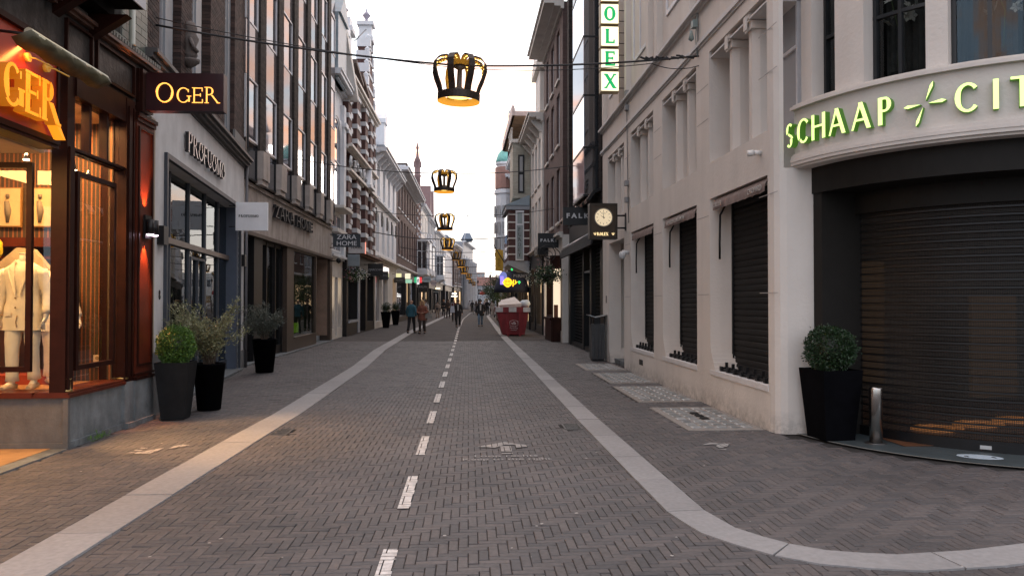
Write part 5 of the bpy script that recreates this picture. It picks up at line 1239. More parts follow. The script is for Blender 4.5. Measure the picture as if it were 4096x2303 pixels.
# mullioned first floor windows: two stone colonnettes in each opening with carved caps
for a, b in OPN + [(18.6, 20.8)]:
    zt = 5.6 if a != 18.6 else 5.56
    w = (b - a) / 3
    fw('deep_reveal', M('window_void', (.10, .10, .11), .7), (a, b, -.62, -.50, 3.83, zt))
    for k in (1, 2):
        c = a + w * k
        mb = MB(); mb.prism([FW.P(c - .10, -.42, 3.83), FW.P(c + .10, -.42, 3.83), FW.P(c + .10, -.18, 3.83), FW.P(c + .055, -.08, 3.83), FW.P(c - .055, -.08, 3.83), FW.P(c - .10, -.18, 3.83)], (0, 0, zt - 3.83 - .22))
        mb.fbox(FW, c - .13, c + .13, -.42, -.05, zt - .22, zt - .12); mb.fbox(FW, c - .11, c + .11, -.42, -.02, zt - .12, zt); mb.fbox(FW, c - .05, c + .05, -.02, .0, zt - .22, zt - .03)
        mb.obj('colonnette', WHT, JW)
    for k in range(3):
        window(FW, JW, a + w * k + (.10 if k else 0), a + w * (k + 1) - (.10 if k < 2 else 0), 3.84, zt, -.40, WFR, .05, (), (.62,), pane=PANE_CURT)
    mb = MB(); n = 5
    for i in range(n):      # curved lintel soffit
        mb.fbox(FW, a, b, -.5, -.02 - .16 * (i / n) ** 1.5, zt - .10 + .02 * i, zt - .08 + .02 * i + .001)
    mb.obj('lintel_moulding', WHT_L, JW)
# joints scored in the render
JNT = M('render_joint', (.36, .34, .33), .9)
mb = MB()
for y in (9.55, 12.28, 15.25, 18.2):
    for z in (1.75, 3.0, 4.55, 5.1): mb.fbox(FW, y - .30, y + .30, 0, .0025, z, z + .010)
mb.obj('render_joints', JNT, JW, kind='stuff')
# roller shutters, slat by slat
def slats(F, u0, u1, n, z0, z1, h, parent, mat=SHUT):
    L = u1 - u0; mb = MB(); pr = [(0, 0), (.012, .2), (.016, .5), (.012, .85), (0, .95)]
    vs = []
    for (d, f) in pr:
        for u in (-L / 2, L / 2): vs.append((u, (-d) if F.side > 0 else -d, (f - .5) * h))
    # local: x along u, -y outward for right facades
    mb.add(vs, [(2 * i, 2 * i + 1, 2 * i + 3, 2 * i + 2) for i in range(4)]); me = mb.mesh('slat', mat)
    k = int((z1 - z0) / h)
    for i in range(k + 1):
        z = z0 + h * (i + .5); p = F.P((u0 + u1) / 2, n, z)
        inst(me, 'slat', p, parent, (0, 0, F.ang + math.pi))
    b = MB(); b.fbox(F, u0, u1, n - .03, n - .001, z0, z1); b.obj('shutter_backing', M('gap_black', (.004, .004, .004), .9, nz=None), parent)
GAP = None
for i, (a, b) in enumerate(OPN):
    t = empty('roller_shutter', (4.2, (a + b) / 2, .6), ['closed dark roller shutter in the window nearest the curved entrance', 'closed dark roller shutter in the middle window of the white house', 'closed dark roller shutter in the window next to the recessed doorway'][i], 'shutter', 'roller shutters of the white house')
    slats(FW, a + .08, b - .17, -.34, .60, 3.2, .092, t)
    mb = MB(); mb.fbox(FW, a + .05, a + .08, -.36, -.30, .58, 3.25); mb.fbox(FW, b - .17, b - .13, -.36, -.30, .58, 3.25); mb.obj('guide_rail', BLK_M, t)
    # spiked security rail on the sill
    r = empty('sill_bracket_rail', (3.95, (a + b) / 2, .6), ['row of black iron display brackets on the sill nearest the curved entrance', 'row of black iron display brackets on the middle sill', 'row of black iron display brackets on the sill by the doorway'][i], 'brackets', 'iron brackets on the white house sills')
    mb = MB(); mb.fbox(FW, a + .2, b - .25, -.17, -.14, .62, .645); mb.fbox(FW, a + .2, b - .25, -.10, -.07, .60, .62); mb.obj('rail', BLK_M, r)
    for k in range(7):
        y = a + .28 + k * (b - a - .60) / 6
        mb = MB(); mb.fbox(FW, y - .035, y + .035, -.16, -.05, .58, .64); mb.fbox(FW, y - .015, y + .015, -.17, -.13, .64, .71); mb.fbox(FW, y - .06, y + .06, -.08, -.06, .61, .65); mb.obj('bracket', BLK_M, r)
    # valance awning
    w = empty('window_awning', (3.85, (a + b) / 2, 3.2), ['brown scalloped awning edge over the window nearest the entrance, lettered at both ends', 'brown scalloped awning edge with lettering over the middle window', 'plain brown scalloped awning edge over the window by the doorway'][i], 'awning', 'awnings over the shuttered windows')
    mb = MB(); vs = []; K = 44
    for k in range(K + 1):
        y = a + .05 + (b - a - .22) * k / K; dz = .014 * abs(math.sin(k * math.pi / 5.5)); wv = .012 * math.sin(k * 1.1)
        for n, z in ((-.20, 3.245), (-.03, 3.23), (.015 + wv, 3.15), (.02 + wv, 3.06 - dz)):
            p = FW.P(y, n, z); vs.append(tuple(p))
    mb.v = vs
    for k in range(K):
        for j in range(3): o = k * 4 + j; mb.f.append([o, o + 4, o + 5, o + 1]); mb.m.append(0); mb.sm.append(True)
    mb.obj('valance', M('awning_taupe', (.17, .125, .11), .85, nz=(9, .25)), w)
    mb = MB(); yb = b - .24; mb.tube([FW.P(yb, -.16, 3.12), FW.P(yb - .02, -.08, 2.98), FW.P(yb - .02, -.07, 2.55), FW.P(yb + .01, -.08, 2.30)], .017, 8); mb.obj('awning_arm', BLK_M, w)
    if i < 2:
        LW = M('awning_print', (.42, .38, .35), .8, nz=None)
        items = [('CARTIER', b - .48, .095), ('CHOPARD', a + .36, .105)] if i == 0 else [('VACHERON CONSTANTIN', (a + b) / 2 + .1, .10)]
        for tx, y, s in items: place_text(tx, s, LW, w, (3.81 - .043, y, 3.115), (R(90), 0, R(-90)), 'lettering', shear=.15)
# doorway
fw('door_reveal', WHT, (18.62, 18.85, -1.3, -.62, 0, 3.2), (20.3, 20.62, -1.3, -.4, 0, 3.2)); fw('door', BLK, (18.85, 20.3, -1.1, -1.0, .12, 3.0)); fw('door_head', WHT, (18.6, 20.64, -1.3, -.62, 2.9, 3.25)); fw('door_step', BLUESTONE, (18.7, 20.5, -1.3, -.1, 0, .12))
fw('vent_grille', M('vent_black', (.01, .01, .01), .6), (16.62, 16.98, -.04, .004, .24, .36)); fw('slot_plate', BLK_M, (21.0, 21.1, 0, .01, 1.6, 1.8))
# pipework and wires on the wall
mb = MB(); mb.tube([FW.P(17.95, .03, 3.5), FW.P(18.2, .03, 7.4), FW.P(18.2, .03, 12)], .012, 6); mb.tube([FW.P(12.45, .02, 5.7), FW.P(12.45, .02, 6.9)], .01, 6)
mb.obj('wall_cable', M('cable_grey', (.25, .25, .25), .7), JW, kind='stuff')
for z in (6.2, 6.55, 4.4, 4.0): fw('junction_box', M('cable_grey', (0, 0, 0)), (18.0, 18.16, 0, .09, z, z + .12))
mb = MB(); mb.lathe(FW.P(18.05, .16, 2.73), [(.001, -.09), (.06, -.07), (.085, 0), (.08, .06), (.05, .10)], 14); mb.tube([FW.P(18.05, 0, 2.80), FW.P(18.05, .16, 2.82)], .05, 10); single(mb, 'dome_camera', M('camera_white', (.6, .6, .6), .35), 'white dome security camera beside the recessed doorway', 'camera')
mb = MB(); mb.box(4.10, 4.24, 19.2, 19.34, 2.72, 2.86); mb.tube([(4.24, 19.27, 2.8), (4.5, 19.4, 3.0)], .01, 6); single(mb, 'door_speaker', BLK, 'small black box camera inside the recessed doorway', 'camera')
mb = MB(); mb.tube([FW.P(9.78, 0, 3.58), FW.P(9.78, .10, 3.58)], .035, 12); mb.tube([FW.P(9.78, .10, 3.58), FW.P(9.80, .18, 3.575)], .04, 12); single(mb, 'wall_sensor', M('sensor_white', (.6, .58, .55), .5), 'small white round sensor on the pier left of the glowing letters', 'sensor')
mb = MB(); mb.box(3.70, 3.78, 12.42, 12.54, 6.18, 6.30); mb.lathe((3.68, 12.45, 6.0), [(.001, -.06), (.05, -.02), (.03, .06), (.02, .12)], 10); mb.tube([(3.78, 12.45, 6.5), (3.76, 12.47, 6.0), (3.78, 12.46, 5.71)], .008, 5); single(mb, 'cable_lamp', M('lamp_greygreen', (.2, .25, .24), .5), 'small grey lamp hanging on the wall where the crown cable is fixed', 'lamp')
# ------------------------------------------------------------------ curved corner entrance
CX, CY = 6.85, 9.70
def cyl(mb, r0, r1, z0, z1, a0, a1, n=36, m=0):
    """curved slab between radii r0<r1"""
    for i in range(n):
        t0, t1 = R(a0 + (a1 - a0) * i / n), R(a0 + (a1 - a0) * (i + 1) / n)
        q = [(r1, t0), (r1, t1), (r0, t1), (r0, t0)]
        mb.hexa([(CX + r * math.cos(t), CY + r * math.sin(t), z0) for r, t in q] + [(CX + r * math.cos(t), CY + r * math.sin(t), z1) for r, t in q], m)
def cpt(r, deg, z): return Vector((CX + r * math.cos(R(deg)), CY + r * math.sin(R(deg)), z))
A0, A1 = 187, 285
def cwall(mb, r0, r1, z0, z1, a0=A0, a1=A1, n=40): cyl(mb, r0, r1, z0, z1, a0, a1, n)
mb = MB(); cwall(mb, 2.4, 2.80, 3.48, 4.02); 
for r, z0, z1 in ((2.82, 3.45, 3.48), (2.85, 3.41, 3.45), (2.86, 3.37, 3.41), (2.85, 3.33, 3.37), (2.81, 3.30, 3.33), (2.86, 4.02, 4.06), (2.82, 4.06, 4.09)): cwall(mb, 2.4, r, z0, z1)
mb.obj('curved_fascia', WHT, JW)
# piers between the curved windows
WA = [(191.6, 200), (208.3, 222.6), (227.1, 243), (252, 272)]
mb = MB(); edges = [A0] + [x for w in WA for x in w] + [A1]
for a, b in zip(edges[::2], edges[1::2]):
    if b > a: cyl(mb, 2.45, 2.70, 4.05, 9.5, a, b, max(2, int((b - a) / 2)))
mb.obj('curved_pier', WHT, JW)
DKF = M('window_iron', (.012, .014, .016), .4, nz=(8, .2)); CURG = M('curtain_grey', (.20, .21, .21), .9, nz=(12, .2)); CURD = M('curtain_dark', (.05, .048, .045), .9, nz=(12, .3))
for i, (a, b) in enumerate(WA):
    mb = MB()
    cyl(mb, 2.46, 2.53, 4.06, 4.14, a, b, 10); cyl(mb, 2.46, 2.53, 6.9, 7.0, a, b, 10)
    for t in (a + .6, b - .6, (a + b) / 2 + (2 if i == 0 else 0)): cyl(mb, 2.47, 2.53, 4.08, 6.95, t - .45, t + .45, 2)
    for z in (4.86, 5.62, 6.3): cyl(mb, 2.475, 2.525, z, z + .04, a, b, 10)
    w = mb.obj('curved_window', DKF, JW)
    mb = MB(); cyl(mb, 2.488, 2.492, 4.1, 6.95, a, b, 14); mb.obj('pane', glassmat('leaded_glass', (.8, .82, .82), .03, .02, .1, 1.25), w)
    mb = MB()      # pleated curtain
    n = int((b - a) * 2.2); vs = []
    for k in range(n + 1):
        t = a + (b - a) * k / n; r = 2.24 + .035 * math.sin(k * 1.9) + .02 * math.sin(k * .7)
        vs += [tuple(cpt(r, t, 4.1)), tuple(cpt(r, t, 7))]
    mb.add(vs, [(2 * k, 2 * k + 1, 2 * k + 3, 2 * k + 2) for k in range(n)], 0, True); mb.obj('curtain', CURG if i == 0 else CURD, w)
mb = MB(); cwall(mb, 2.0, 2.05, 3.9, 7.2, A0, A1); mb.box(4.46, 12, 9.75, 14, 4.1, 9); mb.obj('window_backing', M('void_dark', (.008, .008, .008), 1, nz=None), JW, kind='stuff')  # unseen black block and sheet added to stop sky showing through the windows
# orchid behind the curved window
def orchid(t_deg, z, lab, r=2.36, sc=1.):
    o = empty('orchid', tuple(cpt(r, t_deg, 4.1)), lab, 'flowers'); p = cpt(r, t_deg, 4.1)
    mb = MB(); mb.lathe((p.x, p.y, 4.08), [(.05, 0), (.08, .16), (.001, .161)], 12); mb.obj('pot', POT2, o)
    st = [p + Vector((0, 0, .2)), p + Vector((.02, 0, .6)), cpt(r, t_deg - 2, z + .1), cpt(r, t_deg + 2, z + .25), cpt(r, t_deg + 5, z + .12)]
    mb = MB(); mb.tube(st, .006, 5); mb.obj('stem', M('stem_green', (.06, .10, .03), .6), o)
    fl = MB(); rr = random.Random(5)
    for k in range(16):
        c = cpt(r + rr.uniform(-.04, .05), t_deg + rr.uniform(-5, 6), z + rr.uniform(-.22, .28)); ax = [Vector((rr.gauss(0, 1), rr.gauss(0, 1), rr.gauss(0, 1))).normalized() for _ in range(1)][0]
        u = ax.orthogonal().normalized(); v = ax.cross(u)
        for q in range(5):
            t = q * 1.257; d = u * math.cos(t) + v * math.sin(t); e = ax.cross(d)
            fl.add([c, c + d * .04 * sc + e * .025 * sc, c + d * .075 * sc, c + d * .04 * sc - e * .025 * sc], [(0, 1, 2), (0, 2, 3)])
    fl.obj('blossom', M('orchid_white', (.55, .55, .50), .7, nz=None), o, kind='stuff')
orchid(213, 5.05, 'white orchid spray behind the first wide curved window')
orchid(238, 4.9, 'small pale orchid behind the right curved window', sc=.8)
# black portal and big curved shutter
mb = MB(); cwall(mb, 1.9, 2.62, 2.98, 3.30); cyl(mb, 2.02, 2.60, 0, 2.98, 188, 192.5, 3); cyl(mb, 1.9, 2.12, 2.72, 2.98, A0, A1, 30); mb.obj('portal_frame', M('portal_anthracite', (.013, .0115, .010), .6, 0, spec=.2, nz=(5, .15)), JW)
t = empty('roller_shutter', (5.6, 8.3, 0), 'wide perforated dark roller shutter closing the curved corner entrance', 'shutter', 'roller shutters of the white house')
PERF = None
def perfmat():
    m = piecemat('perforated_slat', (.015, .0145, .0145), (.022, .021, .020), .6, .25, .2, .25); nt = m.node_tree; N = nt.nodes.new; L = nt.links.new
    b = nt.nodes['Principled BSDF']; o = [n for n in nt.nodes if n.type == 'OUTPUT_MATERIAL'][0]
    g = N('ShaderNodeNewGeometry'); sp = N('ShaderNodeSeparateXYZ'); L(g.outputs['Position'], sp.inputs[0])
    def mt(op, a, v=None):
        n = N('ShaderNodeMath'); n.operation = op
        L(a, n.inputs[0]) if not isinstance(a, (int, float)) else None
        if v is not None:
            if isinstance(v, (int, float)): n.inputs[1].default_value = v
            else: L(v, n.inputs[1])
        return n.outputs[0]
    s1 = mt('FRACT', mt('MULTIPLY', mt('SUBTRACT', sp.outputs['X'], sp.outputs['Y']), 45.)); s2 = mt('FRACT', mt('MULTIPLY', sp.outputs['Z'], 62.))
    a1 = mt('GREATER_THAN', s1, .45); a2 = mt('GREATER_THAN', s2, .45); k = mt('MULTIPLY', a1, a2)
    tr = N('ShaderNodeBsdfTransparent'); mx = N('ShaderNodeMixShader'); L(k, mx.inputs[0]); L(b.outputs[0], mx.inputs[1]); L(tr.outputs[0], mx.inputs[2]); L(mx.outputs[0], o.inputs[0])
    return m
PERF = perfmat()
SA0, SA1 = 190, 282
mb = MB(); h = .088; prof = [(2.03, .012), (2.045, .025), (2.045, .066), (2.03, .080)]
n = 44; vs = []
for r, z in prof:
    for i in range(n + 1): p = cpt(r, SA0 + (SA1 - SA0) * i / n, z); vs.append((p.x - CX, p.y - CY, z))
fs = []
for k in range(3):
    for i in range(n): o = k * (n + 1) + i; fs.append((o, o + 1, o + n + 2, o + n + 1))
mb.add(vs, fs); me = mb.mesh('slat', PERF)
mb2 = MB(); vs2 = []
for r, z in ((2.052, -.005), (2.052, .016)):
    for i in range(n + 1): p = cpt(r, SA0 + (SA1 - SA0) * i / n, z); vs2.append((p.x - CX, p.y - CY, z))
mb2.add(vs2, [(i, i + 1, i + n + 2, i + n + 1) for i in range(n)]); me2 = mb2.mesh('slat_joint', BLK_M)
for k in range(30):
    z = .12 + k * h
    if z < 2.80: s_ = inst(me, 'slat', (CX, CY, z), t); j_ = inst(me2, 'slat_joint', (CX, CY, z), t)
mb = MB(); cyl(mb, 2.01, 2.07, .0, .13, SA0, SA1, 40); mb.obj('bottom_bar', BLK, t)
mb = MB(); cyl(mb, 2.07, 2.076, .045, .085, 231.5, 234.5, 3); mb.obj('lock_plate', M('lock_silver', (.5, .5, .5), .4, .6, nz=None), t)
# threshold slab with worn oval sticker
mb = MB(); 
for i in range(40):
    t0, t1 = R(186 + 100 * i / 40), R(186 + 100 * (i + 1) / 40)
    mb.add([(CX + r * math.cos(t_), CY + r * math.sin(t_), .014) for r, t_ in ((2.80, t0), (2.80, t1), (1.6, t1), (1.6, t0))], [(0, 1, 2, 3)])
    mb.add([(CX + r * math.cos(t_), CY + r * math.sin(t_), .016) for r, t_ in ((2.82, t0), (2.82, t1), (2.79, t1), (2.79, t0))], [(0, 1, 2, 3)], 1)
mb.obj('threshold', [M('slate_threshold', (.055, .07, .075), .45, nz=(4, .2), bump=(40, .1)), M('threshold_edge', (.22, .21, .19), .6)], JW)
c = cpt(2.42, 232, .0185)
mb = MB(); mb.add([(c.x + .20 * math.cos(q * .2618) , c.y + .14 * math.sin(q * .2618) - .06 * math.cos(q * .2618), .0185) for q in range(24)], [tuple(range(24))])
FS = empty('floor_sticker', tuple(c), 'worn white oval floor sticker on the slate threshold of the curved entrance', 'sticker'); mb.obj('sticker', M('sticker_white', (.42, .50, .56), .6, nz=(12, .1)), FS)
for dx in (-.12, .12):
    mb = MB(); mb.lathe((c.x + dx, c.y - dx * .35, .0205), [(.001, 0), (.022, .0), (.001, .0005)], 8); mb.box(c.x + dx - .012, c.x + dx + .012, c.y - dx * .35 - .045, c.y - dx * .35 - .02, .0202, .0206); mb.obj('print', M('sticker_print', (.05, .07, .09), .6, nz=None), FS)
# room behind the shutter
mb = MB(); mb.box(4.9, 9.5, 12.4, 12.5, 0, 3.2); mb.box(9.4, 9.5, 7.5, 12.4, 0, 3.2); mb.box(5.0, 9.5, 9.7, 12.5, 3.2, 3.25); cyl(mb, .01, 1.85, 3.2, 3.25, 180, 360); mb.box(4.86, 4.9, 10.5, 12.4, 0, 3.2); mb.obj('shop_interior', M('jewel_interior', (.14, .10, .07), .7), JW)
mb = MB(); mb.box(4.9, 9.4, 8.4, 12.4, .02, .024); mb.obj('shop_floor', M('jewel_floor', (.14, .06, .03), .35, nz=(1.5, .5)), JW)
mb = MB(); mb.box(6.4, 6.85, 12.3, 12.38, .3, 2.3); mb.box(7.6, 8.3, 11.2, 11.28, .2, 1.75); mb.obj('lit_panel', M('panel_glow', (.03, .02, .015), .8, nz=(2, .5), emit=(1, .55, .25), es=.030), JW)
mb = MB(); mb.box(5.85, 6.0, 11.8, 11.85, 2.28, 2.38); mb.obj('exit_sign', emat('exit_green', (.10, .8, .15), .8), JW)
for (x, y, z) in ((8.6, 11, 1.65), (8.9, 11, 1.7), (8.3, 11, 1.45), (8.8, 11, 1.42)):
    mb = MB(); mb.lathe((x, y, z), [(.001, -.02), (.025, 0), (.001, .02)], 8); mb.obj('interior_lamp', emat('spark', (1, .6, .3), 6), JW)
mb = MB()      # inlaid curls on the floor
for k in range(3):
    pts = [(5.9 + k * .75 + .35 * math.cos(a) * (1 - a / 14), 9.4 + .3 * k + .28 * math.sin(a) * (1 - a / 14), .03) for a in [i * .4 for i in range(18)]]
    mb.tube(pts, .03, 5)
mb.obj('floor_inlay', emat('inlay_glow', (1, .38, .10), .2), JW)
area('jewel_lamp', (7.2, 10.3, 3.1), 1.2, 1.2, (1, .6, .3))
# glowing letters on the curve
SL = empty('curved_lettering', tuple(cpt(2.8, 225, 3.7)), 'lime green glowing capital letters with a star running round the curved white fascia', 'sign')
LIME = emat('lime_glow', (.74, 1.0, .30), 1.25); LIMED = M('lime_side', (.02, .07, .01), .4, nz=None, emit=(.25, .7, .05), es=.12)
def deg_at(Dx):      # bearing seen from the street, used once to space the letters
    return Dx
RL = 2.80
def mpc(x, y, d): return cpt(RL + d, 187.6 + math.degrees(x / RL), 3.56 + y)
xs = 0.0; HL = .30
lay = [('S', -.10), ('C', .145), ('H', .39), ('A', .66), ('A', .96), ('P', 1.26), ('*', 1.60), ('C', 2.00), ('I', 2.32), ('T', 2.47), ('R', 2.76), ('O', 3.06), ('E', 3.38), ('N', 3.62)]
for ch, x in lay:
    if ch == '*':
        cxx = x + .14
        for ang, ln in ((3, .20), (183, .20), (70, .24), (250, .24)):
            ca, sa = math.cos(R(ang)), math.sin(R(ang)); px, py = -sa, ca
            pl = [(cxx + ca * .035, .15 + sa * .035), (cxx + ca * ln * .8 + px * .014, .15 + sa * ln * .8 + py * .018), (cxx + ca * ln, .15 + sa * ln), (cxx + ca * ln * .8 - px * .014, .15 + sa * ln * .8 - py * .018)]
            letter_mesh([pl], mpc, 1, .07).obj('star_ray', [LIME, LIMED], SL)
        continue
    adv, polys = glyph_polys(ch, T=.155, N=.085, serif=False)
    letter_mesh(polys, mpc, HL if ch != '*' else HL, .075, x0=x).obj('letter', [LIME, LIMED], SL)
# Clock and vertical sign of the white house
CK = empty('clock_sign', (3.3, 18.4, 3.6), 'brown square box clock hanging from the white house with a lit round dial', 'clock')
BRN_P = M('clock_bronze', (.055, .036, .022), .4, .4, nz=(5, .15))
mb = MB(); mb.box(2.90, 3.58, 18.28, 18.52, 3.14, 4.0); mb.obj('clock_case', BRN_P, CK)
mb = MB(); ringbox(mb, Fac(2.90, 18.28, 3.58, 18.28, 1), 0, .68, 0, .02, 3.14, 4.0, .05); mb.obj('case_rim', M('clock_rim', (.035, .024, .016), .4, .4, nz=None), CK)
mb = MB(); 
for z in (3.72, 3.42): mb.tube([(3.58, 18.4, z), (3.81, 18.4, z)], .022, 8)
mb.fbox(FW, 18.34, 18.46, 0, .02, 3.36, 3.78); mb.obj('bracket', BLK_M, CK)
dc = Vector((3.24, 18.27, 3.66)); 
def disc(mb, c, r, y, m=0, n=40): mb.add([(c.x + r * math.cos(2 * math.pi * i / n), y, c.z + r * math.sin(2 * math.pi * i / n)) for i in range(n)], [tuple(range(n))], m)
mb = MB(); disc(mb, dc, .205, 18.262); mb.obj('dial', emat('dial_glow', (1, .80, .52), .50), CK)
mb = MB()
for i in range(60):
    a = i * math.pi / 30; r0, r1 = .207, .228; w = .004
    mb.prism([(dc.x + r * math.cos(a) + s * -math.sin(a) * w, 18.28, dc.z + r * math.sin(a) + s * math.cos(a) * w) for r, s in ((r0, 1), (r1, 1), (r1, -1), (r0, -1))], (0, -.03, 0))
mb.obj('fluted_bezel', M('bezel_silver', (.55, .50, .42), .3, .8, nz=None), CK)
mb = MB()
for i in range(12):
    a = i * math.pi / 6; r0, r1 = .135, .175; w = .005
    mb.prism([(dc.x + r * math.cos(a) + s * -math.sin(a) * w, 18.258, dc.z + r * math.sin(a) + s * math.cos(a) * w) for r, s in ((r0, 1), (r1, 1), (r1, -1), (r0, -1))], (0, -.004, 0))
mb.obj('hour_mark', M('dial_print', (.10, .08, .06), .5, nz=None), CK)
def hand(an, ln, w, y, nm):
    a = R(90 - an); mb = MB(); ca, sa = math.cos(a), math.sin(a)
    mb.prism([(dc.x - ca * .03 - sa * w, y, dc.z - sa * .03 + ca * w), (dc.x + ca * ln, y, dc.z + sa * ln), (dc.x - ca * .03 + sa * w, y, dc.z - sa * .03 - ca * w)], (0, -.004, 0)); mb.obj(nm, M('dial_print', (0, 0, 0)), CK)
hand(-5, .15, .008, 18.250, 'minute_hand'); hand(300, .11, .010, 18.245, 'hour_hand')
CRG = emat('crown_gold', (1, .75, .38), .9)
letters('ROLEX', lambda x, y, d: Vector((3.085 + x, 18.278 - d, 3.225 + y)), .075, .006, [CRG, CRG], CK, track=.004, T=.24, N=.09, ST=.08, gx=.92)
def crownlogo(c, s, parent, y):
    for i, a in enumerate((-44, -22, 0, 22, 44)):
        mb = MB(); d = Vector((math.sin(R(a)), 0, math.cos(R(a)))); mb.tube([c, c + d * s * .8], [s * .05, s * .07], 5); q = c + d * s * .92; mb.lathe(q, [(.001, -s * .1), (s * .1, 0), (.001, s * .1)], 6); mb.obj('crown_spike', CRG, parent)
    mb = MB(); mb.box(c.x - s * .28, c.x + s * .28, y - .004, y, c.z - s * .08, c.z + s * .08); mb.obj('crown_band', CRG, parent)
crownlogo(Vector((3.035, 18.272, 3.24)), .06, CK, 18.272); crownlogo(Vector((3.475, 18.272, 3.24)), .06, CK, 18.272)
place_text('ROLEX', .035, M('dial_print', (0, 0, 0)), CK, (dc.x, 18.256, 3.755), (R(90), 0, 0), 'dial_lettering', ext=.001)
VS_ = empty('vertical_light_sign', (3.45, 18.4, 8), 'column of lit cream light boxes with green letters high on the white house', 'sign')
LBOX = emat('light_box_cream', (1, .92, .66), 1.05); GRN = emat('letter_green', (.0, .36, .10), .95)
LBF = M('light_box_rim', (.35, .26, .12), .5, nz=None)
for i, ch in enumerate('XELOR'):
    z0 = 6.70 + i * .545; 
    mb = MB(); mb.box(3.18, 3.63, 18.28, 18.52, z0, z0 + .50); mb.obj('light_box', LBF, VS_)
    mb = MB(); mb.box(3.195, 3.615, 18.268, 18.279, z0 + .02, z0 + .48); mb.obj('lit_face', LBOX, VS_)
    adv, polys = glyph_polys(ch, T=.21, N=.12, ST=.09, gx=1.05); W_ = (adv - .1) * .35
    letter_mesh(polys, lambda x, y, d: Vector((3.405 - W_ / 2 + x - .01, 18.266 - d, z0 + .075 + y)), .35, .012).obj('letter', [GRN, GRN], VS_)
    mb = MB()
    for z in (z0 + .12, z0 + .38): mb.tube([(3.63, 18.4, z), (3.81, 18.4, z)], .01, 6)
    mb.obj('bracket', BLK_M, VS_)

# ------------------------------------------------------------------ right: black hosiery shop and dark brick fins
FB = Fac(3.95, 21.65, 3.95, 30.2, -1)
BK = empty('hosiery_shop', (4, 25, 0), 'black shopfront with lattice shutter under dark brick storeys with a glass bay', 'shop building')
def fk(name, mat, *b, parent=BK, F=FB, o=21.65, **k):
    if len(b) > 1:
        for q in b: r = fk(name, mat, q, parent=parent, F=F, o=o, **k)
        return r
    mb = MB()
    for q in b: mb.fbox(F, q[0] - o, q[1] - o, *q[2:])
    return mb.obj(name, mat, parent, **k)
fk('black_fascia', BLK, (21.7, 29.8, -.3, .02, 3.45, 4.5)); fk('black_pillar', BLK, (21.7, 22.7, -.3, .03, 0, 3.45), (24.35, 24.65, -.3, .03, 0, 3.45), (26.0, 26.3, -.3, .03, 0, 3.45), (29.3, 29.8, -.3, .05, 0, 3.45))
fk('base', BLK, (22.7, 29.3, -.3, .0, 0, .12)); fk('pillar_chrome', M('dark_chrome', (.15, .15, .16), .3, .8), (21.95, 21.99, .03, .045, .5, 3.4))
for a, b in ((22.7, 24.35), (26.3, 29.3)):
    fk('pane', GLASS_R, (a, b, -.2, -.19, .12, 3.45))
    n = int((b - a) / .16)
    mb = MB()
    for i in range(n + 1): u = a + (b - a) * i / n - 21.65; mb.fbox(FB, u - .008, u + .008, -.14, -.13, .12, 3.45)
    for k in range(28): z = .2 + k * .118; mb.fbox(FB, a - 21.65, b - 21.65, -.13, -.12, z, z + .012)
    mb.obj('lattice_shutter', BLK_M, BK)
fk('glass_door', M('door_black', (.02, .02, .02), .15, coat=.8), (24.65, 26.0, -.25, -.2, .1, 2.6)); fk('door_head', M('door_head', (.3, .3, .3), .5), (24.65, 26.0, -.25, .0, 2.6, 2.66)); fk('door_handle', M('chrome', (.6, .6, .6), .2, 1., nz=None), (24.8, 24.84, -.2, -.12, 1.0, 1.12))
room(FB, BK, .1, 8, -3, -.3, 0, 3.45, M('interior_dark', (.09, .09, .085), .8))
fk('lit_panel', emat('amber_panel', (1, .62, .25), 1.6), (22.85, 23.6, -.7, -.66, 1.5, 2.85)); fk('lit_panel', emat('amber_panel', (1, .62, .25), 1.6), (26.6, 27.2, -.7, -.66, 1.2, 1.9))
# awning cassette along the fascia and striped upper awning
mb = MB(); mb.tube([FB.P(.5, .28, 3.66), FB.P(7.9, .28, 3.66)], .06, 10); mb.obj('awning_cassette', M('cassette_silver', (.4, .4, .42), .35, .6), BK)
mb = MB(); mb.prism([FB.P(.5, .05, 3.62), FB.P(.5, .36, 3.60), FB.P(.5, .40, 3.30), FB.P(.5, .36, 3.28), FB.P(.5, .30, 3.55)], FB.t * 7.4); mb.obj('awning_valance', M('awning_black', (.015, .015, .016), .9, bump=(8, .6)), BK)
STRP = M('awning_stripe_pale', (.50, .36, .30), .8)
for i in range(16):
    a = .3 + i * .46
    mb = MB(); mb.prism([FB.P(a, .02, 4.95), FB.P(a, .34, 4.86), FB.P(a, .50, 4.62), FB.P(a, .46, 4.55), FB.P(a, .30, 4.78), FB.P(a, .02, 4.88)], FB.t * .44); mb.obj('awning_panel', STRP if i % 2 else M('awning_black', (.015, .015, .016), .9), BK)
# dark brick storeys
DBR = piecemat('dark_brick', (.024, .021, .020), (.056, .046, .042), .85, .5, .25)
fk('upper_wall', MORT_D, (21.65, 30.2, -.7, -.03, 4.5, 16))
fbx = []
for a, b, n in ((21.66, 21.95, -.02), (22.0, 22.45, .12), (25.0, 25.35, .22), (25.7, 26.1, .12), (26.5, 26.9, .22), (27.4, 27.8, .12), (28.3, 28.8, .22), (29.4, 30.1, .05)):
    fk('fin_core', MORT_D, (a + .01, b - .01, -.03, n - .012, 4.5, 16)); fbx += [(q[0] - 21.65, q[1] - 21.65) + q[2:] for q in courses(a, b, -.02, n, 4.6, 15.5)]
emit_bricks(FB, fbx, BK, DBR, 250)
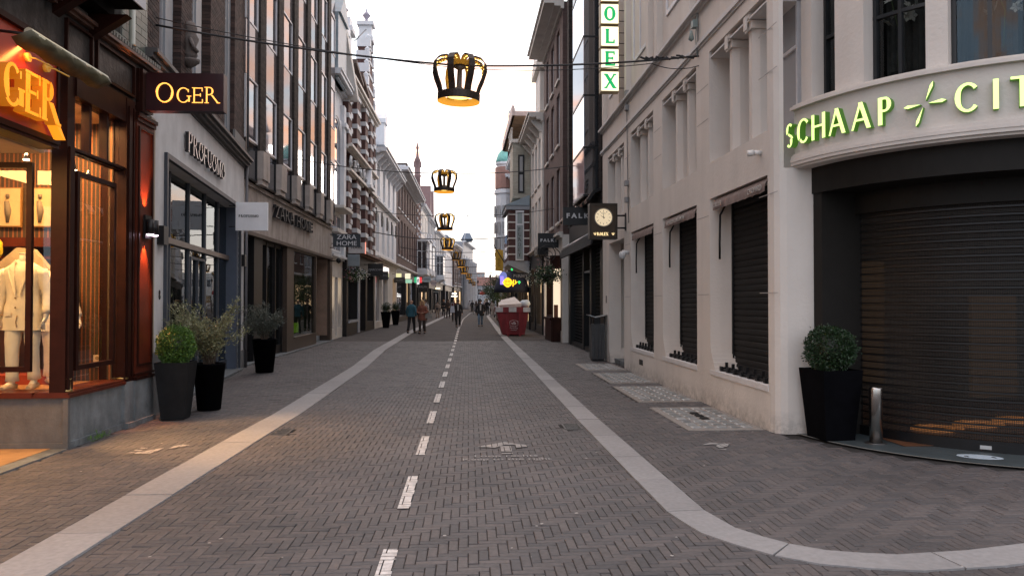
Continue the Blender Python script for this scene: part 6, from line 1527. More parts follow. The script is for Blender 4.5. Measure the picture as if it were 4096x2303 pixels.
# glass bay
mb = MB(); bm = [(a, b) for a, b in ((4.78, 6.2), (6.2, 7.75), (7.75, 9.5), (9.5, 11.2), (11.2, 13.0), (13.0, 15))]
for i, (z0, z1) in enumerate(bm):
    fr_ = fk('bay_frame', BLK_M, (22.5, 24.85, .0, .56, z0 - .03, z0 + .03))
    fk('bay_front_pane', mirrormat('bay_pane_sky_rose', (.46, .32, .30), .12, .02, .5) if i % 2 == 0 else mirrormat('bay_mirror', (.3, .3, .32), .55, .03, .75), (22.52, 24.83, .53, .545, z0 + .03, z1 - .03), parent=fr_)  # rose sky reflection painted into the colour of alternate panes
    fk('bay_side_pane', PANE_DARK, (22.50, 22.52, .02, .53, z0 + .03, z1 - .03), parent=fr_)
# signs
def blacksign(name, x0, x1, y, z0, z1, lab, txt, ts, sx=1.3):
    t = empty(name, ((x0 + x1) / 2, y, z0), lab, 'sign')
    mb = MB(); mb.box(x0, x1, y, y + .09, z0, z1); mb.obj('sign_panel', M('sign_black', (.012, .012, .013), .5), t)
    mb = MB(); 
    for z in (z0 + .08, z1 - .08): mb.tube([(x1, y + .05, z), (x1 + .35, y + .05, z)], .015, 6)
    mb.obj('bracket', BLK_M, t)
    if txt: place_text(txt, ts, M('sign_white_letter', (.55, .55, .56), .5, nz=None), t, ((x0 + x1) / 2, y - .006, (z0 + z1) / 2), (R(90), 0, 0), 'lettering', sx=sx, off=.008, space=1.5)
    return t
blacksign('hanging_sign', 2.91, 3.98, 23.5, 4.0, 4.55, 'black hanging sign with spaced white capitals behind the clock', 'FALKE', .20, 1.15)
blacksign('hanging_sign', 2.86, 3.75, 31.5, 3.85, 4.45, 'smaller black hanging sign with spaced white capitals beyond the striped awning', 'FALKE', .16, 1.15)
# litter bin
BN = empty('litter_bin', (3.55, 21.0, 0), 'grey steel litter bin with a raised lid against the white house', 'litter bin')
GR = M('bin_grey', (.06, .06, .062), .5, .3, nz=(5, .2))
for i in range(4):
    mb = MB(); x = 3.38 + i * .095; mb.hexa([(x, 20.95, .06), (x + .087, 20.95, .06), (x + .087, 21.35, .06), (x, 21.35, .06), (x - .008, 20.93, 1.02), (x + .085, 20.93, 1.02), (x + .085, 21.35, 1.02), (x - .008, 21.35, 1.02)]); mb.obj('side_panel', GR, BN)
mb = MB(); mb.box(3.41, 3.73, 21.0, 21.3, 0, .07); mb.obj('base', BLK_M, BN)
mb = MB(); mb.box(3.45, 3.63, 20.98, 21.3, 1.02, 1.20); mb.obj('ashtray_box', BLK_M, BN)
mb = MB(); mb.hexa([(3.30, 20.9, 1.26), (3.50, 20.88, 1.19), (3.50, 21.4, 1.19), (3.30, 21.4, 1.26), (3.30, 20.9, 1.28), (3.50, 20.88, 1.21), (3.50, 21.4, 1.21), (3.30, 21.4, 1.28)]); mb.hexa([(3.50, 20.88, 1.19), (3.84, 20.9, 1.26), (3.84, 21.4, 1.26), (3.50, 21.4, 1.19), (3.50, 20.88, 1.21), (3.84, 20.9, 1.28), (3.84, 21.4, 1.28), (3.50, 21.4, 1.21)]); mb.obj('lid', M('bin_lid', (.3, .3, .3), .35, .8), BN)
mb = MB()
for x in (3.37, 3.76): mb.box(x - .012, x + .012, 21.05, 21.25, 1.0, 1.26)
mb.obj('lid_post', BLK_M, BN)
# planter and bollard at the entrance
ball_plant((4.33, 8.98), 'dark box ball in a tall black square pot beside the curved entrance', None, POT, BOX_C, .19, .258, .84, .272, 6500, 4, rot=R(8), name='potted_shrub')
BO = empty('bollard', (4.69, 8.62, 0), 'short polished steel bollard beside the black planter', 'bollard')
mb = MB(); mb.lathe((4.69, 8.62, .014), [(.072, 0), (.072, .62), (.068, .645), (.001, .65)], 24); mb.obj('post', M('steel', (.48, .45, .42), .22, 1., nz=(6, .1)), BO)
mb = MB(); mb.lathe((4.69, 8.62, .014), [(.12, 0), (.12, .008), (.072, .012)], 24); mb.obj('base_plate', M('steel_dull', (.12, .12, .12), .4, .8), BO)
# ------------------------------------------------------------------ terraces further down the street
PW = M('painted_white', (.66, .68, .71), .7, nz=(2, .08), bump=(20, .1), nz2=(2, .14)); PW2 = M('painted_cream', (.60, .565, .52), .7, nz=(2, .08), nz2=(2, .15)); PG = M('painted_grey', (.30, .32, .35), .7, nz=(2, .1), nz2=(2, .15))
SLATE = M('slate_roof', (.10, .14, .19), .6, nz=(6, .25)); COPPER = M('copper_green', (.16, .42, .38), .7, nz=(3, .25)); ZINC = M('zinc_roof', (.24, .30, .34), .5, nz=(3, .15)); REDT = M('red_tiles', (.13, .06, .05), .8, nz=(9, .3))
BB = brickmat('brick_brown', (.075, .044, .040), (.105, .062, .055), (.09, .075, .07)); BR = brickmat('brick_red', (.070, .028, .025), (.10, .042, .036), (.08, .055, .05)); BY = brickmat('brick_yellow', (.36, .34, .28), (.44, .41, .34), (.30, .28, .24)); BK2 = brickmat('brick_dark', (.07, .055, .052), (.10, .08, .07), (.07, .06, .055))
WARMS = emat('shop_glow', (1, .66, .36), .9); WARMS2 = emat('shop_glow_pale', (1, .80, .56), 1.0); SHD = M('shopfront_black', (.012, .012, .013), .45, nz=(3, .3), spec=.3)
def house(label, X, Y0, Y1, H, side, wallm, rows, cols, ww=.95, shop=4.0, fm=None, trim=None, roof=None, cor=None, corn_n=.4, sills=True, shopf='dark', X1=None, depth=7, skipcols=(), pane=PANE_DARK, arch=0, vb=(), hb=(.6,), corbels=0, margin=.5, name='townhouse', rows_m=None, quoin=None):
    """one narrow town house: wall with real openings, windows, cornice, shopfront, roof"""
    F = Fac(X, Y0, X1 if X1 is not None else X, Y1, side); L = F.L; fm = fm or PW; trim = trim or PW
    t = empty(name, (X, Y0, 0), label, 'building')
    us = [margin + (L - 2 * margin) * (i + .5) / cols for i in range(cols)]
    holes = [(u - ww / 2, u + ww / 2, z0, z1) for z0, z1 in rows for i, u in enumerate(us) if i not in skipcols]
    mb = MB(); wall(mb, F, 0, L, shop, H, -.3, 0, holes); mb.fbox(F, 0, L, -depth, -.3, 0, H)
    mb.obj('wall', wallm, t)
    if arch:
        mb = MB()
        for h in holes: archfill(mb, F, h[0], h[1], h[3] - arch, h[3], -.3, -.001)
        mb.obj('arch_head', wallm, t)
    for h in holes:
        w = window(F, t, *h, -.10, fm, .07, vb, hb, pane, arch=arch)
        if sills: s = MB(); s.fbox(F, h[0] - .06, h[1] + .06, -.02, .08, h[2] - .10, h[2]); s.obj('sill', trim, w)
    if cor:
        mb = MB(); cornice(mb, F, -.05, L + .05, cor, [(.08, .10), (corn_n * .45, .10), (corn_n, .16), (corn_n * 1.12, .08)]); mb.obj('cornice', trim, t)
        for i in range(corbels):
            mb = MB(); u = .3 + (L - .6) * i / (corbels - 1); mb.prism([F.P(u, 0, cor - .45), F.P(u, .10, cor - .42), F.P(u, corn_n * .8, cor + .08), F.P(u, 0, cor + .08)], F.t * .18); mb.obj('corbel', trim, t)
    if shopf:
        mb = MB(); wall(mb, F, 0, L, 0, shop, -.35, .02, [(.35, L * .40, .45, shop - .9), (L * .46, L * .60, .1, shop - .9), (L * .66, L - .35, .45, shop - .9)]); mb.obj('shopfront', SHD if shopf in ('dark', 'glow', 'glowd') else (PW2 if shopf == 'cream' else PG), t)
        mb = MB(); cornice(mb, F, 0, L, shop - .12, [(.12, .08), (.24, .10), (.16, .05)]); mb.obj('shop_cornice', trim if shopf != 'dark' else SHD, t)
        for i, (a, b, z0) in enumerate(((.35, L * .40, .45), (L * .46, L * .60, .1), (L * .66, L - .35, .45))):
            mt = {'dark': PANE_DARK, 'glow': WARMS, 'cream': WARMS2 if i != 1 else PANE_DARK, 'grey': PANE_DARK, 'glowd': WARMS if i == 1 else PANE_DARK}[shopf]
            mb = MB(); mb.fbox(F, a, b, -.2, -.18, z0, shop - .9); mb.obj('shop_window', mt, t)
            if mt in (WARMS, WARMS2):
                rr = random.Random(int(Y0 * 7 + i))
                for q in range(3): mb = MB(); uu = a + (b - a) * (q + rr.uniform(.1, .4)) / 3; mb.fbox(F, uu, uu + rr.uniform(.12, .3), -.17, -.12, z0, z0 + rr.uniform(.5, 1.7)); mb.obj('window_display', M('display_dark', (.10, .07, .05), .8), t)
    if roof:
        kind, hh, rm = roof
        mb = MB()
        if kind == 'mansard': mb.prism([F.P(0, -.15, H), F.P(0, -1.3, H + hh), F.P(0, -depth + 1, H + hh), F.P(0, -depth, H)], F.t * L)
        elif kind == 'pitch': mb.prism([F.P(0, -.1, H), F.P(0, -depth / 2, H + hh), F.P(0, -depth, H)], F.t * L)
        else: mb.prism([F.P(0, -.05, H), F.P(L, -.05, H), F.P(L / 2, -.05, H + hh)], F.n * -depth)
        mb.obj('roof', rm, t)
    return t, F
def bay(t, F, u0, u1, n, z0, z1, mat, pane=PANE_DARK, bal=True, nz_=1):
    """projecting bay window with side lights"""
    mb = MB(); mb.fbox(F, u0 - .05, u1 + .05, 0, n + .06, z0 - .12, z0 + .45); mb.fbox(F, u0 - .08, u1 + .08, 0, n + .12, z1 - .15, z1); mb.prism([F.P(u0 + .1, 0, z0 - .6), F.P(u0, n * .9, z0 - .12), F.P(u0, 0, z0 - .12)], F.t * (u1 - u0)); b = mb.obj('bay_window', mat, t)
    m = (u1 - u0) / 2
    for a, c in ((u0, u0 + m), (u0 + m, u1)): window(F, b, a, c, z0 + .45, z1 - .15, n, mat, .09, (), (.65,), pane, name='bay_light')
    G2 = Fac(*F.P(u0, 0, 0)[:2], *F.P(u0, n, 0)[:2], 1); G2.n = -F.t
    mb = MB(); ringbox(mb, G2, 0, n, -.07, 0, z0 + .45, z1 - .15, .08); mb.fbox(G2, 0, n, -.06, .003, z0 + (z1 - z0) * .65, z0 + (z1 - z0) * .65 + .08); mb.fbox(G2, n / 2 - .04, n / 2 + .04, -.06, .002, z0 + .45, z1 - .15); mb.obj('bay_side_frame', mat, b)
    mb = MB(); mb.fbox(G2, .07, n - .07, -.04, -.03, z0 + .5, z1 - .2); mb.obj('bay_side_pane', PANE_CURT if pane is PANE_CURT and False else PANE_DARK, b)
    if bal:
        mb = MB(); mb.fbox(F, u0 - .05, u1 + .05, n + .02, n + .06, z1 + .62, z1 + .68); mb.fbox(F, u0 - .05, u0 - .01, 0, n + .06, z1 + .62, z1 + .68)
        k = int((u1 - u0) / .22)
        for i in range(k + 1): u = u0 + (u1 - u0) * i / k; mb.fbox(F, u - .02, u + .02, n + .02, n + .06, z1, z1 + .62)
        mb.obj('balustrade', mat, b)
    return b
def finial(t, p, s, mat):
    mb = MB(); mb.lathe(p, [(s * .5, 0), (s * .35, s * .3), (s * .18, s * .5), (s * .30, s * .75), (s * .62, s * 1.15), (s * .30, s * 1.55), (s * .12, s * 1.75), (s * .10, s * 2.0), (.001, s * 2.4)], 10); mb.obj('finial', mat, t)

# L4: white house with big arched window, lit shop, copper dormer
t, F = house('white painted house with a tall arched window and grey zinc dormer beyond the brick fins', -5.86, 32.45, 36.0, 11.6, 1, PW, [], 1, shop=3.6, cor=11.0, corn_n=.5, shopf='cream', roof=('pitch', 2.2, ZINC))
mb = MB(); mb.fbox(F, .3, 2.9, .0, .35, 4.6, 4.75); mb.fbox(F, .3, 2.9, 0, .6, 5.6, 5.72); mb.obj('canopy', PW2, t)
for z0, z1, ar in ((5.8, 9.8, 1.3),):
    mb = MB(); archfill(mb, F, .35, 2.9, z1 - ar, z1, .01, .08); mb.obj('arch_head', PW, t); window(F, t, .35, 2.9, z0, z1, .05, PW, .12, (.33, .66), (.5,), PANE_SKY, arch=ar)
window(F, t, .35, 2.9, 3.8, 5.5, .05, PW, .1, (.5,), (), PANE_SKY)
mb = MB(); mb.fbox(F, 2.95, 3.5, 0, .18, 3.6, 10.6); mb.fbox(F, 2.9, 3.55, 0, .28, 9.6, 9.8); mb.obj('pilaster', PW, t)
mb = MB(); mb.prism([F.P(.2, .35, 11.1), F.P(.2, .35, 13.9), F.P(.2, -4, 13.9), F.P(.2, -4, 11.1)], F.t * 2.2); mb.prism([F.P(.2, .45, 13.9), F.P(1.3, .45, 15.0), F.P(2.4, .45, 13.9)], F.n * -4); mb.obj('dormer', ZINC, t)
mb = MB()
for k in range(2): mb.prism([F.P(2.4 + k * .3, .35, 13.8), F.P(3.6 + k * .3, .7, 11.0), F.P(3.7 + k * .3, .7, 11.15), F.P(2.5 + k * .3, .35, 13.95)], F.n * -.9)
mb.obj('barge_board', PW2, t)
mb = MB(); mb.fbox(F, .4, 2.6, .5, .52, 7.9, 10.3); mb.obj('green_reflection_pane', PANE_SKY, t) if False else None
p = F.P(1.0, .2, 14.1)
mb = MB(); mb.fbox(F, 2.75, 3.45, -.5, .12, 11.6, 13.9); mb.fbox(F, 2.6, 3.55, -.6, .35, 13.9, 14.25); mb.fbox(F, 2.75, 3.45, -.5, .15, 14.25, 14.5); mb.obj('gable_top', PW, t); finial(t, F.P(3.1, -.1, 14.5), .42, M('finial_lilac', (.30, .28, .34), .8))

# L5: striped brick and stone house with two stepped gables
F = Fac(-5.70, 36.05, -5.62, 45.9, 1)
t = empty('striped_house', (-5.7, 36, 0), 'red brick and white stone banded house with stepped gable and finial', 'building')
mb = MB(); mb.fbox(F, 0, 9.85, -7, -.45, 0, 12.2); mb.obj('wall', BR, t)
STN = piecemat('white_stone_block', (.50, .52, .54), (.62, .64, .66), .8, .2, .5, .12)
piers = [(0, .75, .12), (1.15, 1.85, .0), (2.3, 3.5, .16), (3.9, 4.5, .0), (5.0, 6.0, .2), (6.4, 7.0, .0), (7.3, 8.3, .16), (9.0, 9.85, .12)]
sb = MB(); bm_ = MB()
for i, (a, b, n) in enumerate(piers):
    z = 4.3 + (.35 if i % 2 else 0)
    bm_.fbox(F, a, b, -.45, n - .02, 4.0, 7.75); bm_.fbox(F, a, b, -.45, n - .02, 8.95, 12.1)
    while z < 12:
        if not 7.6 < z < 8.9:
            s = MB(); s.fbox(F, a - .015, b + .015, -.43, n + .02, z, z + .22); s.obj('stone_band', STN, t)
        z += .74
bm_.obj('brick_pier', BR, t)
for z0, z1 in ((4.4, 7.5), (9.0, 11.6)):
    for (a, b, n), (c, d, m) in zip(piers, piers[1:]): window(F, t, b, c, z0, z1, -.25, PG, .07, (), (.6,))
mb = MB(); cornice(mb, F, 0, 9.85, 7.65, [(.12, .08), (.25, .12), (.18, .05)]); cornice(mb, F, 0, 9.85, 8.80, [(.12, .08), (.30, .12)]); cornice(mb, F, 0, 9.85, 11.9, [(.15, .1), (.3, .12), (.42, .12)]); mb.obj('stone_course', PW2, t)
rr = random.Random(3)
for i in range(9):   # carved frieze
    c = F.P(.6 + i * 1.05, .10, 8.0 + rr.uniform(0, .2)); mb = MB()
    for q in range(4):
        a = rr.uniform(0, 6.28); mb.tube([c, c + F.t * .22 * math.cos(a) + Vector((.06, 0, .25 * math.sin(a) + .2)), c + F.t * .38 * math.cos(a + .6) + Vector((.02, 0, .5 * abs(math.sin(a + .6))))], [.09, .07, .03], 6)
    mb.obj('carving', STN, t)
mb = MB(); mb.prism([F.P(5.6, .35, 7.9), F.P(6.9, .35, 7.9), F.P(6.25, .35, 8.9)], F.n * -.5); mb.fbox(F, 5.4, 7.1, 0, .45, 7.75, 7.9); mb.obj('pediment', PW, t)
def gable(u, w, zb, zt, lab=None):
    mb = MB(); k = 5
    for i in range(k):
        f = 1 - i / k * .78; z0 = zb + (zt - zb) * i / k; z1 = zb + (zt - zb) * (i + 1) / k
        mb.fbox(F, u - w * f / 2, u + w * f / 2, -.5, .10, z0, z1)
    mb.obj('gable', BR, t)
    for i in range(k):
        f = 1 - i / k * .78; z0 = zb + (zt - zb) * i / k; z1 = zb + (zt - zb) * (i + 1) / k
        for a_ in (u - w * f / 2 - .06, u + w * f / 2 - .28):
            s = MB(); s.fbox(F, a_, a_ + .34, -.55, .20, z1 - .42, z1 + .05); s.lathe(F.P(a_ + .17, .05, z1 + .04), [(.10, 0), (.16, .15), (.001, .3)], 8); s.obj('coping_stone', PW, t)
        s = MB(); s.fbox(F, u - w * f / 2 + .28, u + w * f / 2 - .28, -.5, .14, z0 + .3, z0 + .48); s.obj('stone_band', STN, t)
    s = MB(); s.fbox(F, u - .42, u + .42, -.55, .28, zt, zt + .28); s.fbox(F, u - .30, u + .30, -.5, .2, zt + .28, zt + .9); s.fbox(F, u - .42, u + .42, -.6, .32, zt + .9, zt + 1.1); s.obj('gable_top', PW, t)
    finial(t, F.P(u, -.12, zt + 1.1), .38, M('finial_lilac', (.30, .28, .34), .8))
gable(7.4, 3.4, 12.3, 16.2)
for q in ((.45, 1.25, -.70, .05, 12.2, 14.4), (.30, 1.40, -.85, .22, 14.4, 14.65), (.45, 1.25, -.70, .08, 14.65, 15.1)): mb = MB(); mb.fbox(F, *q); mb.obj('gable_top', PW, t)
finial(t, F.P(.85, -.3, 15.1), .40, M('finial_lilac', (.30, .28, .34), .8))
mb = MB(); mb.prism([F.P(.2, -.3, 12.2), F.P(.2, -3.2, 15.2), F.P(.2, -6.5, 12.2)], F.t * 9.3); mb.obj('roof', SLATE if False else M('dark_slate', (.05, .05, .06), .7, nz=(8, .3)), t)
for u in (1.2, 3.4):
    mb = MB(); mb.fbox(F, u, u + .9, -1.4, .12, 12.3, 13.2); mb.prism([F.P(u - .1, .3, 13.1), F.P(u + 1.3, .45, 12.35), F.P(u + 1.3, .45, 12.5), F.P(u - .1, .3, 13.3)], F.n * -1.6); mb.obj('dormer', M('dormer_brown', (.10, .07, .06), .7), t)
mb = MB(); mb.tube([F.P(3.6, -.2, 15.0), F.P(6.4, .0, 16.6)], .03, 5); mb.obj('stay_wire', BLK_M, t)
# its shopfront: dark fascia, tall windows, lit doorway
SF = MB(); wall(SF, F, 0, 9.85, 0, 4.05, -.45, .05, [(.4, 3.2, .75, 3.1), (3.9, 6.2, .05, 3.1), (6.8, 9.4, .5, 3.1)]); SF.obj('shopfront', SHD, t)
mb = MB(); mb.fbox(F, 1.0, 3.1, -.3, -.28, .75, 3.1); mb.fbox(F, 6.8, 9.4, -.3, -.28, .5, 3.1); mb.obj('shop_window', PANE_DARK, t)
mb = MB(); mb.fbox(F, 3.9, 6.2, -.6, -.58, .05, 3.1); mb.obj('lit_doorway', WARMS, t)
mb = MB(); mb.fbox(F, 3.25, 3.85, .05, .10, .05, 3.1); mb.fbox(F, .4, 3.25, .05, .12, .62, .74); mb.obj('stone_pier', PG, t)
mb = MB(); cornice(mb, F, 0, 9.9, 3.95, [(.3, .06), (.55, .08)]); mb.obj('shop_cornice', M('cornice_copper', (.16, .09, .07), .6), t)
# L6 white house with bracketed cornice
t, F = house('white painted house with arched lower windows and bracketed cornice beside the banded house', -5.60, 46.0, 58.8, 11.0, 1, PW, [(8.1, 10.1)], 4, ww=1.3, shop=7.7, cor=10.4, corn_n=.7, corbels=9, shopf=None, roof=('mansard', 2.3, SLATE), X1=-5.5, pane=PANE_CURT)
mb = MB(); hs = [(.9 + i * 2.9, 2.3 + i * 2.9, 4.7, 7.2) for i in range(4)]; wall(mb, F, 0, F.L, 4.2, 7.7, -.3, 0, hs)
for h in hs: archfill(mb, F, h[0], h[1], 6.5, 7.2, -.3, -.001)
mb.obj('lower_wall', PW, t)
for h in hs: window(F, t, *h, -.12, PW, .10, (), (.62,), PANE_CURT, arch=.7)
mb = MB(); cornice(mb, F, 0, F.L, 7.6, [(.1, .08), (.25, .1), (.15, .05)]); mb.obj('string_course', PW, t)
for i in range(5): mb = MB(); mb.fbox(F, .55 + i * 2.9, .62 + i * 2.9, .0, .08, 6.4, 7.3); mb.fbox(F, .45 + i * 2.9, .72 + i * 2.9, 0, .07, 6.8, 6.86); mb.obj('wall_anchor', BLK_M, t)
mb = MB(); wall(mb, F, 0, F.L, 0, 4.2, -.35, .05, [(.4, 3.4, .4, 3.2), (4.0, 6.8, .4, 3.2), (9.9, 12.2, .1, 3.3)]); mb.obj('shopfront', PW2, t)
mb = MB(); mb.fbox(F, .4, 3.4, -.15, -.13, .4, 3.2); mb.fbox(F, 4.0, 6.8, -.15, -.13, .4, 3.2); mb.fbox(F, 0, 7.0, .05, .1, 3.2, 3.9); mb.obj('shop_window', PANE_DARK, t); mb = MB(); mb.fbox(F, 9.9, 12.2, -.3, -.28, .1, 3.3); mb.obj('lit_doorway', emat('door_glow', (1, .62, .30), .35), t)
mb = MB(); mb.fbox(F, 10.0, 11.2, -1.6, -.6, 13.0, 14.6); mb.fbox(F, 9.9, 11.3, -1.7, -.5, 14.6, 14.9); mb.prism([F.P(9.9, -.5, 14.9), F.P(10.6, -.5, 15.5), F.P(11.3, -.5, 14.9)], F.n * -1.2); mb.obj('chimney', PW, t)
mb = MB(); cornice(mb, F, -.02, F.L, 4.15, [(.2, .08), (.4, .1), (.3, .05)]); mb.obj('shop_cornice', PW2, t)
# L7 brown brick house, L8...
t, F = house('brown brick house with tall white sash windows and deep white eaves', -5.5, 58.9, 78.5, 11.9, 1, BB, [(9.0, 11.2), (5.3, 8.3)], 7, ww=1.15, shop=4.4, cor=11.5, corn_n=.9, shopf='glowd', roof=('mansard', 2.0, SLATE), X1=-5.35, arch=.22, pane=PANE_CURT, trim=PW)
mb = MB(); mb.fbox(F, 10, 12, -1.8, -.3, 12.2, 13.6); mb.fbox(F, 9.9, 12.1, -1.9, -.2, 13.6, 13.8); mb.obj('dormer', PW, t)
for u in (15.0,):
    mb = MB(); mb.fbox(F, u, u + 1.0, -1.5, -.5, 12, 14.9); mb.obj('chimney', BK2, t)
t, F = house('striped gabled house with a white bay window and balcony', -5.3, 78.6, 86.0, 12.6, 1, BR, [(9.3, 11.6)], 2, ww=1.2, shop=4.0, cor=12.3, corn_n=.4, shopf='dark', X1=-5.3)
bay(t, F, .8, 5.6, 1.0, 4.5, 8.0, PW, pane=PANE_CURT); 
for u in (.4, 3.6, 6.8):
    for z in range(5): mb = MB(); mb.fbox(F, u - .25, u + .25, 0, .12, 8.4 + z * .8, 8.65 + z * .8); mb.obj('stone_band', PW, t)
mb = MB(); mb.lathe(F.P(1.2, 0, 12.4), [(.28, 0), (.28, 2.0), (.42, 2.2), (.25, 2.4), (.22, 3.6), (.34, 3.8), (.16, 4.2), (.08, 4.9), (.16, 5.1), (.001, 5.8)], 8); mb.obj('turret', M('turret_brick', (.20, .13, .13), .8), t)
mb = MB(); mb.fbox(F, 5.6, 6.3, -.6, .0, 12.6, 16.4); mb.fbox(F, 5.5, 6.4, -.7, .1, 16.4, 16.9); mb.obj('chimney', M('turret_brick', (0, 0, 0)), t)
t, F = house('white bay windowed house with a green balustrade roofline', -5.3, 86.1, 97, 12.4, 1, PW2, [(9.4, 11.6)], 4, ww=1.1, shop=4.2, cor=12.1, corn_n=.5, shopf='glow', X1=-5.1, pane=PANE_DARK)
bay(t, F, .6, 4.2, .95, 4.8, 8.6, PW); bay(t, F, 6.0, 9.8, .95, 4.8, 8.4, PW)
t, F = house('pale grey house with twin pointed dormers', -5.0, 97.1, 108, 12, 1, PG, [(9.4, 11.8), (5.4, 8.0)], 4, ww=1.2, shop=4.2, cor=11.8, corn_n=.4, shopf='dark', roof=('mansard', 2.0, M('dark_slate', (0, 0, 0))), X1=-4.7)
for u in (2.0, 7.0): mb = MB(); mb.prism([F.P(u - 1.0, .1, 12.2), F.P(u + 1.0, .1, 12.2), F.P(u, .1, 16.5)], F.n * -2); mb.obj('dormer', M('turret_brick', (0, 0, 0)), t)
t, F = house('pale grey house with a stained glass bay', -4.6, 108.2, 121, 11.5, 1, PG, [(8.6, 10.8)], 4, ww=1.3, shop=4.2, cor=11.2, corn_n=.5, shopf='dark', X1=-4.0)
bay(t, F, 1.0, 5.0, 1.0, 4.8, 8.2, PW)
t, F = house('low white rendered house with arched upper windows', -3.7, 121.2, 138, 10.2, 1, PW, [(6.6, 9.2)], 6, ww=1.4, shop=4.2, cor=9.9, corn_n=.4, shopf='glowd', X1=-2.9)
t, F = house('brown gabled house with a stepped top before the church front', -2.6, 138.2, 152, 12.0, 1, BB, [(8.5, 11), (5, 7.5)], 4, ww=1.5, shop=4.4, cor=11.6, shopf='glow', X1=-1.4, roof=('mansard', 1.6, SLATE))
t, F = house('stone church front with slate tower at the bend in the street', -1.2, 152.2, 175, 13.5, 1, PG, [(5, 11)], 4, ww=1.6, shop=2, cor=13.2, corn_n=.7, shopf=None, X1=1.0)
mb = MB()
for i in range(6): mb.lathe(F.P(1.2 + i * 4, .5, 0), [(.8, 0), (.6, .6), (.55, 9.5), (.8, 10.1)], 10)
mb.obj('column', PG, t)
mb = MB(); mb.box(-1.3, .7, 152.3, 155, 13.5, 13.8); mb.prism([(-1.5, 152, 13.8), (.9, 152, 13.8), (.3, 153, 15.2), (-.9, 153, 15.2)], (0, 3, 0)); mb.tube([(-.3, 153.5, 15), (-.3, 153.5, 16.0)], .05, 6); mb.obj('tower', SLATE, t)
# right side
XR = 3.78
t, F = house('brown brick house with tall white windows and a heavy white cornice', 3.74, 30.25, 37.4, 13.6, -1, BB, [(4.9, 7.15), (8.1, 10.25), (10.8, 12.9)], 3, ww=1.0, shop=4.3, cor=13.3, corn_n=.75, shopf='cream', X1=3.70, trim=PW2, corbels=0)
mb = MB(); mb.fbox(F, 5.2, 7.1, .0, .5, 3.8, 4.2); mb.obj('canopy', SHD, t)
t, F = house('cream rendered house with carved console cornice beside the brown brick house', 3.62, 37.5, 44.0, 10.9, -1, PW2, [(7.6, 9.9), (4.6, 6.9)], 3, ww=1.1, shop=4.3, cor=10.5, corn_n=.65, corbels=5, shopf='glow', X1=3.58, trim=PW2, pane=PANE_CURT)
mb = MB(); mb.fbox(F, .6, 3.0, -1.5, .05, 11.2, 13.3); mb.fbox(F, .4, 3.2, -1.6, .25, 13.3, 13.6); mb.prism([F.P(.4, .25, 13.6), F.P(1.8, .25, 14.1), F.P(3.2, .25, 13.6)], F.n * -1.5); mb.obj('dormer', PW2, t)
window(F, t, 1.0, 2.6, 11.5, 13.1, .06, PW, .08, (.5,), ())
t, F = house('yellow brick house with timber lined overhanging eaves and corner bays', 3.5, 44.1, 52.5, 12.0, -1, BY, [(7.9, 10.0)], 3, ww=.95, shop=3.8, cor=None, shopf='glow', X1=3.42, pane=PANE_CURT)
mb = MB(); mb.fbox(F, -1.5, 8.8, -.3, 1.05, 12.0, 12.25); mb.fbox(F, -1.5, 8.8, .95, 1.1, 12.0, 12.55); mb.obj('eaves', M('eaves_pink', (.50, .40, .37), .7), t)
for i in range(34): mb = MB(); mb.fbox(F, -1.4 + i * .30, -1.22 + i * .30, .0, .95, 11.94, 11.998); mb.obj('soffit_board', M('soffit_wood', (.26, .17, .10), .7, nz=(3, .3)), t)
# brick bay with shop name on its near face
bb = MB(); bb.fbox(F, -.1, 4.2, 0, 1.20, 3.95, 6.9); b = bb.obj('brick_bay', BR, t)
for k in range(6):
    mb = MB(); mb.fbox(F, -.12, 4.22, 0, 1.22, 4.3 + k * .46, 4.38 + k * .46); mb.obj('stone_band', PW2, b)
mb = MB(); mb.prism([F.P(-.1, 0, 3.2), F.P(-.1, 1.25, 3.75), F.P(-.1, 1.25, 3.97), F.P(-.1, 0, 3.97)], F.t * 4.4); mb.fbox(F, -.2, 4.3, 0, 1.35, 6.9, 7.15); mb.obj('bay_corbel', PG, b)
mb = MB(); mb.prism([F.P(-.25, 0, 7.75), F.P(-.25, 1.4, 7.15), F.P(-.25, 0, 7.15)], F.t * 4.6); mb.obj('bay_roof', ZINC, b)
yb = F.P(-.1, 0, 0).y
mb = MB(); mb.box(2.70, 3.18, yb - .09, yb - .01, 3.98, 6.85); mb.obj('name_panel_frame', PW, b)
mb = MB(); mb.box(2.76, 3.12, yb - .10, yb - .085, 4.05, 6.0); mb.box(2.80, 3.08, yb - .10, yb - .085, 6.1, 6.75); mb.obj('name_panel', M('panel_greygreen', (.28, .33, .33), .6), b)
for i, ch in enumerate('PURDEY'):
    adv, polys = glyph_polys(ch, T=.15, N=.06); h_ = .22
    letter_mesh(polys, lambda x, y, d: Vector((2.85 + x, yb - .102 - d, 5.65 - i * .29 + y)), h_, .01).obj('letter', [CHAR, CHAR], b)
mb = MB(); mb.fbox(F, 1.0, 3.4, 1.20, 1.23, 4.2, 6.8); mb.obj('bay_pane', PANE_DARK, b)
ub = MB(); ub.fbox(F, .1, 2.6, 0, .95, 7.6, 10.8); u2 = ub.obj('upper_bay', BY, t)
mb = MB(); mb.fbox(F, 0, 2.7, 0, 1.05, 10.8, 11.0); mb.fbox(F, 0, 2.7, .95, 1.05, 11.6, 11.66)
for i in range(9): mb.fbox(F, .05 + i * .31, .1 + i * .31, .97, 1.02, 11.0, 11.6)
mb.obj('balcony', PW2, u2)
yu = F.P(.1, 0, 0).y
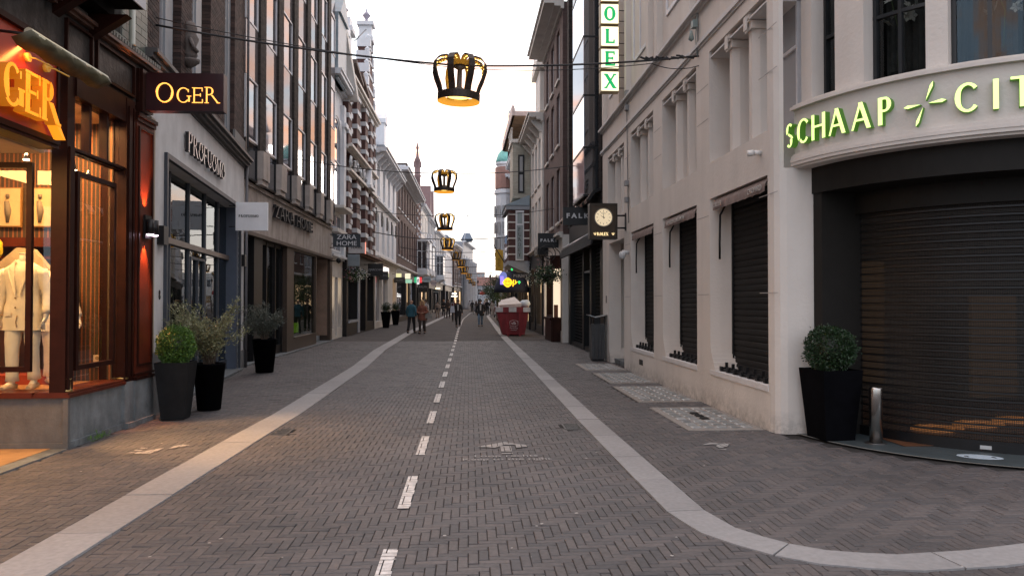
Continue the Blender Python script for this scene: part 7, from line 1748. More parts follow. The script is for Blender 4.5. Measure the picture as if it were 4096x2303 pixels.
mb = MB(); mb.box(2.86, 3.22, yu - .05, yu - .005, 7.9, 10.1); mb.obj('bay_light', SHD, u2); mb = MB(); mb.box(2.95, 3.13, yu - .06, yu - .05, 8.0, 8.95); mb.box(2.95, 3.13, yu - .06, yu - .05, 9.1, 10.0); mb.obj('pane', PANE_CURT, u2)
# white slender house, tower with turquoise dome
t, F = house('slim white gabled house between the yellow brick house and the domed corner', 3.4, 52.6, 59.8, 12.0, -1, PW, [(8.6, 10.8), (4.8, 7.5)], 3, ww=.9, shop=4.0, cor=11.7, corn_n=.4, shopf='dark', X1=3.3, pane=PANE_CURT)
mb = MB(); mb.fbox(F, 1, 3.5, -.5, .3, 12, 13.6); mb.lathe(F.P(2.2, .2, 13.6), [(.5, 0), (.3, .6), (.2, 1.4), (.28, 1.6), (.001, 2.2)], 8); mb.obj('gable', PW, t)
mb = MB(); mb.tube([F.P(5.0, .3, 12), F.P(5.0, .3, 16.2)], [.12, .03], 6); mb.obj('spire', BLK_M, t)
t, F = house('corner house with rounded white bay tower and turquoise dome', 3.3, 60, 72, 11.5, -1, BR, [(8.5, 10.5), (5.0, 7.5)], 4, ww=1.0, shop=4.0, cor=11.2, corn_n=.4, shopf='glow', X1=3.4)
mb = MB(); mb.lathe((2.95, 61.2, 5.2), [(.3, -.7), (.85, 0), (.9, .3), (.80, .35), (.80, 4.9), (.92, 5.0), (.88, 5.3), (.66, 5.35), (.66, 7.2), (.8, 7.35), (.8, 7.5)], 12, smooth=False); tw = mb.obj('tower', PW, t)
mb = MB(); mb.lathe((2.95, 61.2, 12.7), [(.80, 0), (.74, .3), (.58, .75), (.3, 1.05), (.08, 1.2), (.001, 1.3)], 14); mb.obj('dome', COPPER, tw)
for z in (5.8, 7.0, 8.3):
    for k in range(5):
        a = R(170 + k * 30); mb = MB(); c = Vector((2.95 + .87 * math.cos(a), 61.2 + .87 * math.sin(a), z)); d = Vector((-math.sin(a), math.cos(a), 0)); n_ = Vector((math.cos(a), math.sin(a), 0))
        mb.prism([c - d * .16, c + d * .16, c + d * .16 + Vector((0, 0, .9)), c - d * .16 + Vector((0, 0, .9))], n_ * .03); mb.obj('pane', PANE_CURT, tw)
mb = MB(); mb.lathe((2.95, 61.2, 10.6), [(.83, 0), (.83, 1.7)], 12, smooth=False); mb.obj('tower_brick', M('pink_brick', (.30, .17, .14), .8), tw)
rsp = [('grey brick house with small white windows past the domed corner', 3.5, 72.2, 84, 11, PG, 3.7), ('white rendered house with a plain cornice midway down the right side', 3.8, 84.2, 97, 9.6, PW2, 4.4), ('pale gabled house with a red brick gable on the right side', 4.6, 97.2, 112, 11.0, PW, 5.6), ('tall cream house stepping out on the right side', 5.6, 112.2, 130, 10.4, PW2, 7.4), ('brick house with white bands toward the end of the right side', 7.4, 130.2, 150, 12.5, BB, 9.6), ('white house close to the end of the street on the right', 9.7, 150.2, 172, 10.5, PW, 12.0)]
for i, (lab, X, a, b, H, wm, X1) in enumerate(rsp):
    t, F = house(lab, X, a, b, H, -1, wm, [(H - 3.2, H - 1.0), (4.9, 7.0)], 4, ww=1.1, shop=4.1, cor=H - .3, corn_n=.45, shopf=['glow', 'dark', 'glowd', 'glow', 'dark', 'glow'][i], X1=X1, roof=('gable', 3.2, REDT if i in (2, 4) else SLATE) if i in (2, 4) else ('mansard', 1.6, SLATE))
# closing the view
def block(label, x0, x1, y, H, wm, rows, cols, roof=None, mat=None):
    F = Fac(x0, y, x1, y, 1); t = empty('townhouse', (x0, y, 0), label, 'building'); L = x1 - x0
    hs = [(L * (i + .5) / cols - .6, L * (i + .5) / cols + .6, z0, z1) for z0, z1 in rows for i in range(cols)]
    mb = MB(); wall(mb, F, 0, L, 0, H, -.3, 0, hs); mb.fbox(F, 0, L, -12, -.3, 0, H); mb.obj('wall', wm, t)
    for h in hs: window(F, t, *h, -.1, PW, .12, (), (.5,))
    if roof: mb = MB(); mb.prism([F.P(0, .3, H), F.P(0, -4, H + roof), F.P(0, -8, H)], F.t * L); mb.obj('roof', REDT, t)
    return t
block('grey brick house with a red tiled roof closing the end of the street', 2.0, 7.6, 205, 5.8, PG, [(3.2, 5.0), (.8, 2.4)], 3, 2.4)
block('tall red brick block with balconies behind the red roofed house', 1.8, 6.2, 290, 12.5, M('block_brick', (.22, .15, .14), .8), [(2, 4), (5, 6.5), (8, 9.5), (10.6, 12)], 3)
block('pale terrace house left of the red roof at the end of the street', -8, 1.9, 210, 7.5, PW, [(4.5, 6.5), (1, 3)], 5)
block('pale terrace house right of the red roof at the end of the street', 7.8, 18, 200, 8.5, PW2, [(5, 7), (1, 3)], 5)
# ------------------------------------------------------------------ crown lamps and their cables
CRN = M('crown_black', (.030, .018, .012), .5, .3, nz=(8, .3)); CRG2 = emat('crown_inner_gold_glow', (1, .46, .05), .5); BULB = emat('crown_bulb', (1, .62, .16), 2.6); CIN = M('crown_inside_gold_glow', (.40, .24, .04), .4, .6, nz=None, emit=(1, .5, .06), es=.12)  # gold ring and rib insides glow themselves, standing in for lamp light
WIRE = M('wire_black', (.02, .02, .022), .6, nz=None)
def crown_meshes():
    mb = MB(); n = 40      # ring: outside black, inside gold with lamp glow in its colour
    for i in range(n):
        a0, a1 = 2 * math.pi * i / n, 2 * math.pi * (i + 1) / n
        for r, flip, m in ((.345, 0, 0), (.332, 1, 1)):
            q = [(r * math.cos(a0), r * math.sin(a0), 0), (r * math.cos(a1), r * math.sin(a1), 0), (r * math.cos(a1), r * math.sin(a1), .125), (r * math.cos(a0), r * math.sin(a0), .125)]
            mb.add(q[::-1] if flip else q, [(0, 1, 2, 3)], m)
        for z, s in ((0, 1), (.125, 0)):
            q = [(.345 * math.cos(a0), .345 * math.sin(a0), z), (.332 * math.cos(a0), .332 * math.sin(a0), z), (.332 * math.cos(a1), .332 * math.sin(a1), z), (.345 * math.cos(a1), .345 * math.sin(a1), z)]
            mb.add(q if s else q[::-1], [(0, 1, 2, 3)], 0 if z else 1)
    ring = mb.mesh('ring', [CRN, CRG2])
    pr = [(.33, .10), (.36, .22), (.42, .36), (.455, .48), (.44, .60), (.37, .69), (.27, .725), (.17, .70), (.10, .62), (.075, .56)]
    mb = MB(); w = .052; vs = []
    for r, z in pr:
        for s in (-1, 1): vs.append((r, s * w, z))
    for r, z in pr:
        for s in (-1, 1): vs.append((r - .028 * (1 if z < .6 else .4), s * w, z - (.026 if z > .6 else 0)))
    k = len(pr); fs = []
    for i in range(k - 1):
        o = 2 * i; fs.append((o, o + 1, o + 3, o + 2)); p = 2 * k + o; fs.append((p, p + 2, p + 3, p + 1)); fs.append((o, o + 2, p + 2, p)); fs.append((o + 1, p + 1, p + 3, o + 3))
    mb.add(vs, fs); 
    for i, f in enumerate(mb.f): mb.m[i] = 1 if i % 4 == 1 else 0
    rib = mb.mesh('rib', [CRN, CIN])
    mb = MB()
    for i in range(k - 2):
        for f in (.25, .75):
            r = pr[i][0] + (pr[i + 1][0] - pr[i][0]) * f - .040; z = pr[i][1] + (pr[i + 1][1] - pr[i][1]) * f - (.032 if i > 4 else 0)
            mb.lathe((r, 0, z), [(.001, -.013), (.014, 0), (.001, .013)], 5)
    bul = mb.mesh('light_string', BULB)
    mb = MB(); mb.lathe((0, 0, 0), [(.20, .09), (.19, .14), (.10, .20), (.045, .24), (.04, .52), (.11, .56), (.001, .60)], 16); shade = mb.mesh('lamp_shade', M('shade_grey', (.10, .09, .085), .5, .3))
    mb = MB(); mb.lathe((0, 0, 0), [(.195, .086), (.001, .092)], 16); glow = mb.mesh('lamp_glow', emat('lamp_amber', (1, .60, .16), 3.0))
    return ring, rib, bul, shade, glow
CM = crown_meshes()
def crown(x, y, z, lab, s=1., rot=.2):
    t = empty('crown_lamp', (x, y, z), lab, 'crown lamp', 'crown lamps strung across the street'); t.scale = (s, s, s); t.rotation_euler = (R(rnd.uniform(-3, 3)), R(rnd.uniform(-3, 3)), rot)
    for me, n in ((CM[0], 'ring'), (CM[3], 'lamp_shade'), (CM[4], 'lamp_glow')): inst_local(me, n, t)
    for i in range(8):
        r = inst_local(CM[1], 'rib', t); r.rotation_euler = (0, 0, i * math.pi / 4 + .39)
        if y < 60: b = inst_local(CM[2], 'light_string', r)
    return t
CR = [(-.16, 12.2, 4.82, 1.), (-.80, 25.2, 5.22, 1.), (-1.02, 33.2, 4.70, 1.02), (-1.22, 44.5, 4.60, 1.), (-1.02, 62, 4.95, 1.), (-.68, 70, 4.75, 1.), (-.42, 78, 4.45, 1.05), (0, 98, 4.5, 1.), (.32, 112, 4.2, 1.), (.9, 128, 4.2, 1.)]
cl = ['nearest and largest crown shaped lamp hanging over the street', 'second crown shaped lamp from the camera, high above the walking couple', 'third crown lamp from the camera, glowing strongest underneath', 'fourth crown lamp from the camera, in front of the bay windows', 'fifth crown lamp from the camera, small and dark', 'sixth crown lamp from the camera', 'seventh crown lamp, overlapping the sixth', 'eighth crown lamp, far down the street', 'ninth crown lamp, tiny', 'farthest crown lamp, at the bend of the street']
for (x, y, z, s), lb in zip(CR, cl): crown(x, y, z, lb, s * .98, .10 + rnd.uniform(-.06, .06))
def cable(pts, lab, r=.012, sag=.0, grp='cables over the street', knots=0, name='overhead_cable'):
    P = [Vector(p) for p in pts]; path = []
    for a, b in zip(P, P[1:]):
        n = 14
        for i in range(n): t = i / n; q = a.lerp(b, t); q.z -= sag * 4 * t * (1 - t); path.append(q)
    path.append(P[-1]); mb = MB(); mb.tube(path, r, 6)
    for k in range(knots):
        q = P[-1].lerp(P[-2], .02 + k * .022); mb.tube([q + Vector((0, 0, rnd.uniform(-.03, .02))), q + Vector((-.07, 0, rnd.uniform(-.04, .03))), q + Vector((-.13, 0, rnd.uniform(-.02, .02)))], .018, 5)
    return single(mb, name, WIRE, lab, 'cable', grp)
cable([(-4.63, 11.6, 5.74), (-.16, 12.2, 5.40), (3.81, 12.47, 5.71)], 'thick black cable carrying the nearest crown lamp', .016, .06, knots=10)
cable([(-4.63, 11.6, 5.85), (-.16, 12.2, 5.36), (3.0, 12.4, 5.55), (3.81, 12.47, 5.55)], 'thinner second wire sagging under the nearest crown cable', .007, .07)
for (x, y, z, s), lb in list(zip(CR, cl))[1:9]:
    i = CR.index((x, y, z, s)); XL = -5.6 + (.9 if y > 90 else 0); XRt = 3.9 if y < 90 else 5.0
    cable([(XL, y, z + 1.05), (x, y, z + .62 * s), (XRt, y, z + 1.0)], ['', 'cable carrying the second crown lamp', 'cable carrying the third crown lamp', 'cable carrying the fourth crown lamp', 'cable carrying the fifth crown lamp', 'cable carrying the sixth crown lamp', 'cable carrying the seventh crown lamp', 'cable carrying the eighth crown lamp', 'cable carrying the ninth crown lamp'][i], .014 if y < 40 else .028, .12)
# lone street cable and small poles with flags
# ------------------------------------------------------------------ planters on the left
GREEN_SUN = BOX_A
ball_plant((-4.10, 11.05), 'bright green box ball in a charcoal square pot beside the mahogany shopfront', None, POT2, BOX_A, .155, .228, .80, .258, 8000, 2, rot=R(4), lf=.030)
olive_plant((-3.93, 11.92), 'large olive bush in a round black pot behind the box ball', None, POT, .17, .235, .70, .60, 1.74, 5000, 3)
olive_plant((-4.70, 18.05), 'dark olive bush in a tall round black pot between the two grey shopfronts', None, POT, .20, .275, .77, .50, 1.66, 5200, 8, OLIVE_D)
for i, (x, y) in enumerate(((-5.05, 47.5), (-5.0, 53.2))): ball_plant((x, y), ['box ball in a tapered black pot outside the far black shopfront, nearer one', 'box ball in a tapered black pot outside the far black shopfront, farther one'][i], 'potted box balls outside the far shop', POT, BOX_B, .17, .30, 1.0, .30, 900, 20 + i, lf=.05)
# ------------------------------------------------------------------ hanging flower baskets
def basket(x, y, z, r, lab, cols, seed, n=700):
    t = empty('hanging_basket', (x, y, z), lab, 'flower basket'); rng = np.random.RandomState(seed)
    def blob(n, rr, zo=0): d = rng.normal(size=(n, 3)); d /= np.linalg.norm(d, axis=1)[:, None]; d[:, 2] = d[:, 2] * .62 - .1; return d * (rr * (.55 + .5 * rng.uniform(0, 1, n)))[:, None] * (1 + .25 * np.sin(d[:, :1] * 9)) + np.array([x, y, z + zo])
    f = MB(); leaves(f, blob(n * 2, r), .09, .05, rng=rng); f.obj('foliage', BOX_B, t, kind='stuff')
    for i, c in enumerate(cols):
        fl = MB(); p = blob(int(n * c[2]), r * 1.04); o = c[1]; p += np.array([o[0] * r, 0, o[1] * r]) * .5
        leaves(fl, p, .055, .05, rng=rng); fl.obj('blossom', M('petal_%d_%d' % (seed, i), c[0], .7, nz=None), t, kind='stuff')
    mb = MB(); mb.lathe((x, y, z), [(r * .2, -r * .55), (r * .6, -r * .25), (r * .65, -.02)], 12)
    for k in range(4): a = k * 1.57; mb.tube([(x + r * .6 * math.cos(a), y + r * .6 * math.sin(a), z), (x, y, z + .8)], .01, 4)
    mb.obj('basket_frame', BLK_M, t)
    return t
basket(-5.33, 36.3, 2.95, .46, 'hanging basket of pink, lilac and white petunias on the left side', [((.62, .24, .28), (-.8, 0), .35), ((.42, .38, .55), (.0, .3), .25), ((.70, .72, .66), (.8, -.1), .5)], 5)
basket(3.15, 30.6, 2.75, .62, 'dark hanging basket with white petunias below the black signs on the right', [((.55, .57, .45), (-1.2, -.2), .22), ((.28, .08, .09), (.0, .7), .12)], 6, 650)
# curled iron bracket of the right basket
mb = MB(); pts = [(3.15 + .33 * math.cos(a) , 30.6, 3.55 + .33 * math.sin(a)) for a in [i * .35 for i in range(-3, 14)]]; mb.tube(pts, .022, 6); mb.tube([(3.70, 30.6, 2.9), (3.66, 30.6, 3.6), (3.35, 30.6, 3.9)], .02, 6); mb.tube([(3.2 + .16 * math.cos(a), 30.6, 3.5 + .16 * math.sin(a)) for a in [i * .5 for i in range(14)]], .015, 5)
single(mb, 'basket_bracket', BLK_M, 'curled wrought iron bracket holding the dark flower basket', 'bracket')
mb = MB(); mb.tube([(-5.35 + .24 * math.cos(a), 36.3, 3.62 + .24 * math.sin(a)) for a in [i * .4 for i in range(1, 13)]], .018, 5); mb.tube([(-5.65, 36.3, 3.7), (-5.1, 36.3, 3.88)], .02, 5); single(mb, 'basket_bracket', BLK_M, 'curled wrought iron bracket above the pink and white flower basket', 'bracket')
# ------------------------------------------------------------------ signs along the street
def sign(x0, x1, y, z0, z1, mat, lab, txt=None, tm=None, ts=.1, th=.08, **kw):
    t = empty('hanging_sign', ((x0 + x1) / 2, y, (z0 + z1) / 2), lab, 'sign'); mb = MB(); mb.box(x0, x1, y, y + th, z0, z1); mb.obj('sign_panel', mat, t)
    mb = MB(); xa = x0 if x0 < 0 else x1; d = -.5 if x0 < 0 else .5; mb.tube([(xa + d, y + .04, z1 - .05), (xa, y + .04, z1 - .05)], .018, 5); mb.obj('bracket', BLK_M, t)
    if txt: place_text(txt, ts, tm, t, ((x0 + x1) / 2, y - .008, (z0 + z1) / 2), (R(90), 0, 0), 'lettering', **kw)
    return t
WLT2 = M('letter_silver', (.35, .35, .37), .5, nz=None)
t = sign(-5.45, -4.70, 35.2, 3.83, 4.31, M('sign_offwhite', (.48, .46, .46), .6), 'off-white hanging sign half hidden behind the slate one', 'HARS', BLK, .16, sx=1.3)
mb = MB(); mb.box(-4.70, -4.67, 35.2, 35.28, 3.80, 4.33); mb.obj('neon_edge', emat('neon_pink', (1, .32, .22), 1.2), t)
sign(-5.60, -5.06, 36.0, 3.28, 3.82, M('sign_bluegrey', (.22, .27, .31), .6), 'plain blue-grey hanging sign behind the curled bracket')
sign(-5.30, -4.20, 41.5, 2.80, 3.62, M('sign_black', (0, 0, 0)), 'wide black hanging sign with thin silver italic letters', 'MARCCAIN', .17, .2, shear=.3) if False else None
t = sign(-5.39, -4.58, 41.5, 3.0, 3.66, M('sign_black', (.012, .012, .013), .5), 'wide black hanging sign with thin silver italic letters', 'MARCCAIN', WLT2, .15, shear=.3)
sign(-5.55, -4.98, 48.0, 2.97, 3.49, M('sign_charcoal', (.035, .037, .04), .5), 'charcoal hanging sign with small serif name, nearer of two', "Marc O'Polo", WLT2, .10)
sign(-5.5, -4.68, 57.0, 3.0, 3.4, M('sign_charcoal', (0, 0, 0)), 'charcoal hanging sign with small serif name, farther of two', "Marc O'Polo", WLT2, .10)
sign(-4.80, -4.40, 58.5, 3.34, 3.74, emat('sign_cream_lit', (1, .92, .66), .7), 'small square lit cream light box on the left side')
sign(-4.80, -4.32, 58.9, 3.02, 3.30, emat('sign_green_lit', (.45, .85, .62), .45), 'small green and pink lit sign under the cream light box')
sign(-5.2, -4.82, 55.5, 3.36, 3.64, emat('lamp_cream', (.9, .85, .45), .7), 'small yellowish lit box above the farther charcoal sign')
# tricolour shield on a pole
t = empty('shield_sign', (-3.75, 62, 3), 'green, white and red lit shield sign on the left side', 'sign')
for i, c in enumerate(((.04, .45, .20), (.9, .9, .88), (.75, .05, .06))):
    mb = MB(); x = -4.34 + i * .20; mb.prism([(x, 62, 3.12 - (.12 if i == 1 else 0)), (x + .20, 62, 3.12 - (.12 if i == 1 else 0)), (x + .20, 62, 3.57), (x, 62, 3.57)], (0, -.06, 0)); mb.obj('stripe', emat('shield_%d' % i, c, .8), t)
mb = MB(); mb.box(-4.36, -3.72, 61.96, 62.05, 3.57, 3.66); mb.tube([(-4.04, 62.06, 0), (-4.04, 62.06, 3.1)], .035, 6); mb.obj('pole', BLK, t)
mb = MB(); mb.tube([(-4.04, 61.93, 3.08), (-4.05, 61.93, 3.28), (-4.03, 61.93, 3.46)], [.02, .06, .04], 6); mb.obj('figure_emblem', BLK, t)
def octa(x, y, z, w, h, mat, lab, txt, ts=.14):
    t = empty('hanging_sign', (x, y, z), lab, 'sign'); mb = MB(); mb.prism([(x + sx * w, y, z + sz * h) for sx, sz in ((-1, -.5), (-.7, -1), (.7, -1), (1, -.5), (1, .5), (.7, 1), (-.7, 1), (-1, .5))], (0, .06, 0)); mb.obj('sign_panel', mat, t)
    mb = MB(); mb.tube([(x - w - .6, y, z + h), (x, y + .03, z + h)], .02, 5); mb.obj('bracket', BLK_M, t)
    place_text(txt, ts, BLK, t, (x, y - .01, z), (R(90), 0, 0), 'lettering'); return t
octa(-3.87, 72, 3.68, .38, .26, M('sign_sky', (.30, .38, .45), .6), 'blue-grey octagonal hanging sign on the left side', 'GULIA', .19)
octa(-3.52, 78, 3.47, .30, .25, M('sign_pink', (.55, .46, .46), .6), 'pale pink octagonal hanging sign beyond the blue-grey one', 'GULIA', .19)
sign(-4.8, -3.9, 74, 2.5, 3.5, M('sign_black', (0, 0, 0)), 'tall black hanging sign with silver serif capitals low on the left', 'PAUW', WLT2, .3, sx=.9)
sign(-3.84, -3.24, 84, 2.43, 2.88, M('sign_black', (0, 0, 0)), 'small black framed sign under a lit strip on the left', 'LARGERIE', M('letter_cream', (.6, .6, .55), .5, nz=None), .13)
mb = MB(); mb.box(-3.62, -3.10, 84.5, 84.6, 2.95, 3.14); single(mb, 'light_strip', emat('strip_cream', (1, .88, .6), 1.3), 'long lit cream strip above a small black sign', 'light')
mb = MB(); mb.box(-2.1, -1.5, 98, 98.1, 2.5, 2.7); mb.box(-2.2, -1.4, 98, 98.1, 2.2, 2.32); single(mb, 'light_sign', emat('strip_white', (1, .95, .85), 1.8), 'two stacked bright white sign strips far down on the left', 'sign')
# right side signs
t = empty('hanging_sign', (2.75, 41, 3), 'black scalloped hanging sign with pale serif capitals over the red skip', 'sign')
mb = MB(); mb.prism([(2.30, 41, 2.88), (3.32, 41, 2.88), (3.32, 41, 3.08), (2.3 + .82, 41, 3.18), (2.5, 41, 3.18), (2.30, 41, 3.08)], (0, .05, 0)); mb.obj('sign_panel', SHD, t)
mb = MB(); mb.tube([(3.32, 41.02, 3.0), (3.6, 41.02, 3.0)], .02, 5); mb.obj('bracket', BLK_M, t)
letters('PURDEY', lambda x, y, d: Vector((2.40 + x, 40.995 - d, 2.92 + y)), .16, .006, [WLT2, WLT2], t, track=.012, T=.16, N=.07)
t = empty('smiley_sign', (2.1, 41.6, 2.6), 'glowing yellow diamond smiley light sign over the skip', 'sign')
YEL = emat('smiley_yellow', (1, .55, .02), 1.3)
mb = MB(); mb.prism([(2.12 + .27 * math.copysign(abs(math.cos(a)) ** 1.35, math.cos(a)), 41.5, 2.66 + .27 * math.copysign(abs(math.sin(a)) ** 1.35, math.sin(a))) for a in [i * math.pi / 12 for i in range(24)]], (0, .06, 0)); mb.obj('lit_diamond', YEL, t)
EYE = M('smiley_line', (.35, .10, 0), .6, nz=None)
mb = MB()
for sx in (-.08, .08): mb.tube([(2.12 + sx + .05 * math.cos(a), 41.49, 2.72 + .05 * math.sin(a)) for a in [i * .7 for i in range(10)]], .010, 4)
mb.tube([(2.12 + .13 * math.cos(a), 41.49, 2.64 + .11 * math.sin(a)) for a in [3.5 + i * .25 for i in range(10)]], .012, 4); mb.obj('face_print', EYE, t)
mb = MB(); mb.box(1.72, 1.90, 41.6, 41.65, 2.55, 3.0); mb.obj('violet_glow_plate', emat('violet_lit', (.28, .20, 1), 1.2), t)
mb = MB(); mb.tube([(2.42, 41.8, 2.45), (2.46, 41.8, 2.82)], .035, 6); mb.tube([(2.43, 41.8, 2.55), (2.56, 41.8, 2.60), (2.66, 41.8, 2.72)], .03, 6); mb.tube([(2.56, 41.8, 2.80), (2.56, 41.8, 2.58)], .025, 6); single(mb, 'neon_sign', YEL, 'small yellow neon squiggle beside the smiley light', 'sign')
mb = MB(); mb.lathe((2.78, 42, 2.67), [(.001, -.10), (.06, -.02), (.075, .05), (.001, .10)], 8); single(mb, 'green_light', emat('green_lit', (.05, 1, .25), .7), 'small round green light below the black scalloped sign', 'sign')
mb = MB(); mb.lathe((2.46, 43.5, 3.44), [(.001, -.08), (.05, -.03), (.06, .03), (.001, .08)], 8); single(mb, 'green_light', emat('green_lit', (0, 0, 0), 1), 'round green light tucked under the bay corbel', 'sign')
# dark blue dome awning
t = empty('dome_awning', (2.0, 44, 2.6), 'navy quarter dome awning projecting over the pavement behind the smiley light', 'awning')
mb = MB(); prof = [(1.05 * math.cos(a), 1.25 * math.sin(a)) for a in [i * math.pi / 16 for i in range(9)]]; mb.lathe((2.5, 44.5, 2.15), prof, 20, sx=.98, sy=1.0); mb.obj('awning_fabric', M('navy_fabric', (.012, .018, .04), .8, bump=(6, .3)), t)
mb = MB(); mb.tube([(1.95, 43.55, 3.05), (1.99, 43.50, 3.05)], .26, 16); mb.obj('lit_roundel', emat('roundel_blue', (.16, .2, .55), .7), t)
t = empty('banner', (2.9, 60, 4), 'mustard yellow banner hanging from a slanted pole on the right side', 'banner')
mb = MB(); mb.prism([(2.02, 58, 3.95), (2.62, 58, 3.9), (2.62, 58, 5.5), (2.02, 58, 5.6)], (0, .02, 0)); mb.obj('banner_cloth', M('banner_yellow', (.48, .28, .03), .8), t)
mb = MB(); mb.tube([(1.9, 58, 5.9), (3.3, 58, 3.6)], .04, 6); mb.obj('pole', BLK_M, t)
place_text('VYSK', .3, M('banner_print', (.2, .12, .02), .8), t, (2.32, 57.97, 4.6), (R(90), R(-90), 0), 'lettering', ext=.002)
mb = MB(); mb.lathe((2.4, 130, 2.7), [(.55, 0), (.5, .3), (.3, .55), (.001, .65)], 12); single(mb, 'round_awning', M('awning_red', (.35, .03, .03), .8), 'small round red awning far down the street', 'awning')
# window display of the lit shop under the baskets
t = empty('lit_display_window', (3.4, 31.5, 0), 'dark framed shop window glowing warm with a framed picture inside', 'window')
mb = MB(); F2 = Fac(3.40, 31.0, 3.40, 34.0, -1); ringbox(mb, F2, 0, 2.4, -.3, .0, .95, 3.0, .12); mb.fbox(F2, -.05, 2.5, -.3, .05, 0, .95); mb.fbox(F2, -.05, 2.5, -.3, .12, .88, .98); mb.fbox(F2, -.1, 2.6, -.4, .1, 3.0, 3.5); mb.obj('frame', MAHO_D, t)
mb = MB(); mb.fbox(F2, .12, 2.28, -.6, -.58, 1.0, 2.95); mb.obj('lit_back', WARMS, t)
mb = MB(); mb.box(3.40, 3.75, 30.94, 30.97, 1.0, 2.95); mb.obj('lit_side_pane', emat('side_glow', (1, .80, .58), .75), t)
mb = MB(); mb.box(3.45, 3.62, 30.90, 30.93, 1.0, 1.5); mb.obj('picture', M('picture_dark', (.12, .04, .02), .7), t)
mb = MB(); mb.box(3.38, 3.42, 30.88, 31, .95, 3.0); mb.box(3.72, 3.80, 30.85, 31, .0, 3.1); mb.box(3.38, 3.80, 30.85, 31.0, 0, .95); mb.box(3.36, 3.8, 30.82, 31.0, .90, .98); mb.obj('frame', MAHO_D, t)
# ------------------------------------------------------------------ red skip
SK = empty('rubbish_skip', (2.07, 36.4, 0), 'dark red tapered rubbish skip with pale corner plates, piled with insulation board', 'skip')
RED = M('skip_red', (.20, .012, .018), .5, nz=(3, .25), bump=(10, .15), nz2=(5, .35)); PALE = M('skip_pale', (.46, .46, .47), .6, nz=(6, .2), nz2=(8, .3))
y0, y1 = 36.2, 37.9
mb = MB(); mb.hexa([(1.62, y0 + .1, .06), (2.66, y0 + .1, .06), (2.66, y1 - .1, .06), (1.62, y1 - .1, .06), (1.33, y0, 1.12), (2.84, y0, 1.12), (2.84, y1, 1.12), (1.33, y1, 1.12)]); mb.obj('skip_body', RED, SK)
mb = MB(); mb.box(1.28, 2.90, y0 - .05, y1 + .05, 1.12, 1.36); mb.obj('rim', RED, SK)
for a, b in ((1.265, 1.62), (1.90, 2.26), (2.58, 2.915)):
    mb = MB(); mb.box(a, b, y0 - .075, y0 - .045, 1.14, 1.37 - .01); mb.obj('rim_plate', PALE, SK)
for x in (1.85, 2.42):
    mb = MB(); mb.hexa([(x - .03, y0 + .02, .0), (x + .07, y0 + .02, .0), (x + .07, y0 + .12, .0), (x - .03, y0 + .12, .0), (x - .05, y0 - .06, 1.1), (x + .05, y0 - .06, 1.1), (x + .05, y0 + .02, 1.1), (x - .05, y0 + .02, 1.1)]); mb.obj('rib', RED, SK)
for x in (1.26, 2.92):
    mb = MB(); mb.tube([(x, y0 + .15, .98), (x, y0 - .02, 1.0), (x - .04 * (1 if x < 2 else -1), y0 - .04, .9)], .035, 6); mb.obj('lifting_lug', BLK_M, SK)
VL = M('skip_print', (.50, .40, .41), .6, nz=None)
lx = 2.14
mb = MB(); ho = [(lx - .19, .50), (lx - .19, .70), (lx, .76), (lx + .19, .70), (lx + .19, .50), (lx, .46)]
for i in range(6):
    a, b = ho[i], ho[(i + 1) % 6]; mb.tube([(a[0], y0 + .045 - a[1] * .1 , a[1]), (b[0], y0 + .045 - b[1] * .1, b[1])], .010, 4)
mb.obj('logo_frame', VL, SK)
place_text('vlk', .21, VL, SK, (lx, y0 + .025, .605), (R(84.5), 0, 0), 'logo_lettering', ext=.003, off=.005); place_text('Recycling', .10, VL, SK, (lx, y0 + .055, .39), (R(84.5), 0, 0), 'lettering', ext=.003); place_text('Containers', .065, VL, SK, (lx, y0 + .06, .29), (R(84.5), 0, 0), 'lettering', ext=.003)
mb = MB(); mb.hexa([(1.50, y0 + .15, 1.36), (2.50, y0 + .12, 1.38), (2.46, y0 + 1.4, 1.38), (1.55, y0 + 1.5, 1.36), (1.42, y0 + .1, 1.46), (2.52, y0 + .1, 1.54), (2.25, y0 + 1.45, 1.86), (1.6, y0 + 1.5, 1.70)]); single(mb, 'insulation_board', [M('board_cream', (.60, .55, .52), .85, nz=(4, .15))], 'cream slanted insulation board lying on top of the skip', 'board')
mb = MB(); rng = np.random.RandomState(5)
prof = [(.001, -.14), (.20, -.12), (.26, 0), (.24, .11), (.13, .17), (.001, .18)]; mb.lathe((2.70, y0 + .4, 1.52), prof, 14, sx=.95, sy=.9)
mb.v = [(v[0] + rng.normal() * .014, v[1] + rng.normal() * .014, v[2] + rng.normal() * .014) for v in mb.v]
single(mb, 'rubbish_bag', M('bag_white', (.50, .55, .60), .4, nz=(7, .1), bump=(9, .8)), 'translucent white rubbish bag bulging from the right end of the skip', 'bag')
mb = MB(); mb.tube([(1.5, 35.9, .03), (1.7, 35.95, .03)], .035, 6); single(mb, 'rubble', M('rubble', (.35, .32, .3), .9), 'small pale lump of rubble by the left foot of the skip', 'rubble')
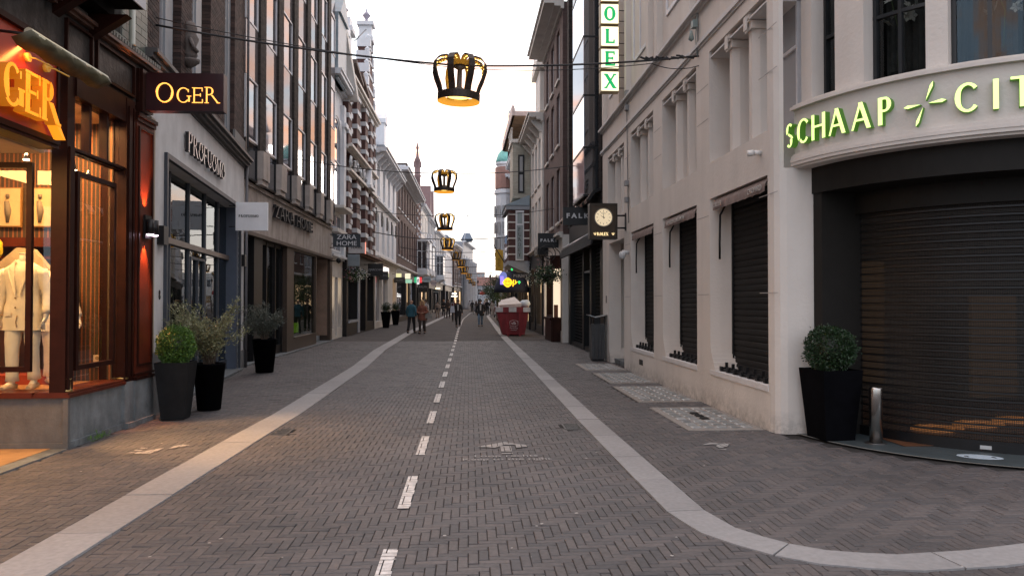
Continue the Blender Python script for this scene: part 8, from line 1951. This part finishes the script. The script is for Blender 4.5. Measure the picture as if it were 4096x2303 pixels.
# ------------------------------------------------------------------ street tree
TR = empty('street_tree', (2.5, 66, 0), 'small dark green street tree behind the skip on the right', 'tree')
mb = MB(); mb.tube([(2.5, 66, 0), (2.48, 66, 1.6), (2.4, 66, 2.6)], [.10, .08, .05], 8)
for k in range(7): a = k * .9; mb.tube([(2.45, 66, 1.6 + k * .12), (2.45 + .6 * math.cos(a), 66 + .6 * math.sin(a), 2.4 + k * .12)], [.04, .015], 5)
mb.obj('trunk', BARK, TR)
rng = np.random.RandomState(9); n = 2600; c = rng.normal(size=(26, 3)); c /= np.linalg.norm(c, axis=1)[:, None]; c = c * np.array([.95, .95, .85]); idx = rng.randint(0, 26, n)
p = c[idx] + rng.normal(size=(n, 3)) * .26 + np.array([2.45, 66, 2.7])
f = MB(); leaves(f, p, .14, .09, rng=rng); f.obj('crown', leafmat('tree_leaf', (.02, .05, .02), (.05, .10, .04)), TR, kind='stuff')
# lamp posts and flag pole far away
for i, (x, y, h_, lab) in enumerate(((1.35, 110, 4.2, 'slim black lamp post far down the street'), (-1.6, 105, 14, 'tall thin white flagpole slanting over the left side'), (2.6, 92, 4.4, 'black lantern post on the right beyond the tree'))):
    mb = MB(); mb.tube([(x, y, 0 if i != 1 else 3), (x + (.0 if i != 1 else 1.6), y, h_)], .05, 6)
    if i != 1: mb.lathe((x, y, h_), [(.06, 0), (.13, .15), (.11, .35), (.001, .5)], 8)
    single(mb, 'lamp_post' if i != 1 else 'flagpole', BLK_M if i != 1 else PW, lab, 'lamp post' if i != 1 else 'flagpole')
# ------------------------------------------------------------------ people
def bag(x, y, z, w, h, mat, lab, name='handbag'):
    t = empty(name, (x, y, z), lab, 'bag'); mb = MB(); mb.hexa([(x - w / 2, y - .07, z), (x + w / 2, y - .07, z), (x + w / 2, y + .07, z), (x - w / 2, y + .07, z), (x - w * .36, y - .04, z + h), (x + w * .36, y - .04, z + h), (x + w * .36, y + .04, z + h), (x - w * .36, y + .04, z + h)]); mb.obj('bag_body', mat, t)
    mb = MB(); mb.tube([(x - w * .3, y, z + h), (x - w * .15, y, z + h + .22), (x + w * .15, y, z + h + .22), (x + w * .3, y, z + h)], .012, 5); mb.obj('handle', mat, t)
person(-2.93, 39.7, 20, 'balding man in a teal sweater and black trousers, turned towards the woman', (.03, .11, .15), (.012, .012, .014), (.3, .25, .2), 1.74, .22, ('down', 'down'), bald=True, wide=1.1)
mb = None
person(-2.34, 39.2, 195, 'blonde woman in a rust brown jacket and dark flared trousers carrying a grey handbag', (.20, .075, .05), (.04, .032, .028), (.42, .26, .13), 1.70, .12, ('bend', 'bend'), long_hair=True, coat=True)
bag(-2.02, 39.15, .78, .40, .27, M('bag_grey', (.20, .19, .175), .8), 'large grey slouchy handbag on the arm of the blonde woman')
person(-.66, 49.3, 182, 'man in black walking on the painted centre line with a pale bag', (.015, .015, .018), (.012, .012, .013), (.04, .03, .025), 1.74, .16, ('down', 'down'), coat=True, shirt=(.35, .35, .36))
bag(-1.02, 49.2, .92, .30, .42, M('bag_pale', (.42, .46, .54), .8), 'pale blue tote hanging at the side of the man on the centre line', 'tote_bag')
person(.78, 50.0, 178, 'man in a black padded jacket and blue jeans walking towards the camera', (.014, .014, .016), (.10, .16, .24), (.03, .025, .02), 1.74, .18, ('pocket', 'down'), coat=True, shirt=(.4, .4, .4), wide=1.12)
person(-4.28, 77, 95, 'young man in a navy jacket looking right outside the bright doorway', (.02, .025, .04), (.03, .035, .05), (.08, .05, .03), 1.86, .1, ('down', 'down'), coat=True)
bag(-4.1, 76.8, 1.0, .35, .3, M('paper_white', (.6, .6, .6), .8), 'white carrier bag held by the young man in navy', 'carrier_bag')
person(-2.98, 74.5, 190, 'woman in a beige trench coat and pale trousers with a black shoulder bag', (.28, .23, .20), (.32, .27, .23), (.02, .015, .015), 1.62, .12, ('bend', 'down'), coat=True)
bag(-3.0, 74.2, .82, .28, .2, BLK, 'small black shoulder bag on the woman in beige', 'shoulder_bag')
person(-2.72, 85, 185, 'person all in black with ginger hair and a round pendant', (.012, .012, .014), (.012, .012, .013), (.32, .14, .06), 1.80, .08, ('bend', 'bend'))
person(-1.95, 74.5, 195, 'bearded man in a brown t-shirt standing beside a bicycle', (.05, .035, .03), (.015, .014, .014), (.03, .02, .015), 1.82, .14, ('reach', 'down'))
person(-1.15, 62, 182, 'man in a maroon jacket walking behind the man in black', (.10, .03, .025), (.02, .018, .018), (.2, .12, .1), 1.80, .2, ('down', 'down'), bald=True)
person(.95, 95, 150, 'woman in dark brown pushing a pushchair on the roadway', (.05, .04, .035), (.02, .02, .02), (.04, .025, .02), 1.68, .15, ('reach', 'reach'), long_hair=True)
person(2.15, 88, 185, 'man in a long black coat standing at the right kerb', (.014, .014, .015), (.012, .012, .012), (.05, .035, .03), 1.82, .12, ('bend', 'down'), coat=True)
person(2.85, 90, 180, 'person in a cream hooded jacket and light trousers near the right shops', (.45, .40, .35), (.40, .34, .30), (.03, .025, .02), 1.70, .2, ('down', 'down'), coat=True)
person(.2, 118, 175, 'distant walker in pale clothes on the left of the bend', (.40, .40, .42), (.38, .36, .36), (.04, .03, .02), 1.74, .2, ('down', 'down'))
person(.55, 112, 175, 'distant walker in black beside the one in pale clothes', (.02, .02, .022), (.02, .02, .02), (.04, .03, .02), 1.76, .15, ('down', 'down'))
for i, (x, y, c) in enumerate(((1.7, 122, (.05, .04, .04)), (2.6, 125, (.25, .2, .2)), (3.6, 120, (.03, .03, .05)), (-3.5, 62.5, (.3, .28, .27)))):
    person(x, y, 180, ['distant walker in brown near the end of the road', 'distant walker in dusty pink near the end of the road', 'distant walker in dark blue by the far right shops', 'person in pale grey half hidden behind the teal sweater man'][i], c, (.03, .03, .03), (.05, .03, .02), 1.72, .18, ('down', 'down'))
person(-2.62, 43.5, 180, 'person in black standing behind the blonde woman', (.015, .015, .016), (.015, .015, .016), (.02, .015, .01), 1.72, .1, ('down', 'down'))
# bicycle and pushchair
def wheel(mb, c, r, ax='x', w=.018):
    for i in range(20):
        pass
    pts = [(c[0], c[1] + r * math.cos(a), c[2] + r * math.sin(a)) for a in [i * math.pi / 10 for i in range(21)]]; mb.tube(pts, w, 5)
    for k in range(8): a = k * math.pi / 4; mb.tube([c, (c[0], c[1] + r * math.cos(a), c[2] + r * math.sin(a))], .004, 3)
BI = empty('bicycle', (-2.3, 74.6, 0), 'dark city bicycle held by the bearded man', 'bicycle')
for dy in (-.52, .52): mb = MB(); wheel(mb, (-2.32, 74.6 + dy, .34), .32); mb.obj('wheel', BLK_M, BI)
mb = MB(); 
for a, b in (((-2.32, 74.08, .34), (-2.32, 74.25, .95)), ((-2.32, 74.22, .8), (-2.32, 74.65, .32)), ((-2.32, 74.65, .32), (-2.32, 74.8, .85)), ((-2.32, 74.22, .82), (-2.32, 74.78, .78)), ((-2.32, 75.12, .34), (-2.32, 74.65, .32)), ((-2.32, 75.12, .34), (-2.32, 74.8, .8))): mb.tube([a, b], .018, 6)
mb.obj('frame', BLK_M, BI); mb = MB(); mb.tube([(-2.6, 74.35, 1.0), (-2.45, 74.22, 1.03), (-2.32, 74.25, .97), (-2.19, 74.22, 1.03), (-2.04, 74.35, 1.0)], .014, 6); mb.obj('handlebar', BLK_M, BI); mb = MB(); mb.hexa([(-2.36, 74.68, .86), (-2.28, 74.68, .86), (-2.24, 74.95, .86), (-2.40, 74.95, .86), (-2.35, 74.68, .9), (-2.29, 74.68, .9), (-2.24, 74.95, .92), (-2.40, 74.95, .92)]); mb.obj('saddle', BLK, BI)
PC = empty('pushchair', (.9, 94.3, 0), 'dark pushchair in front of the woman in brown', 'pushchair')
for dx, dy in ((-.25, -.3), (.25, -.3), (-.25, .3), (.25, .3)): mb = MB(); wheel(mb, (.9 + dx, 94.2 + dy, .13), .12); mb.obj('wheel', BLK_M, PC)
mb = MB(); mb.hexa([(.7, 93.9, .35), (1.1, 93.9, .35), (1.1, 94.5, .4), (.7, 94.5, .4), (.7, 93.95, .5), (1.1, 93.95, .5), (1.1, 94.55, .95), (.7, 94.55, .95)]); mb.obj('seat', M('pram_fabric', (.04, .04, .05), .9), PC)
mb = MB()
for dx in (-.24, .24): mb.tube([(.9 + dx, 93.9, .13), (.9 + dx, 94.6, .8), (.9 + dx, 94.85, 1.0)], .015, 5); mb.tube([(.9 + dx, 94.5, .13), (.9 + dx, 94.0, .5)], .015, 5)
mb.tube([(.66, 94.85, 1.0), (1.14, 94.85, 1.0)], .018, 5); mb.obj('frame', BLK_M, PC)
# ------------------------------------------------------------------ shop window mannequins
LIN = M('linen_cream', (.78, .70, .58), .85, nz=(9, .08), bump=(22, .4)); LIN2 = M('linen_white', (.82, .76, .66), .85, nz=(9, .06), bump=(25, .4)); MAN = M('mannequin_white', (.80, .74, .66), .35, nz=None)
def mannequin(x, y, face, lab, tm, lm, arms, h=1.78, z=.605, detail=True):
    t, J, S = person(x, y, face, lab, (.7, .6, .5), (.7, .6, .5), (0, 0, 0), h, .05, arms, shoe=(.55, .42, .3), skin=MAN, headless=True, coat=True, name='mannequin', group='mannequins in the corner shop window', sub=2, cat='mannequin', topmat=tm, legmat=lm, z=z, wide=1.06)
    n = Vector(J['nk2'])
    mb = MB(); mb.lathe((n.x, n.y, n.z), [(.052, -.08), (.050, .05)], 16); mb.lathe((n.x, n.y, n.z + .05), [(.056, 0), (.056, .008), (.001, .009)], 16); inst_local(mb.mesh('neck_cap', MAN), 'neck_cap', t)
    if detail:
        mb = MB()
        for s in (-1, 1):
            mb.prism([(s * .055, .075, 1.53), (s * .12, .095, 1.44), (s * .105, .125, 1.36), (s * .03, .145, 1.12), (s * .015, .145, 1.12), (s * .05, .118, 1.38)], (0, .012, 0))
        inst_local(mb.mesh('lapel', tm), 'lapels', t)
        mb = MB(); mb.tube([(-.085, .02, 1.50), (-.06, .085, 1.49)], .022, 6); mb.tube([(.085, .02, 1.50), (.06, .085, 1.49)], .022, 6); mb.tube([(-.08, .02, 1.50), (-.04, -.07, 1.54), (.04, -.07, 1.54), (.08, .02, 1.50)], .025, 6); inst_local(mb.mesh('collar', tm), 'collar', t)
        for z_ in (1.08, .97):
            mb = MB(); mb.lathe((.02, .148, z_), [(.001, -.012), (.013, 0), (.001, .012)], 10); inst_local(mb.mesh('button', M('button_brown', (.22, .12, .05), .4, nz=None)), 'button', t)
        for s in (-1, 1):
            mb = MB(); mb.prism([(s * .07, .135, .92), (s * .16, .10, .92), (s * .16, .10, .87), (s * .07, .135, .87)], (0, .012, 0)); inst_local(mb.mesh('pocket_flap', tm), 'pocket_flap', t)
        mb = MB(); mb.tube([(.01, .13, .88), (.015, .145, .80), (.01, .14, .74)], .005, 5); inst_local(mb.mesh('drawstring', M('button_brown', (0, 0, 0))), 'drawstring', t)
    return t
mannequin(-5.22, 9.34, 178, 'headless mannequin in a cream linen suit beside the corner post', LIN, LIN2, ('down', 'down'), 1.76)
mannequin(-5.80, 9.5, 170, 'headless mannequin in a white hooded top at the left edge of the shop window', LIN2, M('linen_sand', (.62, .46, .28), .85, bump=(20, .4)), ('down', 'bend'), 1.74)
mannequin(-5.27, 10.12, 120, 'headless mannequin in a cream jacket half hidden behind the corner post', LIN2, LIN, ('down', 'down'), 1.66, detail=False)
# jackets on display further back
t = empty('hanging_jacket', (-5.7, 10.2, 2.0), 'pale linen jacket hanging behind the suited mannequin', 'jacket', None)
mb = MB(); mb.prism([(-6.10, 10.2, 1.3), (-5.42, 10.2, 1.3), (-5.38, 10.2, 2.05), (-5.60, 10.2, 2.32), (-5.80, 10.2, 2.34), (-6.16, 10.2, 2.02)], (0, .10, 0)); mb.obj('jacket_body', M('linen_stone', (.45, .36, .25), .9, bump=(18, .4)), t)
mb = MB(); mb.lathe((-5.98, 9.85, 2.30), [(.001, -.22), (.12, -.18), (.19, -.05), (.18, .08), (.11, .18), (.001, .22)], 14); mb.v = [(v[0] + rng.normal() * .006, v[1], v[2]) for v in mb.v]
single(mb, 'yellow_hat', M('hat_yellow', (.70, .55, .02), .85, bump=(20, .6)), 'round yellow knitted hat at the left edge of the shop window', 'hat')
# small leafy weeds against the plinth
rng2 = np.random.RandomState(2); pts = np.stack([-4.40 + rng2.normal(size=60) * .02, 9.45 + rng2.normal(size=60) * .10, np.abs(rng2.normal(size=60)) * .02 + .01], 1)
f = MB(); leaves(f, pts, .05, .012, np.abs(rng2.normal(size=(60, 3))) * np.array([.5, .5, 1.5]), rng=rng2); o = f.obj('weeds', BOX_A); setp(o, 'tiny weeds growing at the foot of the blue stone plinth', 'weeds', None, 'stuff')
